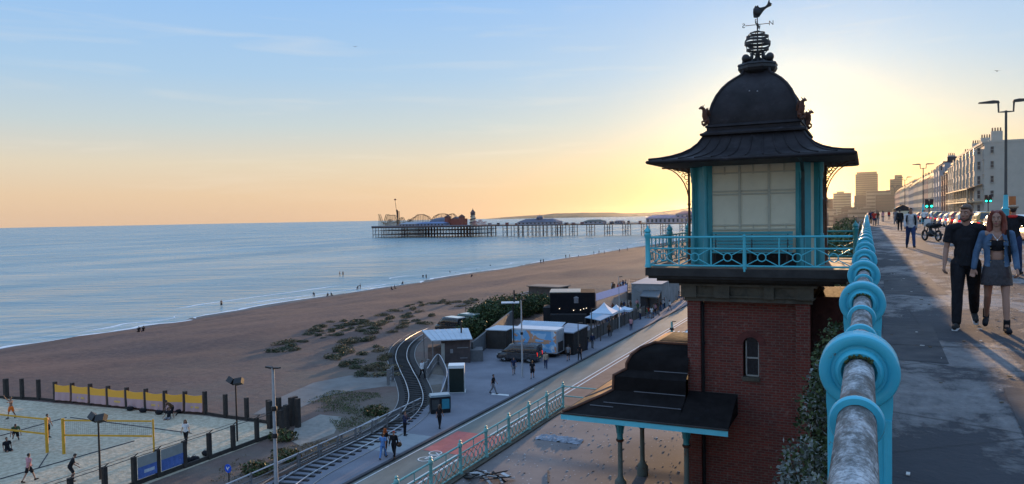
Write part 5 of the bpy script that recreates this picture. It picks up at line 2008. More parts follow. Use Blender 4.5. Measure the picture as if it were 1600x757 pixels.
def motorbike(label, loc, rz):
    t = thing('motorbike', label, 'motorbike', loc, rz, 'motorbikes on the promenade', True)
    for y in (-.66, .66):
        m = MB()
        m.torus((0, y, .31), .255, .055, 'X', 24, 8)
        wo = m.build('wheel', tyre, t, smooth=60)
        m = MB()
        m.torus((0, y, .31), .2, .02, 'X', 20, 6)
        for k in range(6):
            a = math.pi * k / 3
            m.tube([(0, y, .31), (0, y + .2 * math.cos(a), .31 + .2 * math.sin(a))], .012, 4)
        m.build('rim', rimm, wo)
    m = MB()
    m.tube([(0, .40, .84), (0, .2, .86), (0, -.05, .80)], [.10, .145, .11], 10)
    m.ball((0, .02, .42), (.17, .27, .19), 10, 8)
    m.tube([(0, .05, .45), (0, .1, .72)], .09, 8)
    for e in (-.09, .09):
        m.tube([(e, .66, .31), (e, .52, .74), (e, .42, 1.0)], .028, 8)
        m.tube([(e, -.66, .31), (e, -.3, .38), (e, .05, .45)], .03, 8)
        m.tube([(e, -.66, .31), (e, -.5, .74)], .024, 6)
    m.tube([(0, .4, .92), (0, .1, .80), (0, -.4, .74), (0, -.85, .80)], [.05, .06, .07, .04], 8)
    m.tube([(.14, -.8, .36), (.15, -.2, .30), (.12, .1, .36)], [.06, .05, .035], 8)
    m.build('frame', iron, t, smooth=50)
    m = MB()
    m.tube([(0, .0, .84), (0, -.3, .83), (0, -.6, .88), (0, -.86, .90)], [.08, .12, .12, .07], 10)
    m.build('seat', BLACK, t, smooth=60)
    m = MB()
    m.tube([(-.36, .32, 1.02), (-.12, .42, 1.0), (.12, .42, 1.0), (.36, .32, 1.02)], .018, 6)
    m.ball((0, .55, .90), (.09, .08, .09), 10, 8)
    m.build('handlebar', rimm, t, smooth=60)
    m = MB()
    m.prism([(-.2, .80), (.2, .80), (.15, 1.2), (-.15, 1.2)], (0, .5, 0), (1, 0, 0), (0, -.1, 1), (0, .02, 0))
    m.build('windscreen', lamp_clear, t)
    return t


motorbike('motorbike parked on the promenade in front of the second lamp post', (3.2, 46.5, 0), R(25))
motorbike('black and white motorbike standing at the edge of the view behind the couple', (4.85, 26.2, 0), R(30))

# ------------------------------------------------------------------ upper street furniture
steel = plain('lamp_post_paint', (.06, .055, .05), .5, var=.2, scale=2, dirt=((.12, .06, .03), .6, .5))


def lamp(label, loc, h=8.0, heads=2, base=blue, group='tall lamp posts along the upper promenade'):
    t = thing('street_lamp', label, 'street lamp', loc, 0, group, True)
    m = MB()
    m.lathe([(.095, 0), (.09, 2.4), (.07, 2.5), (.055, h)], (0, 0, 0), 10)
    m.build('pole', steel, t, smooth=40)
    m = MB()
    m.lathe([(.22, 0), (.22, .3), (.16, .4), (.15, 1.6), (.19, 1.68), (.13, 1.8), (.10, 2.4)], (0, 0, 0), 10)
    m.build('base', base, t, smooth=40)
    for s in ((-1, 1) if heads == 2 else (1,)):
        m = MB()
        m.tube([(0, 0, h - .06), (s * .32, 0, h - .06), (s * .34, 0, h + .42)], .045, 8)
        arm = m.build('arm', steel, t)
        m = MB()
        m.prism([(.28, .40), (.32, .52), (.55, .56), (1.2, .50), (1.22, .44), (.6, .40)], (0, -.09, h), (s, 0, 0), (0, 0, 1), (0, .18, 0))
        m.build('lamp_head', steel, arm, fix=True)
    return t


lamp('tall double headed lamp post with a blue base at the right edge of the view', (6.45, 45.4, 0), 6.7)
lamp('double headed lamp post with a blue base beside the second traffic light', (6.45, 107.6, 0), 7.0)
lamp('smaller looking double headed lamp post far down the promenade', (6.45, 158, 0), 7.4)
lamp('farthest double headed lamp post in front of the terraces', (6.45, 214, 0), 7.4)
green_on = glow('green_signal', (.03, .9, .62), 3.0)


def signal(label, loc, heads, h=2.1):
    t = thing('traffic_light', label, 'traffic light', loc, 0, 'traffic lights on the upper road', True)
    m = MB()
    m.lathe([(.06, 0), (.055, h + .7)], (0, 0, 0), 8)
    m.build('pole', iron, t)
    for k in range(heads):
        x = (k - (heads - 1) / 2) * .52
        m = MB()
        m.box(x - .16, x + .16, -.26, -.07, h - .15, h + .85)
        m.box(x - .2, x + .2, -.07, -.05, h - .2, h + .9)
        hd = m.build('signal_head', iron, t)
        for j, (mm, z) in enumerate(((green_on, h + .03), (plain('dead_amber', (.07, .04, .01), .4), h + .35), (plain('dead_red', (.06, .008, .008), .4), h + .67))):
            m = MB()
            m.tube([(x, -.30, z), (x, -.255, z)], .115 if j else .14, 14)
            m.build('lens', mm, hd)
    return t


signal('pair of green traffic lights in front of the white hotel', (15.6, 125, 0), 2, 2.75)
signal('green traffic light beside the second lamp post', (6.9, 104.5, -.1), 2, 2.2)
signal('distant green traffic light beyond the black kiosk', (6.9, 190, -.1), 1, 2.2)
sg = thing('orange_sign', 'upright orange sign board beside the base of the near lamp post', 'sign', (7.05, 47.6, 0), 0, None, True)
m = MB()
m.tube([(0, 0, 0), (0, 0, 2.3)], .035, 8)
m.build('post', steel, sg)
m = MB()
m.box(-.16, .16, -.06, -.036, 1.2, 2.35)
m.build('board', plain('orange_board', (.42, .14, .04), .5), sg)
ks = thing('refreshment_kiosk', 'small black refreshment kiosk with a pitched roof far along the promenade', 'kiosk', (4.9, 128, 0), 0, None, True)
ks.scale = (.75, .75, .8)
m = MB()
m.box(-1.5, 1.5, -1.2, 1.2, 0, 2.2)
m.build('wall', plain('kiosk_black', (.03, .027, .025), .7), ks)
m = MB()
m.prism([(-1.9, 2.18), (1.9, 2.18), (0, 3.2)], (0, -1.5, 0), (1, 0, 0), (0, 0, 1), (0, 3, 0))
m.build('roof', plain('kiosk_roof', (.025, .022, .022), .7), ks, fix=True)
m = MB()
m.box(-1.1, 1.1, -1.26, -1.18, 1.0, 2.0)
m.build('hatch', cream, ks)

# ------------------------------------------------------------------ the terraces of houses facing the sea
pane = plain('house_window', (.03, .035, .045), .15, var=.3, spec=.6)
stucco = [plain('stucco_white', (.46, .41, .34), .8, var=.10, scale=.5, dirt=((.26, .24, .22), .60, .4)), plain('stucco_cream', (.55, .49, .39), .8, var=.10, scale=.5),
          plain('stucco_grey', (.33, .34, .36), .8, var=.12, scale=.5), plain('stucco_pink', (.46, .31, .26), .8, var=.12, scale=.5), plain('house_brick', (.26, .13, .09), .85, var=.25, scale=2)]
tiles_ = plain('slate_roof', (.055, .05, .055), .7, var=.3, scale=1)
pot = plain('chimney_pot', (.25, .12, .07), .8)


def house(label, y0, y1, h, floors, bays, mat_, x=23.0, depth=14, bay_out=1.1, name='terrace_house', balcony=False, side=False, group='houses facing the sea'):
    t = thing(name, label, 'house' if name == 'terrace_house' else 'hotel', (x, y0, 0), 0, group)
    m = MB()
    m.box(x, x + depth, y0 + .05, y1 - .05, 0, h)
    bw = (y1 - y0) / bays
    for b in range(bays):
        c = y0 + bw * (b + .5)
        if bay_out:
            k = bw * .30
            m.prism([(0, c - k), (-bay_out, c - k * .62), (-bay_out, c + k * .62), (0, c + k)], (x, 0, .01), (1, 0, 0), (0, 1, 0), (0, 0, h * .93))
    for f in range(1, floors + 1):
        z = h * f / floors
        m.box(x - .22, x - .002, y0 + .05, y1 - .05, z - .32, z - .08)
    m.build('wall', mat_, t, fix=True)
    m = MB()
    m.box(x - .45, x + depth + .02, y0, y1, h + .002, h + .45)
    m.box(x + .8, x + depth - 1, y0 + .5, y1 - .5, h + .46, h + (.6 if side else 1.9))
    rf = m.build('roof', mat_ if side else tiles_, t)
    for c in range(max(1, bays // 2)):
        m = MB()
        yc = y0 + (y1 - y0) * (c + .5) / max(1, bays // 2)
        m.box(x + 2.2, x + 4.4, yc - .5, yc + .5, h + .5, h + 3.2)
        for k in range(4):
            m.lathe([(.16, h + 3.2), (.13, h + 4.0)], (x + 2.5 + k * .52, yc, 0), 6, 1)
        m.build('chimney', [mat_, pot], rf)
    fh = h / floors
    m = MB()
    m.box(-.03, .03, -.52, .52, -.95, .95)
    wm = m.mesh('window', pane)
    m = MB()
    for a in (-.55, .55):
        m.box(-.06, .05, a - .06, a + .06, -1.0, 1.0)
    for z in (-1.0, 0, 1.0):
        m.box(-.055, .05, -.5, .5, z - .05, z + .05)
    m.box(-.16, .05, -.66, .66, -1.14, -1.052)
    fm = m.mesh('window_frame', whitewood)
    for f in range(floors):
        sz = .9 if f < floors - 1 else .7
        for b in range(bays):
            c = y0 + bw * (b + .5)
            o = link('window', wm, t, (-(bay_out or 0) - .04, c - y0, fh * (f + .52)))
            o.scale = (1, min(1.0, bw * .3), sz)
            link('window_frame', fm, o)
            if bay_out:
                # the bay's near cheek
                o = link('window', wm, t, (-bay_out * .5 - .03, c - y0 - bw * .245, fh * (f + .52)), math.atan2(bay_out, bw * .3 * .38) )
                o.scale = (1, .55, sz)
                link('window_frame', fm, o)
    if side:
        for f in range(floors):
            o = link('window', wm, t, (9.0, -.0, fh * (f + .55)), R(90))
            o.scale = (1, .9, .9)
            link('window_frame', fm, o)
            if f > 0:
                o = link('window', wm, t, (1.4, -.0, fh * (f + .55)), R(90))
                o.scale = (1, .55, .7)
                link('window_frame', fm, o)
    if balcony:
        m = MB()
        m.add([(x - 3.2, y0 + 1, fh * 1.95), (x - 3.2, y1 - 1, fh * 1.95), (x - .23, y1 - 1, fh * 2.25), (x - .23, y0 + 1, fh * 2.25),
               (x - 3.2, y0 + 1, fh * 1.90), (x - 3.2, y1 - 1, fh * 1.90), (x - .23, y1 - 1, fh * 2.2), (x - .23, y0 + 1, fh * 2.2)], [(0, 1, 2, 3), (7, 6, 5, 4), (0, 4, 5, 1), (0, 3, 7, 4), (1, 5, 6, 2)])
        m.build('verandah_roof', plain('verandah_zinc', (.38, .20, .10), .6, var=.25, scale=.6), t)
        m = MB()
        m.box(x - 3.2, x - .23, y0 + 1, y1 - 1, fh * .98, fh * 1.06)
        for k in range(13):
            yy = y0 + 1.1 + (y1 - y0 - 2.2) * k / 12
            m.tube([(x - 3.12, yy, 0), (x - 3.12, yy, fh * 1.92)], .09, 6)
        for z in (1.14, 1.2, 1.27):
            m.box(x - 3.2, x - 3.12, y0 + 1, y1 - 1, fh * z, fh * z + .06)
        m.build('balcony', plain('balcony_iron', (.45, .33, .20), .6), t)
    return t


house('large white hotel with round bays, a glazed verandah and a plain side wall', 190, 240, 15.8, 5, 7, stucco[0], 23, 26, 1.6, 'hotel', True, True)
specs = [(241, 257, 14.8, 4, 3, 0, 'white house adjoining the far end of the big hotel'), (258, 281, 13.2, 4, 3, 4, 'low brick house beyond the first white house'),
         (282, 312, 17.0, 5, 3, 2, 'tall grey block with stacked balconies beyond the hotel'), (313, 337, 14.2, 4, 4, 0, 'pale house beyond the tall grey block'),
         (338, 362, 14.6, 4, 4, 3, 'pink house with a dark parapet down the terrace'), (363, 400, 14.8, 4, 5, 1, 'cream row of bays halfway down the terrace'),
         (401, 440, 15.2, 4, 5, 0, 'white row of bays just past the cream row'), (441, 490, 15.0, 4, 6, 2, 'grey row of bays farther down the terrace'),
         (491, 545, 16.0, 4, 6, 1, 'cream row of bays near the end of the terrace'), (546, 620, 16.5, 4, 7, 0, 'white row of bays second from the end of the terrace'),
         (621, 740, 17.0, 4, 8, 3, 'pinkish row of bays at the very end of the terrace')]
for (a, b, h_, fl, by_, mi_, lb) in specs:
    house(lb, a, b, h_, fl, by_, stucco[mi_], 23, 14, 1.3)

# towers and roofs of the town in the glow
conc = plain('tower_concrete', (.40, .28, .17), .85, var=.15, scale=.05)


def block(label, x, y, w, d, h, z0=0, mat_=conc, steps=(), cat='tower block', name='tower_block', floors=0, group=None):
    t = thing(name, label, cat, (x, y, z0), 0, group, True)
    m = MB()
    m.box(-w / 2, w / 2, 0, d, 0, h)
    m.build('wall', mat_, t)
    if steps:
        m = MB()
        for (a, b, e) in steps:
            m.box(a, b, .4, d - .4, h + .01, h + e)
        m.build('roof', mat_, t)
    if floors:
        m = MB()
        for f in range(floors):
            z = h * (f + .45) / floors
            m.box(-w / 2 + .6, w / 2 - .6, -.06, .0, z, z + h / floors * .4)
        m.build('window_strip', plain('town_glazing', (.26, .18, .11), .5), t)
    return t


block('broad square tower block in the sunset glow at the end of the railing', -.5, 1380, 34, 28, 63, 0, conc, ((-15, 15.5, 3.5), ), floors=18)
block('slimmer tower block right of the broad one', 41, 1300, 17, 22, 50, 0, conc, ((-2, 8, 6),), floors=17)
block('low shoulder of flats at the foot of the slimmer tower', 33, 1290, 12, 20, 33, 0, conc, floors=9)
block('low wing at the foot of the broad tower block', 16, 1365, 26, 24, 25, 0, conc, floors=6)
rnd = random.Random(8)
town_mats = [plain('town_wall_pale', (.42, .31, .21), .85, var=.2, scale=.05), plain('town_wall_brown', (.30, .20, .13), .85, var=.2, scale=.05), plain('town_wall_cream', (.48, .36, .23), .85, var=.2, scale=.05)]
pick = ['pale hazy building of the far town', 'brown hazy building of the far town', 'cream hazy building of the far town']
n_ = 0
for row, (yy, zz, hm0, hm1) in enumerate(((430, -14, 7, 11), (560, -14, 8, 15), (720, -14, 12, 22), (900, -12, 16, 28), (1120, -10, 26, 42))):
    x = -62 + row * -6
    while x < (-8 if row < 3 else 70):
        w = rnd.uniform(9, 19) * (1 + row * .1)
        h_ = rnd.uniform(hm0, hm1)
        k = rnd.randrange(3)
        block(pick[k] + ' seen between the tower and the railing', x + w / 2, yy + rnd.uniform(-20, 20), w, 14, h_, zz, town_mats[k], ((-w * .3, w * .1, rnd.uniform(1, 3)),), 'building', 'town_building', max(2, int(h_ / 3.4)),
              'hazy buildings of the far town')
        x += w + rnd.uniform(0.5, 5)
        n_ += 1
for (x, y, h_, w, k) in ((12, 980, 25, 26, 0), (45, 960, 22, 30, 1), (80, 900, 20, 30, 2), (20, 860, 18, 24, 1)):
    block(pick[k] + ' at the end of the promenade', x, y, w, 16, h_, 0, town_mats[k], (), 'building', 'town_building', 6, 'hazy buildings of the far town')
m = MB()
bl = thing('lamp_globe', 'single bright lamp shining low in the far town', 'lamp', (-45, 700, -2), 0, None, True)
m.ball((0, 0, 8.0), (.9, .9, .9), 10, 8)
m.build('globe', glow('warm_lamp', (1.0, .8, .45), 6.0), bl)
m = MB()
m.tube([(0, 0, -12), (0, 0, 7.4)], .25, 6)
m.build('post', steel, bl)

# ------------------------------------------------------------------ lower level: balustrade of the terrace
bal = thing('terrace_balustrade', 'pale green cast iron balustrade along the edge of the littered terrace', 'balustrade', (-13.1, 20, DECK))
balm = plain('green_iron_paint', (.19, .42, .39), .5, var=.14, scale=3, dirt=((.16, .13, .09), .66, .5))


def bal_run(a, b, n):
    a, b = Vector(a), Vector(b)
    d = (b - a) / n
    u = d.normalized()
    m = MB()
    for z, r in ((1.08, .035), (.78, .026), (.12, .03)):
        m.tube([a + Vector((0, 0, z)), b + Vector((0, 0, z))], r, 6)
    m.build('rail', balm, bal, smooth=40)
    for i in range(n + 1):
        p = a + d * i
        m = MB()
        m.lathe([(.10, 0), (.10, .1), (.065, .15), (.06, 1.0), (.09, 1.06), (.09, 1.14), (.04, 1.2), (.06, 1.25), (.01, 1.3)], p, 8)
        m.build('post', balm, bal, smooth=40)
    for i in range(n):
        p = a + d * i
        m = MB()
        L = d.length
        k = 6
        for j in range(k):
            c = p + u * (L * (j + .5) / k) + Vector((0, 0, .45))
            m.tube([c + u * (.14 * math.cos(t * math.pi / 5)) + Vector((0, 0, .16 * math.sin(t * math.pi / 5))) for t in range(11)], .017, 5, caps=False)
            for s in (-1, 1):
                m.tube([c + u * (s * L / k / 2) + Vector((0, 0, -.32)), c + Vector((0, 0, -.16)), c + u * (-s * L / k / 2) + Vector((0, 0, -.32))], .014, 4)
                m.tube([c + u * (s * L / k / 2) + Vector((0, 0, .32)), c + Vector((0, 0, .16)), c + u * (-s * L / k / 2) + Vector((0, 0, .32))], .014, 4)
        m.tube([p + d * .5 + Vector((0, 0, .78)), p + d * .5 + Vector((0, 0, 1.08))], .02, 5)
        m.build('infill_panel', balm, bal)


bal_run((-13.15, 5.0, DECK), (-13.15, 33.0, DECK), 14)
m = MB()
for z in (1.08, .62):
    m.tube([(-13.15, 33.0, DECK + z), (-1.0, 33.0, DECK + z)], .03, 6)
m.build('end_rail', balm, bal, smooth=40)
m = MB()
m.box(-13.42, -12.95, -14, 33.42, DECK, DECK + .07)
m.build('kerb', stone, bal)

# rubbish on the terrace
heap = thing('tarpaulin', 'crumpled grey tarpaulin lying on the terrace near the canopy', 'tarpaulin', (*(-11.48, 28.33), DECK), 0, None, True)
m = MB()
rnd = random.Random(5)
nx_, ny_ = 26, 14
vs_ = [((i / nx_ - .5) * 2.1 * (1 - .25 * abs(j / ny_ - .5)), (j / ny_ - .5) * .75, max(.01, .12 * vnoise(i * .55 + 3, j * .6) + .10 * vnoise(i * 1.3, j * 1.4) - .03 - .12 * (abs(i / nx_ - .5) ** 2 + abs(j / ny_ - .5) ** 2) * 2)) for j in range(ny_ + 1) for i in range(nx_ + 1)]
m.add(vs_, [(j * (nx_ + 1) + i, j * (nx_ + 1) + i + 1, (j + 1) * (nx_ + 1) + i + 1, (j + 1) * (nx_ + 1) + i) for j in range(ny_) for i in range(nx_)])
m.build('sheet', plain('tarpaulin_grey', (.30, .32, .36), .95, var=.4, scale=5), heap)
scrap = thing('scrap_heap', 'black and white heap of broken boards at the foot of the terrace', 'rubbish', (*(-11.97, 22.87), DECK), 0, None, True)
m = MB()
for k in range(16):
    m.obox((rnd.uniform(-.7, .7), rnd.uniform(-.3, .3), rnd.uniform(.05, .3)), (rnd.uniform(.3, 1.0), rnd.uniform(.05, .22), .03), rnd.uniform(-1, 1), k % 2 * 1, rnd.uniform(-.5, .5), rnd.uniform(-.4, .4))
m.build('boards', [plain('black_board', (.02, .02, .02), .7), plain('white_board', (.5, .5, .5), .7)], scrap)
m = MB()
for k in range(900):
    x, y = rnd.uniform(-12.6, -2), rnd.uniform(12, 32.5)
    s = rnd.uniform(.008, .04)
    m.obox((x, y, DECK + s * .3), (s * rnd.uniform(1, 3), s, s * .6), rnd.uniform(0, 3), 1 if k % 4 == 0 else 0)
for k in range(6):
    x, y = rnd.uniform(-12, -7), rnd.uniform(17, 27)
    m.obox((x, y, DECK + .03), (rnd.uniform(.4, 1.2), .05, .05), rnd.uniform(0, 3), 1)
tag(m.build('litter', [plain('pale_litter', (.5, .5, .5), .8), plain('brown_litter', (.12, .09, .07), .9)]), kind='stuff')

# ------------------------------------------------------------------ miniature railway
trk = thing('railway_track', 'narrow gauge railway track curving past the hut', 'railway', (*(-39.48, 59.51), LOW))
cl = [(-30.67, 32.18), (-31.44, 35.65), (-31.74, 40.28), (-31.92, 43.68), (-32.33, 46.87), (-33.45, 50.62), (-35.45, 54.39), (-38.73, 58.93), (-43.18, 64.44), (-47.65, 70.26), (-51.69, 77.25), (-54.61, 85.22), (-56.17, 93.38), (-59.39, 109.16), (-62.47, 130.56), (-63.17, 151.77)]


def spline(pts, n=8):
    out = []
    for i in range(len(pts) - 1):
        p0, p1, p2, p3 = (Vector((*pts[max(min(k, len(pts) - 1), 0)], 0)) for k in (i - 1, i, i + 1, i + 2))
        for j in range(n):
            t = j / n
            out.append(.5 * ((2 * p1) + (p2 - p0) * t + (2 * p0 - 5 * p1 + 4 * p2 - p3) * t * t + (3 * p1 - p0 - 3 * p2 + p3) * t ** 3))
    out.append(Vector((*pts[-1], 0)))
    return out


cs = spline(cl)


def offset(pts, d):
    r = []
    for i, p in enumerate(pts):
        t = (pts[min(i + 1, len(pts) - 1)] - pts[max(i - 1, 0)]).normalized()
        r.append(p + Vector((-t.y, t.x, 0)) * d)
    return r


m = MB()
a, b = offset(cs, 1.5), offset(cs, -1.5)
n = len(cs)
m.add([(p.x, p.y, LOW + .118) for p in a] + [(p.x, p.y, LOW + .118) for p in b], [(i, n + i, n + i + 1, i + 1) for i in range(n - 1)])
m.build('ballast', plain('dark_ballast', (.022, .021, .021), .95, var=.45, scale=3, bump=.6, bscale=12), trk)
m = MB()
acc, step = 0.0, .75
for i in range(n - 1):
    d = cs[i + 1] - cs[i]
    while acc < d.length:
        p = cs[i] + d.normalized() * acc
        m.obox((p.x, p.y, LOW + .15), (.22, 1.9, .06), math.atan2(d.y, d.x))
        acc += step
    acc -= d.length
m.build('sleepers', plain('sleeper_wood', (.024, .022, .021), .9, var=.3, scale=3), trk)
railm = plain('polished_rail', (.48, .48, .49), .4, .3, var=.1)
for d in (-.62, .62):
    m = MB()
    m.tube([(p.x, p.y, LOW + .23) for p in offset(cs, d)], .045, 6)
    m.build('rail', railm, trk, smooth=60)

for d in (1.52, -1.52):
    m = MB()
    m.tube([(p.x, p.y, LOW + .15) for p in offset(cs, d)], .04, 4)
    m.build('edging', plain('pale_edging', (.30, .29, .28), .8), trk)

# post and rail fences beside the track, curved one by the crossing
greywood = plain('weathered_fence', (.17, .165, .165), .85, var=.3, scale=2, bump=.3)
palewood = plain('pale_fence_top', (.42, .42, .43), .8, var=.2, scale=2)


def post_fence(label, pts, h, rails, spacing, mat_, top=None, group=None, name='post_and_rail_fence', pr=.06):
    t = thing(name, label, 'fence', (*pts[0], LOW + .1), 0, group)
    pts3 = [Vector((*p, LOW + .1)) for p in pts]
    for i, z in enumerate(rails):
        m = MB()
        m.tube([p + Vector((0, 0, z)) for p in pts3], .035 if i else .045, 6)
        m.build('rail', (top or mat_) if i == 0 else mat_, t)
    acc = 0.0
    for i in range(len(pts3) - 1):
        d = pts3[i + 1] - pts3[i]
        while acc <= d.length:
            p = pts3[i] + d.normalized() * acc
            m = MB()
            m.box(p.x - pr, p.x + pr, p.y - pr, p.y + pr, p.z - .1, p.z + h)
            m.build('post', mat_, t)
            acc += spacing
        acc -= d.length
    return t


post_fence('long post and rail fence between the pavement and the railway', [(-32.3, 24), (-32.35, 36), (-32.5, 44), (-32.9, 51.2)], 1.05, (1.0, .62, .28), 2.0, greywood, palewood)
post_fence('second fence on the beach side of the railway', [(-32.34, 34.07), (-32.59, 38.35), (-32.66, 42.55), (-33.00, 45.50)], .95, (.9, .5), 2.2, greywood, palewood)
cf_ = thing('paling_fence', 'pale curved paling fence between the hut and the green cabin', 'fence', (*(-34.94, 58.43), LOW + .1))
cp = spline([(-38.45, 61.09), (-41.42, 67.91), (-38.44, 64.21), (-35.52, 59.87), (-33.26, 55.48), (-31.77, 52.36)], 6)
m = MB()
m.tube([(p.x, p.y, LOW + 1.25) for p in cp], .05, 6)
m.tube([(p.x, p.y, LOW + .5) for p in cp], .03, 6)
m.build('rail', palewood, cf_)
m = MB()
for p in offset(spline([(q.x, q.y) for q in cp], 3), .0):
    m.obox((p.x, p.y, LOW + .66), (.10, .03, 1.1), 0)
m.build('palings', greywood, cf_)
# crossing gates
for (px_, lb) in (((-40.76, 57.87), 'grey timber crossing gate on the beach side of the railway'), ((-39.31, 61.98), 'grey timber crossing gate beside the hut')):
    g = thing('crossing_gate', lb, 'gate', (*px_, LOW + .1), R(20), 'railway crossing gates', True)
    for y in (0, 1.6):
        m = MB()
        m.box(-.12, .12, y - .12, y + .12, 0, 1.5)
        m.build('post', greywood, g)
    m = MB()
    for z in (.25, .6, .95, 1.25):
        m.box(-.04, .04, .13, 1.47, z, z + .16)
    m.obox((0, .8, .78), (.05, 1.5, .12), 0, 0, R(38))
    m.build('bars', greywood, g)

# ------------------------------------------------------------------ crossing hut, cabin, bin
hut = thing('crossing_hut', 'brick crossing hut with a pale blue sloping metal roof and black flue', 'hut', (*(-41.39, 68.66), LOW + .1), R(30), None, True)
hutb = plain('hut_boards', (.075, .058, .055), .85, var=.3, scale=1.5, bump=.3)
m = MB()
m.box(0, 3.1, 0, 3.2, 0, 2.5)
m.build('wall', hutb, hut)
roofblue = plain('pale_metal_roof', (.42, .47, .52), .45, var=.12, scale=1, spec=.5, dirt=((.5, .47, .4), .55, .5))
m = MB()
q = [(-1.0, -.6, 2.55), (3.35, -.6, 2.6), (3.0, 3.6, 3.15), (-2.2, 3.6, 3.05)]
m.add(q + [(a, b, c + .1) for a, b, c in q], [(3, 2, 1, 0), (4, 5, 6, 7), (0, 1, 5, 4), (1, 2, 6, 5), (2, 3, 7, 6), (3, 0, 4, 7)])
for k in range(1, 8):
    f = k / 8
    m.tube([(-1.0 + 4.35 * f, -.6, 2.67 + .05 * f), (-2.2 + 5.2 * f, 3.6, 3.17 + .1 * f)], .025, 4)
m.build('roof', roofblue, hut)
m = MB()
m.tube([(2.2, 1.8, 2.8), (2.2, 1.8, 4.2)], .09, 8)
m.lathe([(.15, 4.2), (.05, 4.34)], (2.2, 1.8, 0), 8)
m.build('flue', iron, hut)
m = MB()
m.box(-.02, .36, -.05, -.004, .1, 2.2)
m.build('door', whitewood, hut)
for x0, x1, z0, z1 in ((.95, 1.25, 1.1, 1.55), (1.7, 2.9, 1.62, 1.70), (2.0, 2.8, .5, .58)):
    m = MB()
    m.box(x0, x1, -.05, -.004, z0, z1)
    m.build('notice', plain('grey_notice', (.22, .22, .23), .7), hut)
for x, y, z in ((-.9, -.4, 2.55), (-2.0, 3.4, 3.0)):
    m = MB()
    m.tube([(x, y, 0), (x, y, z)], .06, 6)
    m.build('canopy_post', greywood, hut)
m = MB()
m.box(-1.5, -.02, 1.2, 3.1, 0, 1.6)
m.build('brick_lobby', plain('rough_brick', (.16, .12, .105), .9, var=.4, scale=3, bump=.4, bscale=12), hut)
m = MB()
m.box(3.12, 4.5, .4, 2.6, 0, 1.25)
m.build('side_store', plain('store_grey', (.12, .12, .125), .85, var=.2), hut)

cab = thing('green_cabin', 'dark green portable cabin with a white roof standing on the pavement', 'cabin', (-33.4, 58.0, LOW + .12), R(27), None, True)
m = MB()
m.box(-.66, .66, -.6, .6, .06, 2.2)
m.build('wall', plain('cabin_green', (.012, .03, .022), .6, var=.25, scale=2), cab)
m = MB()
m.box(-.72, .72, -.66, .66, 2.202, 2.46)
m.build('roof', plain('cabin_white', (.66, .70, .70), .5, var=.06), cab)
m = MB()
m.box(-.6, .6, -.64, -.602, .12, 2.14)
m.build('door', plain('cabin_door', (.008, .018, .015), .5), cab)
m = MB()
m.box(-.74, .80, -.70, .70, 0, .058)
m.box(.662, .72, -.62, .62, .06, 2.2)
m.build('frame', plain('cabin_frame', (.45, .47, .47), .6), cab)

bn = thing('litter_bin', 'double black recycling bin with a blue sticker on the pavement', 'bin', (-31.1, 51.2, LOW + .12), R(40), None, True)
m = MB()
m.prism([(-.78, 0), (.78, 0), (.82, 1.3), (-.82, 1.3)], (0, -.42, .02), (1, 0, 0), (0, 0, 1), (0, .84, 0))
m.build('body', plain('bin_black', (.012, .014, .016), .4, var=.2), bn, fix=True)
m = MB()
m.prism([(-.84, 0), (.84, 0), (.76, .16), (-.76, .16)], (0, -.46, 1.33), (1, 0, 0), (0, 0, 1), (0, .92, 0))
m.build('lid', plain('bin_lid', (.25, .33, .36), .45), bn, fix=True)
for x, mm in ((-.4, plain('bin_flap', (.05, .055, .055), .5)), (.4, plain('bin_blue', (.03, .22, .30), .5))):
    m = MB()
    m.box(x - .3, x + .3, -.475, -.44, .35, 1.15)
    m.build('panel', mm, bn)
m = MB()
m.box(.822, .84, -.3, .3, .3, 1.2)
m.build('panel', plain('bin_blue', (.03, .22, .30), .5), bn)
m = MB()
m.tube([(.842, 0, .8), (.85, 0, .8)], .2, 16)
m.build('sticker', plain('bin_sticker', (.5, .5, .58), .5), bn)

# ------------------------------------------------------------------ van, mural truck
van = car('dark grey van parked facing left in front of the mural truck', (*(-34.06, 72.84), LOW + .12), R(92), carpaint('charcoal', (.03, .032, .037)), 'van', 4.75, 1.9, 1.95, None, 'van', 'van')
trk2 = thing('box_truck', 'white box lorry body painted with a blue and orange mural behind the van', 'truck', (*(-30.82, 75.57), LOW + .12), R(1), None, True)
mural = Mat('mural_paint')
v_ = mural.vec((.2, .2, .3))
n1_ = mural.noise(1.1, 2, .5, v_, 1.6)
n2_ = mural.noise(1.5, 2, .5, mural.vec((.17, .17, .32), loc=(4, 2, 7)), 2.2)
c_ = mural.ramp(n1_, [(.36, (.16, .40, .66, 1)), (.44, (.34, .55, .74, 1)), (.50, (.66, .70, .72, 1)), (.56, (.24, .48, .72, 1))], 'CONSTANT')
c_ = mural.mix(mural.ramp(n2_, [(.52, 0.0), (.525, 1.0), (.64, 1.0), (.645, 0.0)]), c_, (.60, .30, .17))
mural.set(col=c_, rough=.6)
m = MB()
m.box(-5.35, -.02, .0, 2.3, .55, 2.95)
m.build('mural_box', mural.m, trk2)
m = MB()
m.box(-5.4, .04, -.05, 2.35, 2.952, 3.12)
m.build('roof', plain('truck_roof', (.60, .62, .64), .5, var=.12, dirt=((.4, .4, .42), .6, .5)), trk2)
m = MB()
m.box(-.018, .03, -.03, 2.33, .5, 2.95)
m.box(-5.38, -.02, -.03, -.003, .5, .60)
m.build('end_frame', plain('truck_frame', (.33, .34, .36), .6), trk2)
m = MB()
m.box(.032, .06, .35, 1.9, .6, 1.7)
m.build('hatch', plain('dark_hatch', (.02, .02, .022), .6), trk2)
m = MB()
m.box(-5.2, -.1, .15, 2.15, .3, .548)
m.build('chassis', iron, trk2)
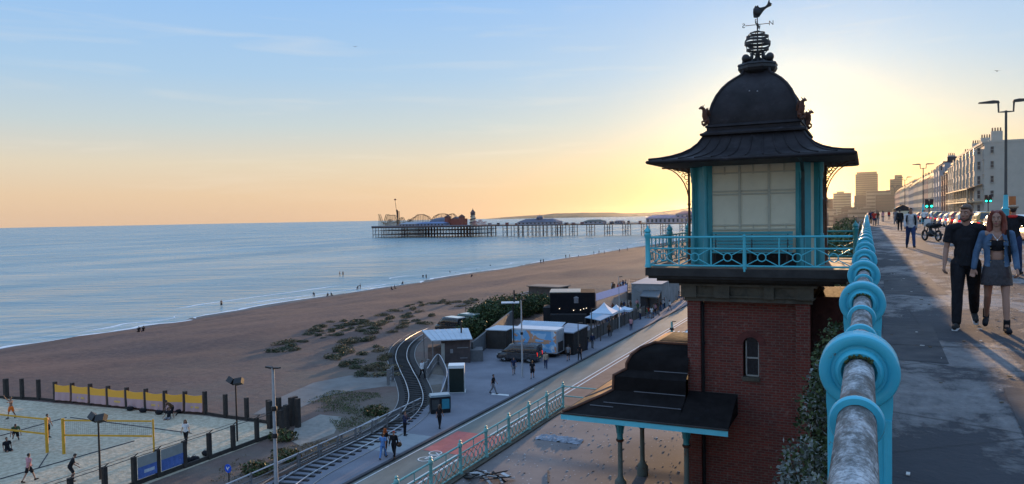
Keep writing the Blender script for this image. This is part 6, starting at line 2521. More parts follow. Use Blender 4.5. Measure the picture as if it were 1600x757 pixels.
for x in (-4.3, -1.2):
    for y in (.2, 2.1):
        m = MB()
        m.tube([(x, y - .14, .38), (x, y + .14, .38)], .38, 18)
        m.build('wheel', tyre, trk2, smooth=40)
cont = thing('black_container', 'low black container with a pale roof left of the mural truck', 'container', (*(-39.87, 79.53), LOW + .12), R(5), None, True)
m = MB()
m.box(-1.2, 1.3, -1, 2.4, 0, 2.2)
m.build('wall', darkwood, cont)
m = MB()
m.box(-1.3, 1.4, -1.1, 2.5, 2.202, 2.3)
m.build('roof', roofblue, cont)
for k, (p_, lb) in enumerate((((-51.82, 88.51), 'old van with a pale roof parked behind the hut'), ((-51.52, 92.31), 'second pale roofed van parked behind the hut'))):
    car(lb, (*p_, LOW + .1), R(75), (P_BLK, P_GRN)[k], 'van', 4.6, 1.9, 2.1, 'vans behind the hut', 'van', 'van')
    rt = [o for o in bpy.data.objects if o.name.startswith('van') and o.parent is None][-1]
    m = MB()
    m.box(-.7, .7, -2.1, .4, 2.10, 2.14)
    o = m.build('roof_panel', P_WHT)
    o.parent = [q for q in bpy.data.objects if q.get('label') == lb][0]

# ------------------------------------------------------------------ bars, sheds and awnings beyond the truck


def slab(m, q, t=.12):
    m.add([tuple(p) for p in q] + [(x, y, z - t) for x, y, z in q], [(0, 1, 2, 3), (7, 6, 5, 4), (0, 4, 5, 1), (1, 5, 6, 2), (2, 6, 7, 3), (3, 7, 4, 0)])
    return m


def walls_under(m, q, inset, z0):
    c = sum((Vector(p) for p in q), Vector()) / 4
    p = [Vector(v).lerp(c, inset) for v in q]
    m.add([(v.x, v.y, z0) for v in p] + [(v.x, v.y, v.z - .13) for v in p], [(0, 1, 5, 4), (1, 2, 6, 5), (2, 3, 7, 6), (3, 0, 4, 7), (4, 5, 6, 7)])
    return m


ZR = -11.05
q = [(*(-36.97, 78.18), -11.2), (*(-31.57, 77.94), -11.2), (*(-32.01, 81.45), -10.75), (*(-37.45, 81.40), -10.75)]
shed = thing('shed', 'long low shed with a pale blue corrugated roof behind the mural truck', 'shed', (*(-39.34, 89.86), LOW + .1))
m = MB()
walls_under(m, q, .1, LOW + .1)
m.build('wall', plain('shed_timber', (.04, .03, .027), .85, var=.3, scale=1.5), shed, fix=True)
corr = plain('corrugated_sheet', (.36, .43, .50), .4, var=.25, scale=1.1, spec=.5)
m = MB()
k_ = 48
vs_ = []
for i in range(k_ + 1):
    f_ = i / k_
    lo, hi = Vector(q[0]).lerp(Vector(q[1]), f_), Vector(q[3]).lerp(Vector(q[2]), f_)
    w_ = Vector((0, 0, .04 * (i % 2)))
    vs_ += [lo + w_, hi + w_]
m.add(vs_, [(2 * i, 2 * i + 2, 2 * i + 3, 2 * i + 1) for i in range(k_)])
m.build('roof', corr, shed)
q = [(*(-32.05, 77.96), -11.3), (*(-29.66, 77.79), -11.3), (*(-29.33, 81.95), -11.0), (*(-32.23, 82.66), -11.0)]
shed2 = thing('dark_shed', 'dark timber shed with a plain pale roof joined to the corrugated shed', 'shed', (*(-34.03, 88.97), LOW + .1))
m = MB()
walls_under(m, q, .07, LOW + .1)
m.build('wall', plain('black_timber', (.014, .012, .013), .8, var=.3, scale=1.5), shed2, fix=True)
m = MB()
slab(m, q)
m.build('roof', plain('shed_roof', (.24, .29, .36), .5, var=.15, scale=1), shed2)
nb_ = thing('notice_board', 'yellowed notice board standing against the dark shed by the hoarding', 'notice board', (*(-31.76, 84.74), LOW + .1), R(70), None, True)
m = MB()
m.box(-.45, .45, -.03, .03, .7, 2.2)
m.build('board', plain('yellowed_board', (.38, .30, .12), .7), nb_)
for x in (-.4, .4):
    m = MB()
    m.box(x - .04, x + .04, .032, .10, 0, 2.2)
    m.build('post', steel, nb_)
bb = thing('black_box_bar', 'tall plain black box building with a pale emblem and bulbs on its wall', 'building', (*(-38.66, 101.16), LOW + .1), R(20), None, True)
m = MB()
m.box(-3.25, 3.3, 0, 5.5, 0, 4.5)
m.build('wall', plain('black_cladding', (.0085, .009, .012), .85, var=.25, scale=.8, spec=.15), bb)
m = MB()
m.box(-3.3, 1.2, -.05, 5.0, 4.502, 4.62)
m.build('roof', plain('cream_roof', (.40, .35, .28), .7), bb)
m = MB()
for z in (0, .13, .26, .39, .52):
    m.box(.22, .86, -.05, -.004, 3.0 + z, 3.08 + z)
m.prism([(.18, 3.66), (.9, 3.66), (.9, 3.82), (.55, 4.0), (.18, 3.82)], (0, -.05, 0), (1, 0, 0), (0, 0, 1), (0, .04, 0))
m.build('emblem', plain('emblem_grey', (.26, .26, .28), .6), bb, fix=True)
bulb = glow('festoon_bulb', (1.0, .85, .6), 2.5)
for x, z in ((-1.9, 2.2), (.15, 1.95), (1.15, 2.0), (1.6, 2.15), (2.0, 2.25)):
    m = MB()
    m.ball((x, -.1, z), (.06, .06, .06), 8, 6)
    m.build('bulb', bulb, bb)
m = MB()
m.box(-4.3, -3.27, .3, 4, 0, 2.3)
m.box(-3.2, 2.0, -1.6, -.004, 0, 1.5)
m.build('lean_to', plain('black_lean_to', (.012, .012, .014), .85, var=.3), bb)
m = MB()
lt = thing('stone_shelter', 'low grey flat roofed shelter on the beach behind the black box building', 'shelter', (*(-54.96, 130.38), LOW + .1), R(-10), None, True)
m.box(-3.4, 3.4, -1.2, 2.2, 0, 2.3)
m.build('wall', plain('shelter_concrete', (.085, .068, .058), .9, var=.3, scale=.8), lt)
m = MB()
m.box(-3.7, 3.7, -1.5, 2.5, 2.302, 2.5)
m.build('roof', plain('shelter_roof', (.19, .15, .125), .85), lt)


def awning(label, loc, rz, w, d, z0, z1, mat_, stripes=None):
    t = thing('awning', label, 'awning', loc, rz, None, True)
    m = MB()
    m.add([(-w / 2, -d / 2, z0), (w / 2, -d / 2, z0), (w / 2, d / 2, z1), (-w / 2, d / 2, z1), (-w / 2, -d / 2, z0 + .06), (w / 2, -d / 2, z0 + .06), (w / 2, d / 2, z1 + .06), (-w / 2, d / 2, z1 + .06),
           (-w / 2, -d / 2 - .01, z0 - .3), (w / 2, -d / 2 - .01, z0 - .3)], [(3, 2, 1, 0), (4, 5, 6, 7), (1, 2, 6, 5), (3, 0, 4, 7), (2, 3, 7, 6), (8, 9, 5, 4)])
    m.build('canvas', mat_, t)
    for x in (-w / 2 + .1, w / 2 - .1):
        for y, z in ((-d / 2 + .1, z0), (d / 2 - .1, z1)):
            m = MB()
            m.tube([(x, y, 0), (x, y, z)], .05, 6)
            m.build('pole', steel, t)
    return t


la = thing('awning', 'long lilac awning over the beach bar beyond the black box building', 'awning', (*(-42.69, 131.68), LOW + .1))
q = [(*(-36.73, 105.92), -11.0), (*(-36.35, 120.84), -11.0), (*(-36.89, 122.69), -10.1), (*(-37.22, 107.37), -10.1)]
m = MB()
slab(m, q, .07)
m.build('canvas', plain('lilac_canvas', (.62, .46, .55), .8, var=.08), la)
for p in q:
    m = MB()
    m.tube([(p[0], p[1], LOW + .1), (p[0], p[1], p[2] - .08)], .06, 6)
    m.build('pole', steel, la)
lb_ = thing('awning', 'pale blue flat awning on the pavement side of the black box building', 'awning', (*(-35.57, 103.54), LOW + .1))
q = [(*(-32.76, 90.13), -11.3), (*(-29.95, 87.94), -11.3), (*(-29.91, 92.20), -11.2), (*(-32.58, 93.36), -11.2)]
m = MB()
slab(m, q, .08)
m.build('canvas', plain('blue_flat_roof', (.20, .32, .42), .6, var=.12), lb_)
for p in q:
    m = MB()
    m.tube([(p[0], p[1], LOW + .1), (p[0], p[1], p[2] - .09)], .06, 6)
    m.build('pole', steel, lb_)
lilac = plain('lilac_canvas', (.60, .44, .52), .8, var=.08)
canv = plain('pale_blue_canvas', (.50, .58, .66), .7, var=.08)


def marquee(label, loc, w, h, pk, mat_):
    t = thing('marquee', label, 'marquee', loc, R(4), 'pale marquees of the beach bar', True)
    m = MB()
    prof = [(w / 2, h), (w * .34, h + pk * .22), (w * .18, h + pk * .5), (w * .07, h + pk * .8), (.03, h + pk)]
    m.square(prof, (0, 0, 0))
    for s in (-1, 1):
        m.box(-w / 2, w / 2, s * w / 2 - .01, s * w / 2 + .01, h - .3, h)
        m.box(s * w / 2 - .01, s * w / 2 + .01, -w / 2 + .02, w / 2 - .02, h - .3, h)
    m.build('canvas', mat_, t)
    for x in (-1, 1):
        for y in (-1, 1):
            m = MB()
            m.tube([(x * (w / 2 - .05), y * (w / 2 - .05), 0), (x * (w / 2 - .05), y * (w / 2 - .05), h - .02)], .05, 6)
            m.build('pole', steel, t)


marquee('pale marquee with a sharp peak nearest the black box building', (*(-32.32, 96.55), LOW + .1), 3.1, 2.5, 1.3, canv)
marquee('second pale marquee, just beyond the sharp peaked one', (*(-31.80, 100.35), LOW + .1), 2.0, 2.4, .7, canv)
marquee('small farthest marquee of the beach bar', (*(-31.11, 102.08), LOW + .1), 2.0, 2.3, .4, canv)
gb = thing('grey_container_building', 'grey weathered container building with dark murals at the far end of the bars', 'building', (*(-30.48, 120.69), LOW + .1), R(3.5), None, True)
gm = plain('grey_mural', (.25, .26, .26), .8, var=.25, scale=.5, dirt=((.05, .06, .065), .56, .8))
m = MB()
m.box(-5.0, 0, 0, 18, 0, 4.1)
m.build('wall', gm, gb)
m = MB()
m.box(-5.1, .1, -.1, 18.1, 4.102, 4.22)
m.build('roof', plain('grey_roof', (.30, .30, .31), .7), gb)
ds = thing('dark_bar_hut', 'dark flat roofed bar hut in front of the grey container building', 'hut', (*(-33.49, 124.30), LOW + .1))
q = [(*(-32.39, 114.60), -11.1), (*(-29.16, 113.58), -11.1), (*(-30.48, 120.41), -10.7), (*(-33.75, 121.77), -10.7)]
m = MB()
slab(m, q, .15)
m.build('roof', plain('bar_roof', (.06, .07, .075), .6, var=.2), ds)
m = MB()
walls_under(m, [q[0], Vector(q[0]).lerp(Vector(q[1]), .35), Vector(q[3]).lerp(Vector(q[2]), .35), q[3]], .05, LOW + .1)
m.build('wall', plain('bar_dark', (.02, .02, .022), .8, var=.3), ds, fix=True)
for p in q[1:3]:
    m = MB()
    m.tube([(p[0], p[1], LOW + .1), (p[0], p[1], p[2] - .16)], .08, 6)
    m.build('pole', steel, ds)
ub = thing('bar_deck', 'raised dark bar deck crowded with people behind the lilac awning', 'deck', (*(-38.54, 132.88), LOW + .1))
q = [(*(-39.80, 132.70), -12.6), (*(-36.73, 131.21), -12.6), (*(-40.29, 148.28), -12.6), (*(-44.60, 150.15), -12.6)]
m = MB()
slab(m, q, .2)
walls_under(m, q, .02, LOW + .1)
m.build('platform', plain('deck_dark', (.03, .028, .03), .8, var=.3), ub, fix=True)
m = MB()
for z in (.5, 1.0):
    m.tube([Vector(p) + Vector((0, 0, z)) for p in q] + [Vector(q[0]) + Vector((0, 0, z))], .03, 5)
m.build('handrail', steel, ub)
# low hoarding along the pavement
hoard = thing('timber_hoarding', 'waist high grey hoarding along the pavement from the truck to the bars', 'fence', (-30.8, 95, LOW + .1))
hp = [(-31.0, 80), (-31.1, 90), (-31.15, 100), (-31.2, 108), (-31.2, 113)]
for i in range(len(hp) - 1):
    a, b = Vector((*hp[i], LOW + .1)), Vector((*hp[i + 1], LOW + .1))
    for j in range(4):
        p, q = a.lerp(b, j / 4), a.lerp(b, (j + .96) / 4)
        c, d = (p + q) / 2, q - p
        m = MB()
        m.obox((c.x, c.y, c.z + .75), (d.length, .06, 1.5), math.atan2(d.y, d.x))
        m.build('panel', plain('hoarding_boards', (.10, .092, .085), .85, var=.3, scale=1.2), hoard)
        m = MB()
        m.box(p.x - .06, p.x + .06, p.y - .06, p.y + .06, c.z, c.z + 1.65)
        m.build('post', darkwood, hoard)
lw = thing('concrete_wall', 'low grey concrete wall between the yard and the dark trees', 'wall', (*(-46.25, 90.39), LOW + .1))
q0, q1 = Vector((*(-39.11, 71.38), 0)), Vector((*(-46.86, 97.79), 0))
m = MB()
d = q1 - q0
m.obox(((q0.x + q1.x) / 2, (q0.y + q1.y) / 2, LOW + 1.1), (d.length, .25, 2.0), math.atan2(d.y, d.x))
m.build('wall_face', plain('yard_concrete', (.10, .105, .11), .9, var=.25, scale=1), lw)

# bushes behind the yard
for k, (px_, r, lb) in enumerate((((-49.64, 94.22), 2.6, 'leftmost of the dense dark bushes behind the yard wall'), ((-49.66, 99.65), 3.0, 'tallest of the dense dark bushes behind the yard wall'),
                                  ((-49.30, 105.73), 2.7, 'dark bush between the tallest one and the black box building'), ((-48.66, 110.78), 2.4, 'rightmost dark bush beside the black box building'),
                                  ((-46.85, 85.63), 1.9, 'small dark bush in front of the leftmost bush'))):
    bush('dark_bush', lb, 'bush', (*px_, LOW), [((0, 0, r * .6), (r, r, r * .75)), ((-r * .6, .4, r * .45), (r * .7, r * .7, r * .55)), ((r * .5, -.3, r * .75), (r * .65, r * .7, r * .6))],
         4200, .25, [dark_leaf, dark_leaf, mid_leaf], 40 + k, 'dark bushes behind the yard')

# tall lamp posts at the lower level
def tall_lamp(label, loc, h, r=.09, mat_=None, bands=(), heads=2, panel=False):
    t = thing('lamp_post', label, 'lamp post', loc, 0, 'slim lamp posts at the lower level', True)
    m = MB()
    m.lathe([(r * 1.2, 0), (r, h * .25), (r * .75, h)], (0, 0, 0), 10)
    m.build('pole', mat_ or galvp, t, smooth=40)
    for z in bands:
        m = MB()
        m.lathe([(r * 1.6, z), (r * 1.7, z + .12), (r * 1.5, z + .26)], (0, 0, 0), 8)
        m.build('bracket_band', iron, t)
    for s in ((-1, 1) if heads == 2 else (1,)):
        m = MB()
        m.prism([(.03, -.02), (.1, .06), (.5, .08), (.52, .0), (.1, -.05)], (0, -.1, h), (s, 0, 0), (0, 0, 1), (0, .2, 0))
        m.build('lamp_head', iron, t, fix=True)
    return t


galvp = plain('galvanised_pole', (.42, .43, .44), .5, .3, var=.15, scale=2)
tall_lamp('tall pale lamp post with two black bands beside the ball court fence', (-31.25, 32.9, LOW), 7.2, .11, galvp, (3.1, 4.7), 2)
tall_lamp('grey lamp post standing in front of the mural truck and van', (-30.3, 65.4, LOW + .1), 7.6, .085, galvp, (4.2,), 1)
for (p_, h_, lb) in (((-29.43, 83.23), 4.6, 'slim post on the pavement beside the hoarding'), ((-29.98, 95.89), 7.4, 'lamp post among the bar awnings'), ((-28.83, 77.07), 3.8, 'thin post by the end of the mural truck')):
    tall_lamp(lb, (*p_, LOW + .1), h_, .06, galvp if h_ > 5 else steel, (), 1)
tall_lamp('old green lamp column beside the parked car on the lower road', (-21.1, 88.3, LOW), 2.9, .16, balm, (.5, 1.9), 1)
car('white car parked at the kerb of the lower road beyond the canopy', (-19.6, 92.5, LOW), R(170), P_WHT, 'hatch', 4.1, 1.76, 1.47, None, 'parked_car')
dsign = thing('direction_sign', 'small flat blue sign board on a pole beside the dark bushes', 'sign', (*(-35.92, 75.31), LOW + .1), R(25), None, True)
m = MB()
m.tube([(0, 0, 0), (0, 0, 5.99)], .07, 8)
m.build('post', iron, dsign)
m = MB()
m.box(-1.3, .7, -.7, .7, 6.0, 6.1)
m.build('board', roofblue, dsign)
m = MB()
m.tube([(.15, .3, 6.1), (.15, .3, 7.4)], .09, 8)
m.build('flue', iron, dsign)

# ------------------------------------------------------------------ ball court
postm = plain('groyne_timber', (.04, .034, .03), .9, var=.35, scale=2, bump=.4)
ff_ = thing('court_fence_far', 'line of thick dark timber posts along the far side of the sand court', 'fence', (-60, 42, LOW + .1))
ff_.name = 'timber_post_fence'
ORG[ff_.name] = ORG.get('court_fence_far', (-60, 42, LOW + .1))
fpx = [-11, 10, 35, 61, 87, 114, 142, 170, 199, 229, 259, 290, 321, 353, 386, 420]
def far_line(px):
    t = (px - 10) / 412.0
    return (-70.6 + 29.9 * t ** 1.0 * (1 + .0), 0)
banner_pts = []
FAR = [(-72.35, 40.61), (-70.60, 40.77), (-68.92, 41.17), (-67.20, 41.59), (-65.02, 41.70), (-63.06, 41.97), (-60.87, 42.11), (-58.74, 42.25), (-56.60, 42.41), (-54.47, 42.58), (-52.38, 42.74), (-50.63, 43.22), (-48.74, 43.54), (-46.37, 43.44), (-44.18, 43.51), (-41.87, 43.45)]
for i, (x, y) in enumerate(FAR):
    m = MB()
    w_ = .17 if i == 1 else .13
    m.prism([(x - w_, y - w_), (x + w_, y - w_), (x + w_, y + w_), (x - w_, y + w_)], (0, 0, LOW), (1, 0, 0), (0, 1, 0), (0, 0, 1.95 + .12 * (hash2(i, 3) - .5)))
    m.build('post', postm, ff_, fix=True)
m = MB()
for i in range(len(FAR) - 1):
    a, b = FAR[i], FAR[i + 1]
    c, d = ((a[0] + b[0]) / 2, (a[1] + b[1]) / 2), Vector((b[0] - a[0], b[1] - a[1], 0))
    m.obox((c[0], c[1], LOW + .18), (d.length, .08, .3), math.atan2(d.y, d.x))
m.build('base_board', postm, ff_)
ban = Mat('sponsor_banner')
s_ = ban.n.new('ShaderNodeSeparateXYZ')
ban.l.new(ban.obj, s_.inputs[0])
nz_ = ban.noise(1.4, 3)
hgt = ban.math('ADD', s_.outputs[2], ban.math('MULTIPLY', ban.math('SUBTRACT', nz_, .5), .16))
ban.set(col=ban.ramp(hgt, [(0.0, (.50, .32, .32, 1)), (.92, (.50, .32, .32, 1)), (.93, (.86, .42, .05, 1))], 'CONSTANT'), rough=.8)
for i in range(4, 12):
    a, b = Vector((*FAR[i], 0)), Vector((*FAR[i + 1], 0))
    d = b - a
    t = thing('banner', ('orange and pink banner panel %s' % ('at the left end of the row', 'second from the left end of the row', 'third from the left end of the row', 'fourth from the left end of the row', 'fifth from the left end of the row',
                         'third from the right end of the row', 'behind the seated group', 'at the right end of the row')[i - 4]), 'banner', (a.x, a.y, LOW + .1), math.atan2(d.y, d.x), 'banners on the court fence', True)
    m = MB()
    k_ = 10
    vs_ = []
    for j in range(k_ + 1):
        x = .15 + (d.length - .3) * j / k_
        sag = .10 * math.sin(math.pi * j / k_)
        for y in (-.02, .0):
            vs_ += [(x, y - .15 + .05 * math.sin(j * 1.3 + i), .22), (x, y - .15, .95), (x, y - .15, 1.62 - sag)]
    fs_ = []
    for j in range(k_):
        o, q = j * 6, (j + 1) * 6
        fs_ += [(o, q, q + 1, o + 1), (o + 1, q + 1, q + 2, o + 2), (o + 3, o + 4, q + 4, q + 3), (o + 4, o + 5, q + 5, q + 4), (o + 2, q + 2, q + 5, o + 5)]
    m.add(vs_, fs_)
    m.build('sheet', ban.m, t)
    if i in (5, 7, 9, 11):
        m = MB()
        m.box(d.length * .35, d.length * .75, -.185, -.172, .52, .66)
        m.build('print', plain('banner_print', (.70, .45, .12), .8), t)

nf_ = thing('court_fence', 'near fence of dark posts and wire along the pavement side of the sand court', 'fence', (-39.3, 35, LOW + .1))
NEAR = [(-39.6, 24.0), (-39.55, 26), (-39.5, 28), (-39.5, 29.9), (-39.45, 31.5), (-39.35, 33.4), (-39.25, 35.3), (-39.2, 37.3), (-39.1, 39.4), (-38.95, 41.7)]
for i, (x, y) in enumerate(NEAR):
    m = MB()
    m.box(x - .12, x + .12, y - .12, y + .12, LOW, LOW + 1.85)
    m.build('post', postm, nf_)
    m = MB()
    m.tube([(x, y, LOW + 1.84), (x + .25, y + .12, LOW + 2.08)], .03, 5)
    m.build('wire_arm', iron, nf_)
m = MB()
m.tube([(x, y, LOW + 1.8) for x, y in NEAR], .022, 5)
m.tube([(x + .24, y + .12, LOW + 2.06) for x, y in NEAR], .014, 4)
m.build('wire', iron, nf_)
m = MB()
for i in range(len(NEAR) - 1):
    a, b = NEAR[i], NEAR[i + 1]
    m.obox(((a[0] + b[0]) / 2 + .02, (a[1] + b[1]) / 2, LOW + .2), (.1, b[1] - a[1] - .25, .34))
m.build('base_board', postm, nf_)
# pale windbreak mesh and blue banners on the near fence
bluep = plain('blue_banner', (.09, .16, .42), .75, var=.3, scale=2.5, dirt=((.35, .40, .55), .60, .8))
palem = plain('pale_windbreak', (.30, .31, .29), .8, var=.12, scale=2)
for i, lb in ((3, 'blue banner with a white print on the near court fence'), (4, 'plain blue banner on the near court fence')):
    a, b = Vector((*NEAR[i], 0)), Vector((*NEAR[i + 1], 0))
    t = thing('blue_banner', lb, 'banner', (a.x + .14, a.y, LOW + .1), 0, 'banners on the near court fence', True)
    L = b.y - a.y
    m = MB()
    m.box(.0, .02, .14, L - .14, .35, 1.05)
    m.build('sheet', bluep, t)
    m = MB()
    m.box(.0, .02, .14, L - .14, 1.052, 1.68)
    m.build('windbreak', palem, t)
    if i < 4:
        m = MB()
        m.box(.0215, .026, L * .35, L * .8, .62, .82)
        m.build('print', plain('banner_white', (.5, .55, .62), .8), t)
# gate post cluster at the corner
gp = thing('timber_gateway', 'cluster of tall dark timber posts at the corner of the sand court', 'gate', (*(-39.95, 43.46), LOW + .1))
for i, (p_, h_) in enumerate((((-40.75, 42.41), 2.2), ((-40.60, 43.20), 2.3), ((-39.55, 42.88), 1.9), ((-39.67, 43.57), 2.3), ((-38.97, 43.48), 2.3), ((-39.89, 44.24), 2.2))):
    m = MB()
    m.box(p_[0] - .16, p_[0] + .16, p_[1] - .16, p_[1] + .16, LOW, LOW + h_)
    m.build('post', postm, gp)
a, b = Vector((*(-40.42, 43.28), 0)), Vector((*(-39.77, 43.53), 0))
m = MB()
m.obox(((a.x + b.x) / 2, (a.y + b.y) / 2, LOW + .9), ((b - a).length, .08, 1.4), math.atan2((b - a).y, (b - a).x))
m.build('boarding', postm, gp)

yel = plain('yellow_net_tape', (.62, .33, .03), .7, var=.15, scale=3)
ropem = plain('dark_rope', (.03, .035, .05), .9)


def net(label, a, b, post_a=True):
    t = thing('volleyball_net', label, 'volleyball net', (*a, LOW + .1), 0, 'volleyball nets on the sand court')
    a3, b3 = Vector((*a, LOW + .1)), Vector((*b, LOW + .1))
    for k, p in enumerate((a3, b3)):
        m = MB()
        r = .10 if k == 0 else .06
        m.tube([p, p + Vector((0, 0, 2.45))], r, 10)
        m.build('post', yel, t, smooth=40)
    for z, w_ in ((2.32, .055), (1.30, .06)):
        m = MB()
        d = (b3 - a3)
        c = (a3 + b3) / 2
        m.obox((c.x, c.y, LOW + .1 + z), (d.length - .2, .03, w_ * 2), math.atan2(d.y, d.x))
        m.build('tape', yel, t)
    m = MB()
    u = (b3 - a3)
    k_ = int(u.length / .14)
    for i in range(k_ + 1):
        p = a3 + u * (i / k_)
        m.tube([p + Vector((0, 0, 1.3)), p + Vector((0, 0, 2.3))], .004, 3, caps=False)
    for j in range(1, 7):
        m.tube([a3 + Vector((0, 0, 1.3 + j / 7)), b3 + Vector((0, 0, 1.3 + j / 7))], .004, 3, caps=False)
    m.build('mesh', ropem, t)


net('yellow taped volleyball net in the middle of the sand court', (-49.62, 32.26), (-43.49, 34.47))
net('yellow taped volleyball net running out of view at the left', (-51.00, 31.99), (-60.22, 31.09))
cl_ = thing('court_lines', 'dark rope boundary lines laid across the sand court', 'rope', (-50, 33, LOW + .11))
m = MB()
for a, b in (((-58.43, 33.18), (-58.77, 38.53)), ((-48.43, 27.40), (-47.65, 36.17)), ((-58.47, 38.65), (-45.28, 39.16)), ((-48.21, 29.63), (-50.67, 31.83))):
    m.tube([(a[0], a[1], LOW + .13), (b[0], b[1], LOW + .13)], .035, 4)
m.build('rope', ropem, cl_)


def floodlight(label, loc, h):
    t = thing('floodlight', label, 'floodlight', loc, 0, 'floodlight masts by the sand court', True)
    m = MB()
    m.lathe([(.07, 0), (.05, h)], (0, 0, 0), 8)
    m.tube([(-.35, 0, h), (.35, 0, h)], .035, 6)
    m.build('mast', iron, t)
    for s in (-1, 1):
        m = MB()
        m.obox((s * .36, -.05, h + .14), (.62, .34, .42), R(s * 14), 0, R(-35), R(s * -12))
        m.build('lamp_head', iron, t)
    return t


floodlight('twin headed floodlight mast standing inside the sand court', (*(-42.51, 29.85), LOW + .1), 3.7)
floodlight('twin headed floodlight mast near the corner of the sand court', (*(-40.60, 39.02), LOW + .1), 4.2)
bluebag = thing('blue_bin', 'small bright blue round sign on a stub post near the fence', 'sign', (*(-34.20, 32.13), LOW + .1), 0, None, True)
bluebag.name = 'round_sign'
m = MB()
m.tube([(0, 0, 0), (0, 0, .9)], .04, 6)
m.build('post', steel, bluebag)
m = MB()
m.tube([(0, -.05, 1.05), (0, -.03, 1.05)], .26, 20)
m.build('disc', plain('sign_blue', (.015, .10, .60), .4, var=.05), bluebag)
m = MB()
m.prism([(-.13, .0), (.0, -.13), (.02, -.03), (.14, .09), (.09, .14), (-.02, .02), (-.13, .13)], (0, -.056, 1.05), (1, 0, 0), (0, 0, 1), (0, .004, 0))
m.build('arrow', plain('sign_white', (.7, .7, .7), .5), bluebag, fix=True)

# ------------------------------------------------------------------ shingle plants, grass
protos = []
kale = leafmat('kale_leaf', (.085, .08, .048), .45)
for k in range(4):
    rnd = random.Random(90 + k)
    pm = MB()
    sh = [((rnd.uniform(-.5, .5), rnd.uniform(-.35, .35), .22), (rnd.uniform(.45, .8), rnd.uniform(.35, .6), rnd.uniform(.25, .42))) for _ in range(3)]
    leaves(pm, sh, 620, .105, rnd, .8, 0, 2)
    protos.append(pm.mesh('foliage', [[dark_leaf, kale], [kale, dry_leaf], [dark_leaf, dry_leaf], [kale, dark_leaf]][k]))
rnd = random.Random(55)
spots = [(-71.90, 95.41), (-55.23, 70.91), (-68.11, 74.52), (-65.52, 71.89), (-65.46, 70.47), (-58.85, 75.22), (-57.82, 71.78), (-55.16, 67.54), (-48.30, 63.23), (-46.93, 63.05), (-47.30, 64.67), (-50.82, 65.20), (-45.94, 60.12), (-72.50, 84.66), (-73.29, 87.73), (-71.03, 83.88), (-70.96, 82.04), (-63.43, 87.70), (-64.41, 90.66),
         (-68.98, 104.44), (-67.52, 100.73), (-68.33, 106.39), (-73.59, 107.47), (-72.80, 114.46), (-72.57, 120.83), (-68.24, 115.82), (-64.28, 117.00), (-66.05, 122.73), (-61.04, 116.01), (-62.75, 121.56), (-64.10, 113.17), (-70.15, 93.72), (-67.54, 96.81), (-67.07, 91.15), (-64.59, 97.76), (-67.77, 83.12), (-70.09, 87.44), (-71.40, 91.85), (-72.22, 101.73),
         (-64.61, 68.45), (-50.51, 63.48), (-45.34, 63.64), (-43.99, 60.85), (-58.20, 91.38), (-61.17, 98.86), (-49.18, 69.70), (-48.75, 67.87), (-60.37, 118.17), (-72.10, 117.75), (-72.38, 110.65), (-55.00, 66.78), (-55.38, 69.55)]
for i, (x, y) in enumerate(spots):
    t = thing('shingle_plant', ('low dark tuft of sea kale on the shingle', 'low yellowish green tuft on the shingle', 'low brown tinged tuft on the shingle', 'grey green spreading tuft on the shingle')[i % 4],
              'plant', (x, y, beach_z(x, y) - .05), rnd.uniform(0, 6), 'low plants on the shingle', True)
    t.scale = (rnd.uniform(.7, 2.1), rnd.uniform(.6, 1.6), rnd.uniform(.6, 1.2))
    link('foliage', protos[i % 4], t)
rnd = random.Random(66)
m = MB()
def inpoly(x, y, P):
    c = False
    for i in range(len(P)):
        (x0, y0), (x1, y1) = P[i], P[i - 1]
        if (y0 > y) != (y1 > y) and x < (x1 - x0) * (y - y0) / (y1 - y0) + x0:
            c = not c
    return c
scrubP = [(-62.02, 66.73), (-76.07, 90.33), (-79.74, 112.38), (-76.05, 129.15), (-70.64, 138.38), (-58.06, 122.94), (-56.54, 108.32), (-57.89, 96.26), (-57.30, 86.66), (-52.77, 74.96), (-43.27, 60.49), (-47.79, 59.42), (-56.22, 67.15), (-64.25, 84.31)]
xs_, ys_ = [p[0] for p in scrubP], [p[1] for p in scrubP]
k = 0
while k < 95:
    x, y = rnd.uniform(min(xs_), max(xs_)), rnd.uniform(min(ys_), max(ys_))
    if not inpoly(x, y, scrubP) or vnoise(x * .16, y * .10) < .48:
        continue
    i = rnd.randrange(4)
    t = thing('shingle_plant', ('low dark tuft of sea kale on the shingle', 'low yellowish green tuft on the shingle', 'low brown tinged tuft on the shingle', 'grey green spreading tuft on the shingle')[i],
              'plant', (x, y, beach_z(x, y) - .06), rnd.uniform(0, 6), 'low plants on the shingle', True)
    q_ = rnd.uniform(.35, 1.25)
    t.scale = (q_ * rnd.uniform(.8, 1.5), q_ * rnd.uniform(.8, 1.3), q_ * rnd.uniform(.5, .9))
    link('foliage', protos[i], t)
    k += 1
areas = [([(-43.94, 49.42), (-44.41, 54.27), (-39.90, 54.94), (-35.56, 50.87), (-33.50, 46.03), (-33.51, 42.21), (-38.73, 46.46)], 12000, 1), ([(-33.32, 33.66), (-36.34, 39.47), (-34.57, 42.11), (-33.63, 43.84), (-32.90, 36.85), (-32.73, 34.38)], 4500, 0),
         ([(-49.81, 69.48), (-53.80, 76.99), (-43.94, 64.16), (-38.05, 56.71), (-35.56, 50.87), (-41.81, 58.63)], 700, 0), ([(-32.97, 51.89), (-35.95, 57.51), (-33.35, 55.20), (-31.13, 50.49)], 500, 1), ([(-36.73, 31.66), (-38.02, 38.79), (-35.97, 37.25), (-33.82, 32.86)], 1500, 0),
         ([(-64.59, 97.76), (-69.59, 133.45), (-60.55, 126.53), (-58.75, 99.64)], 900, 0)]
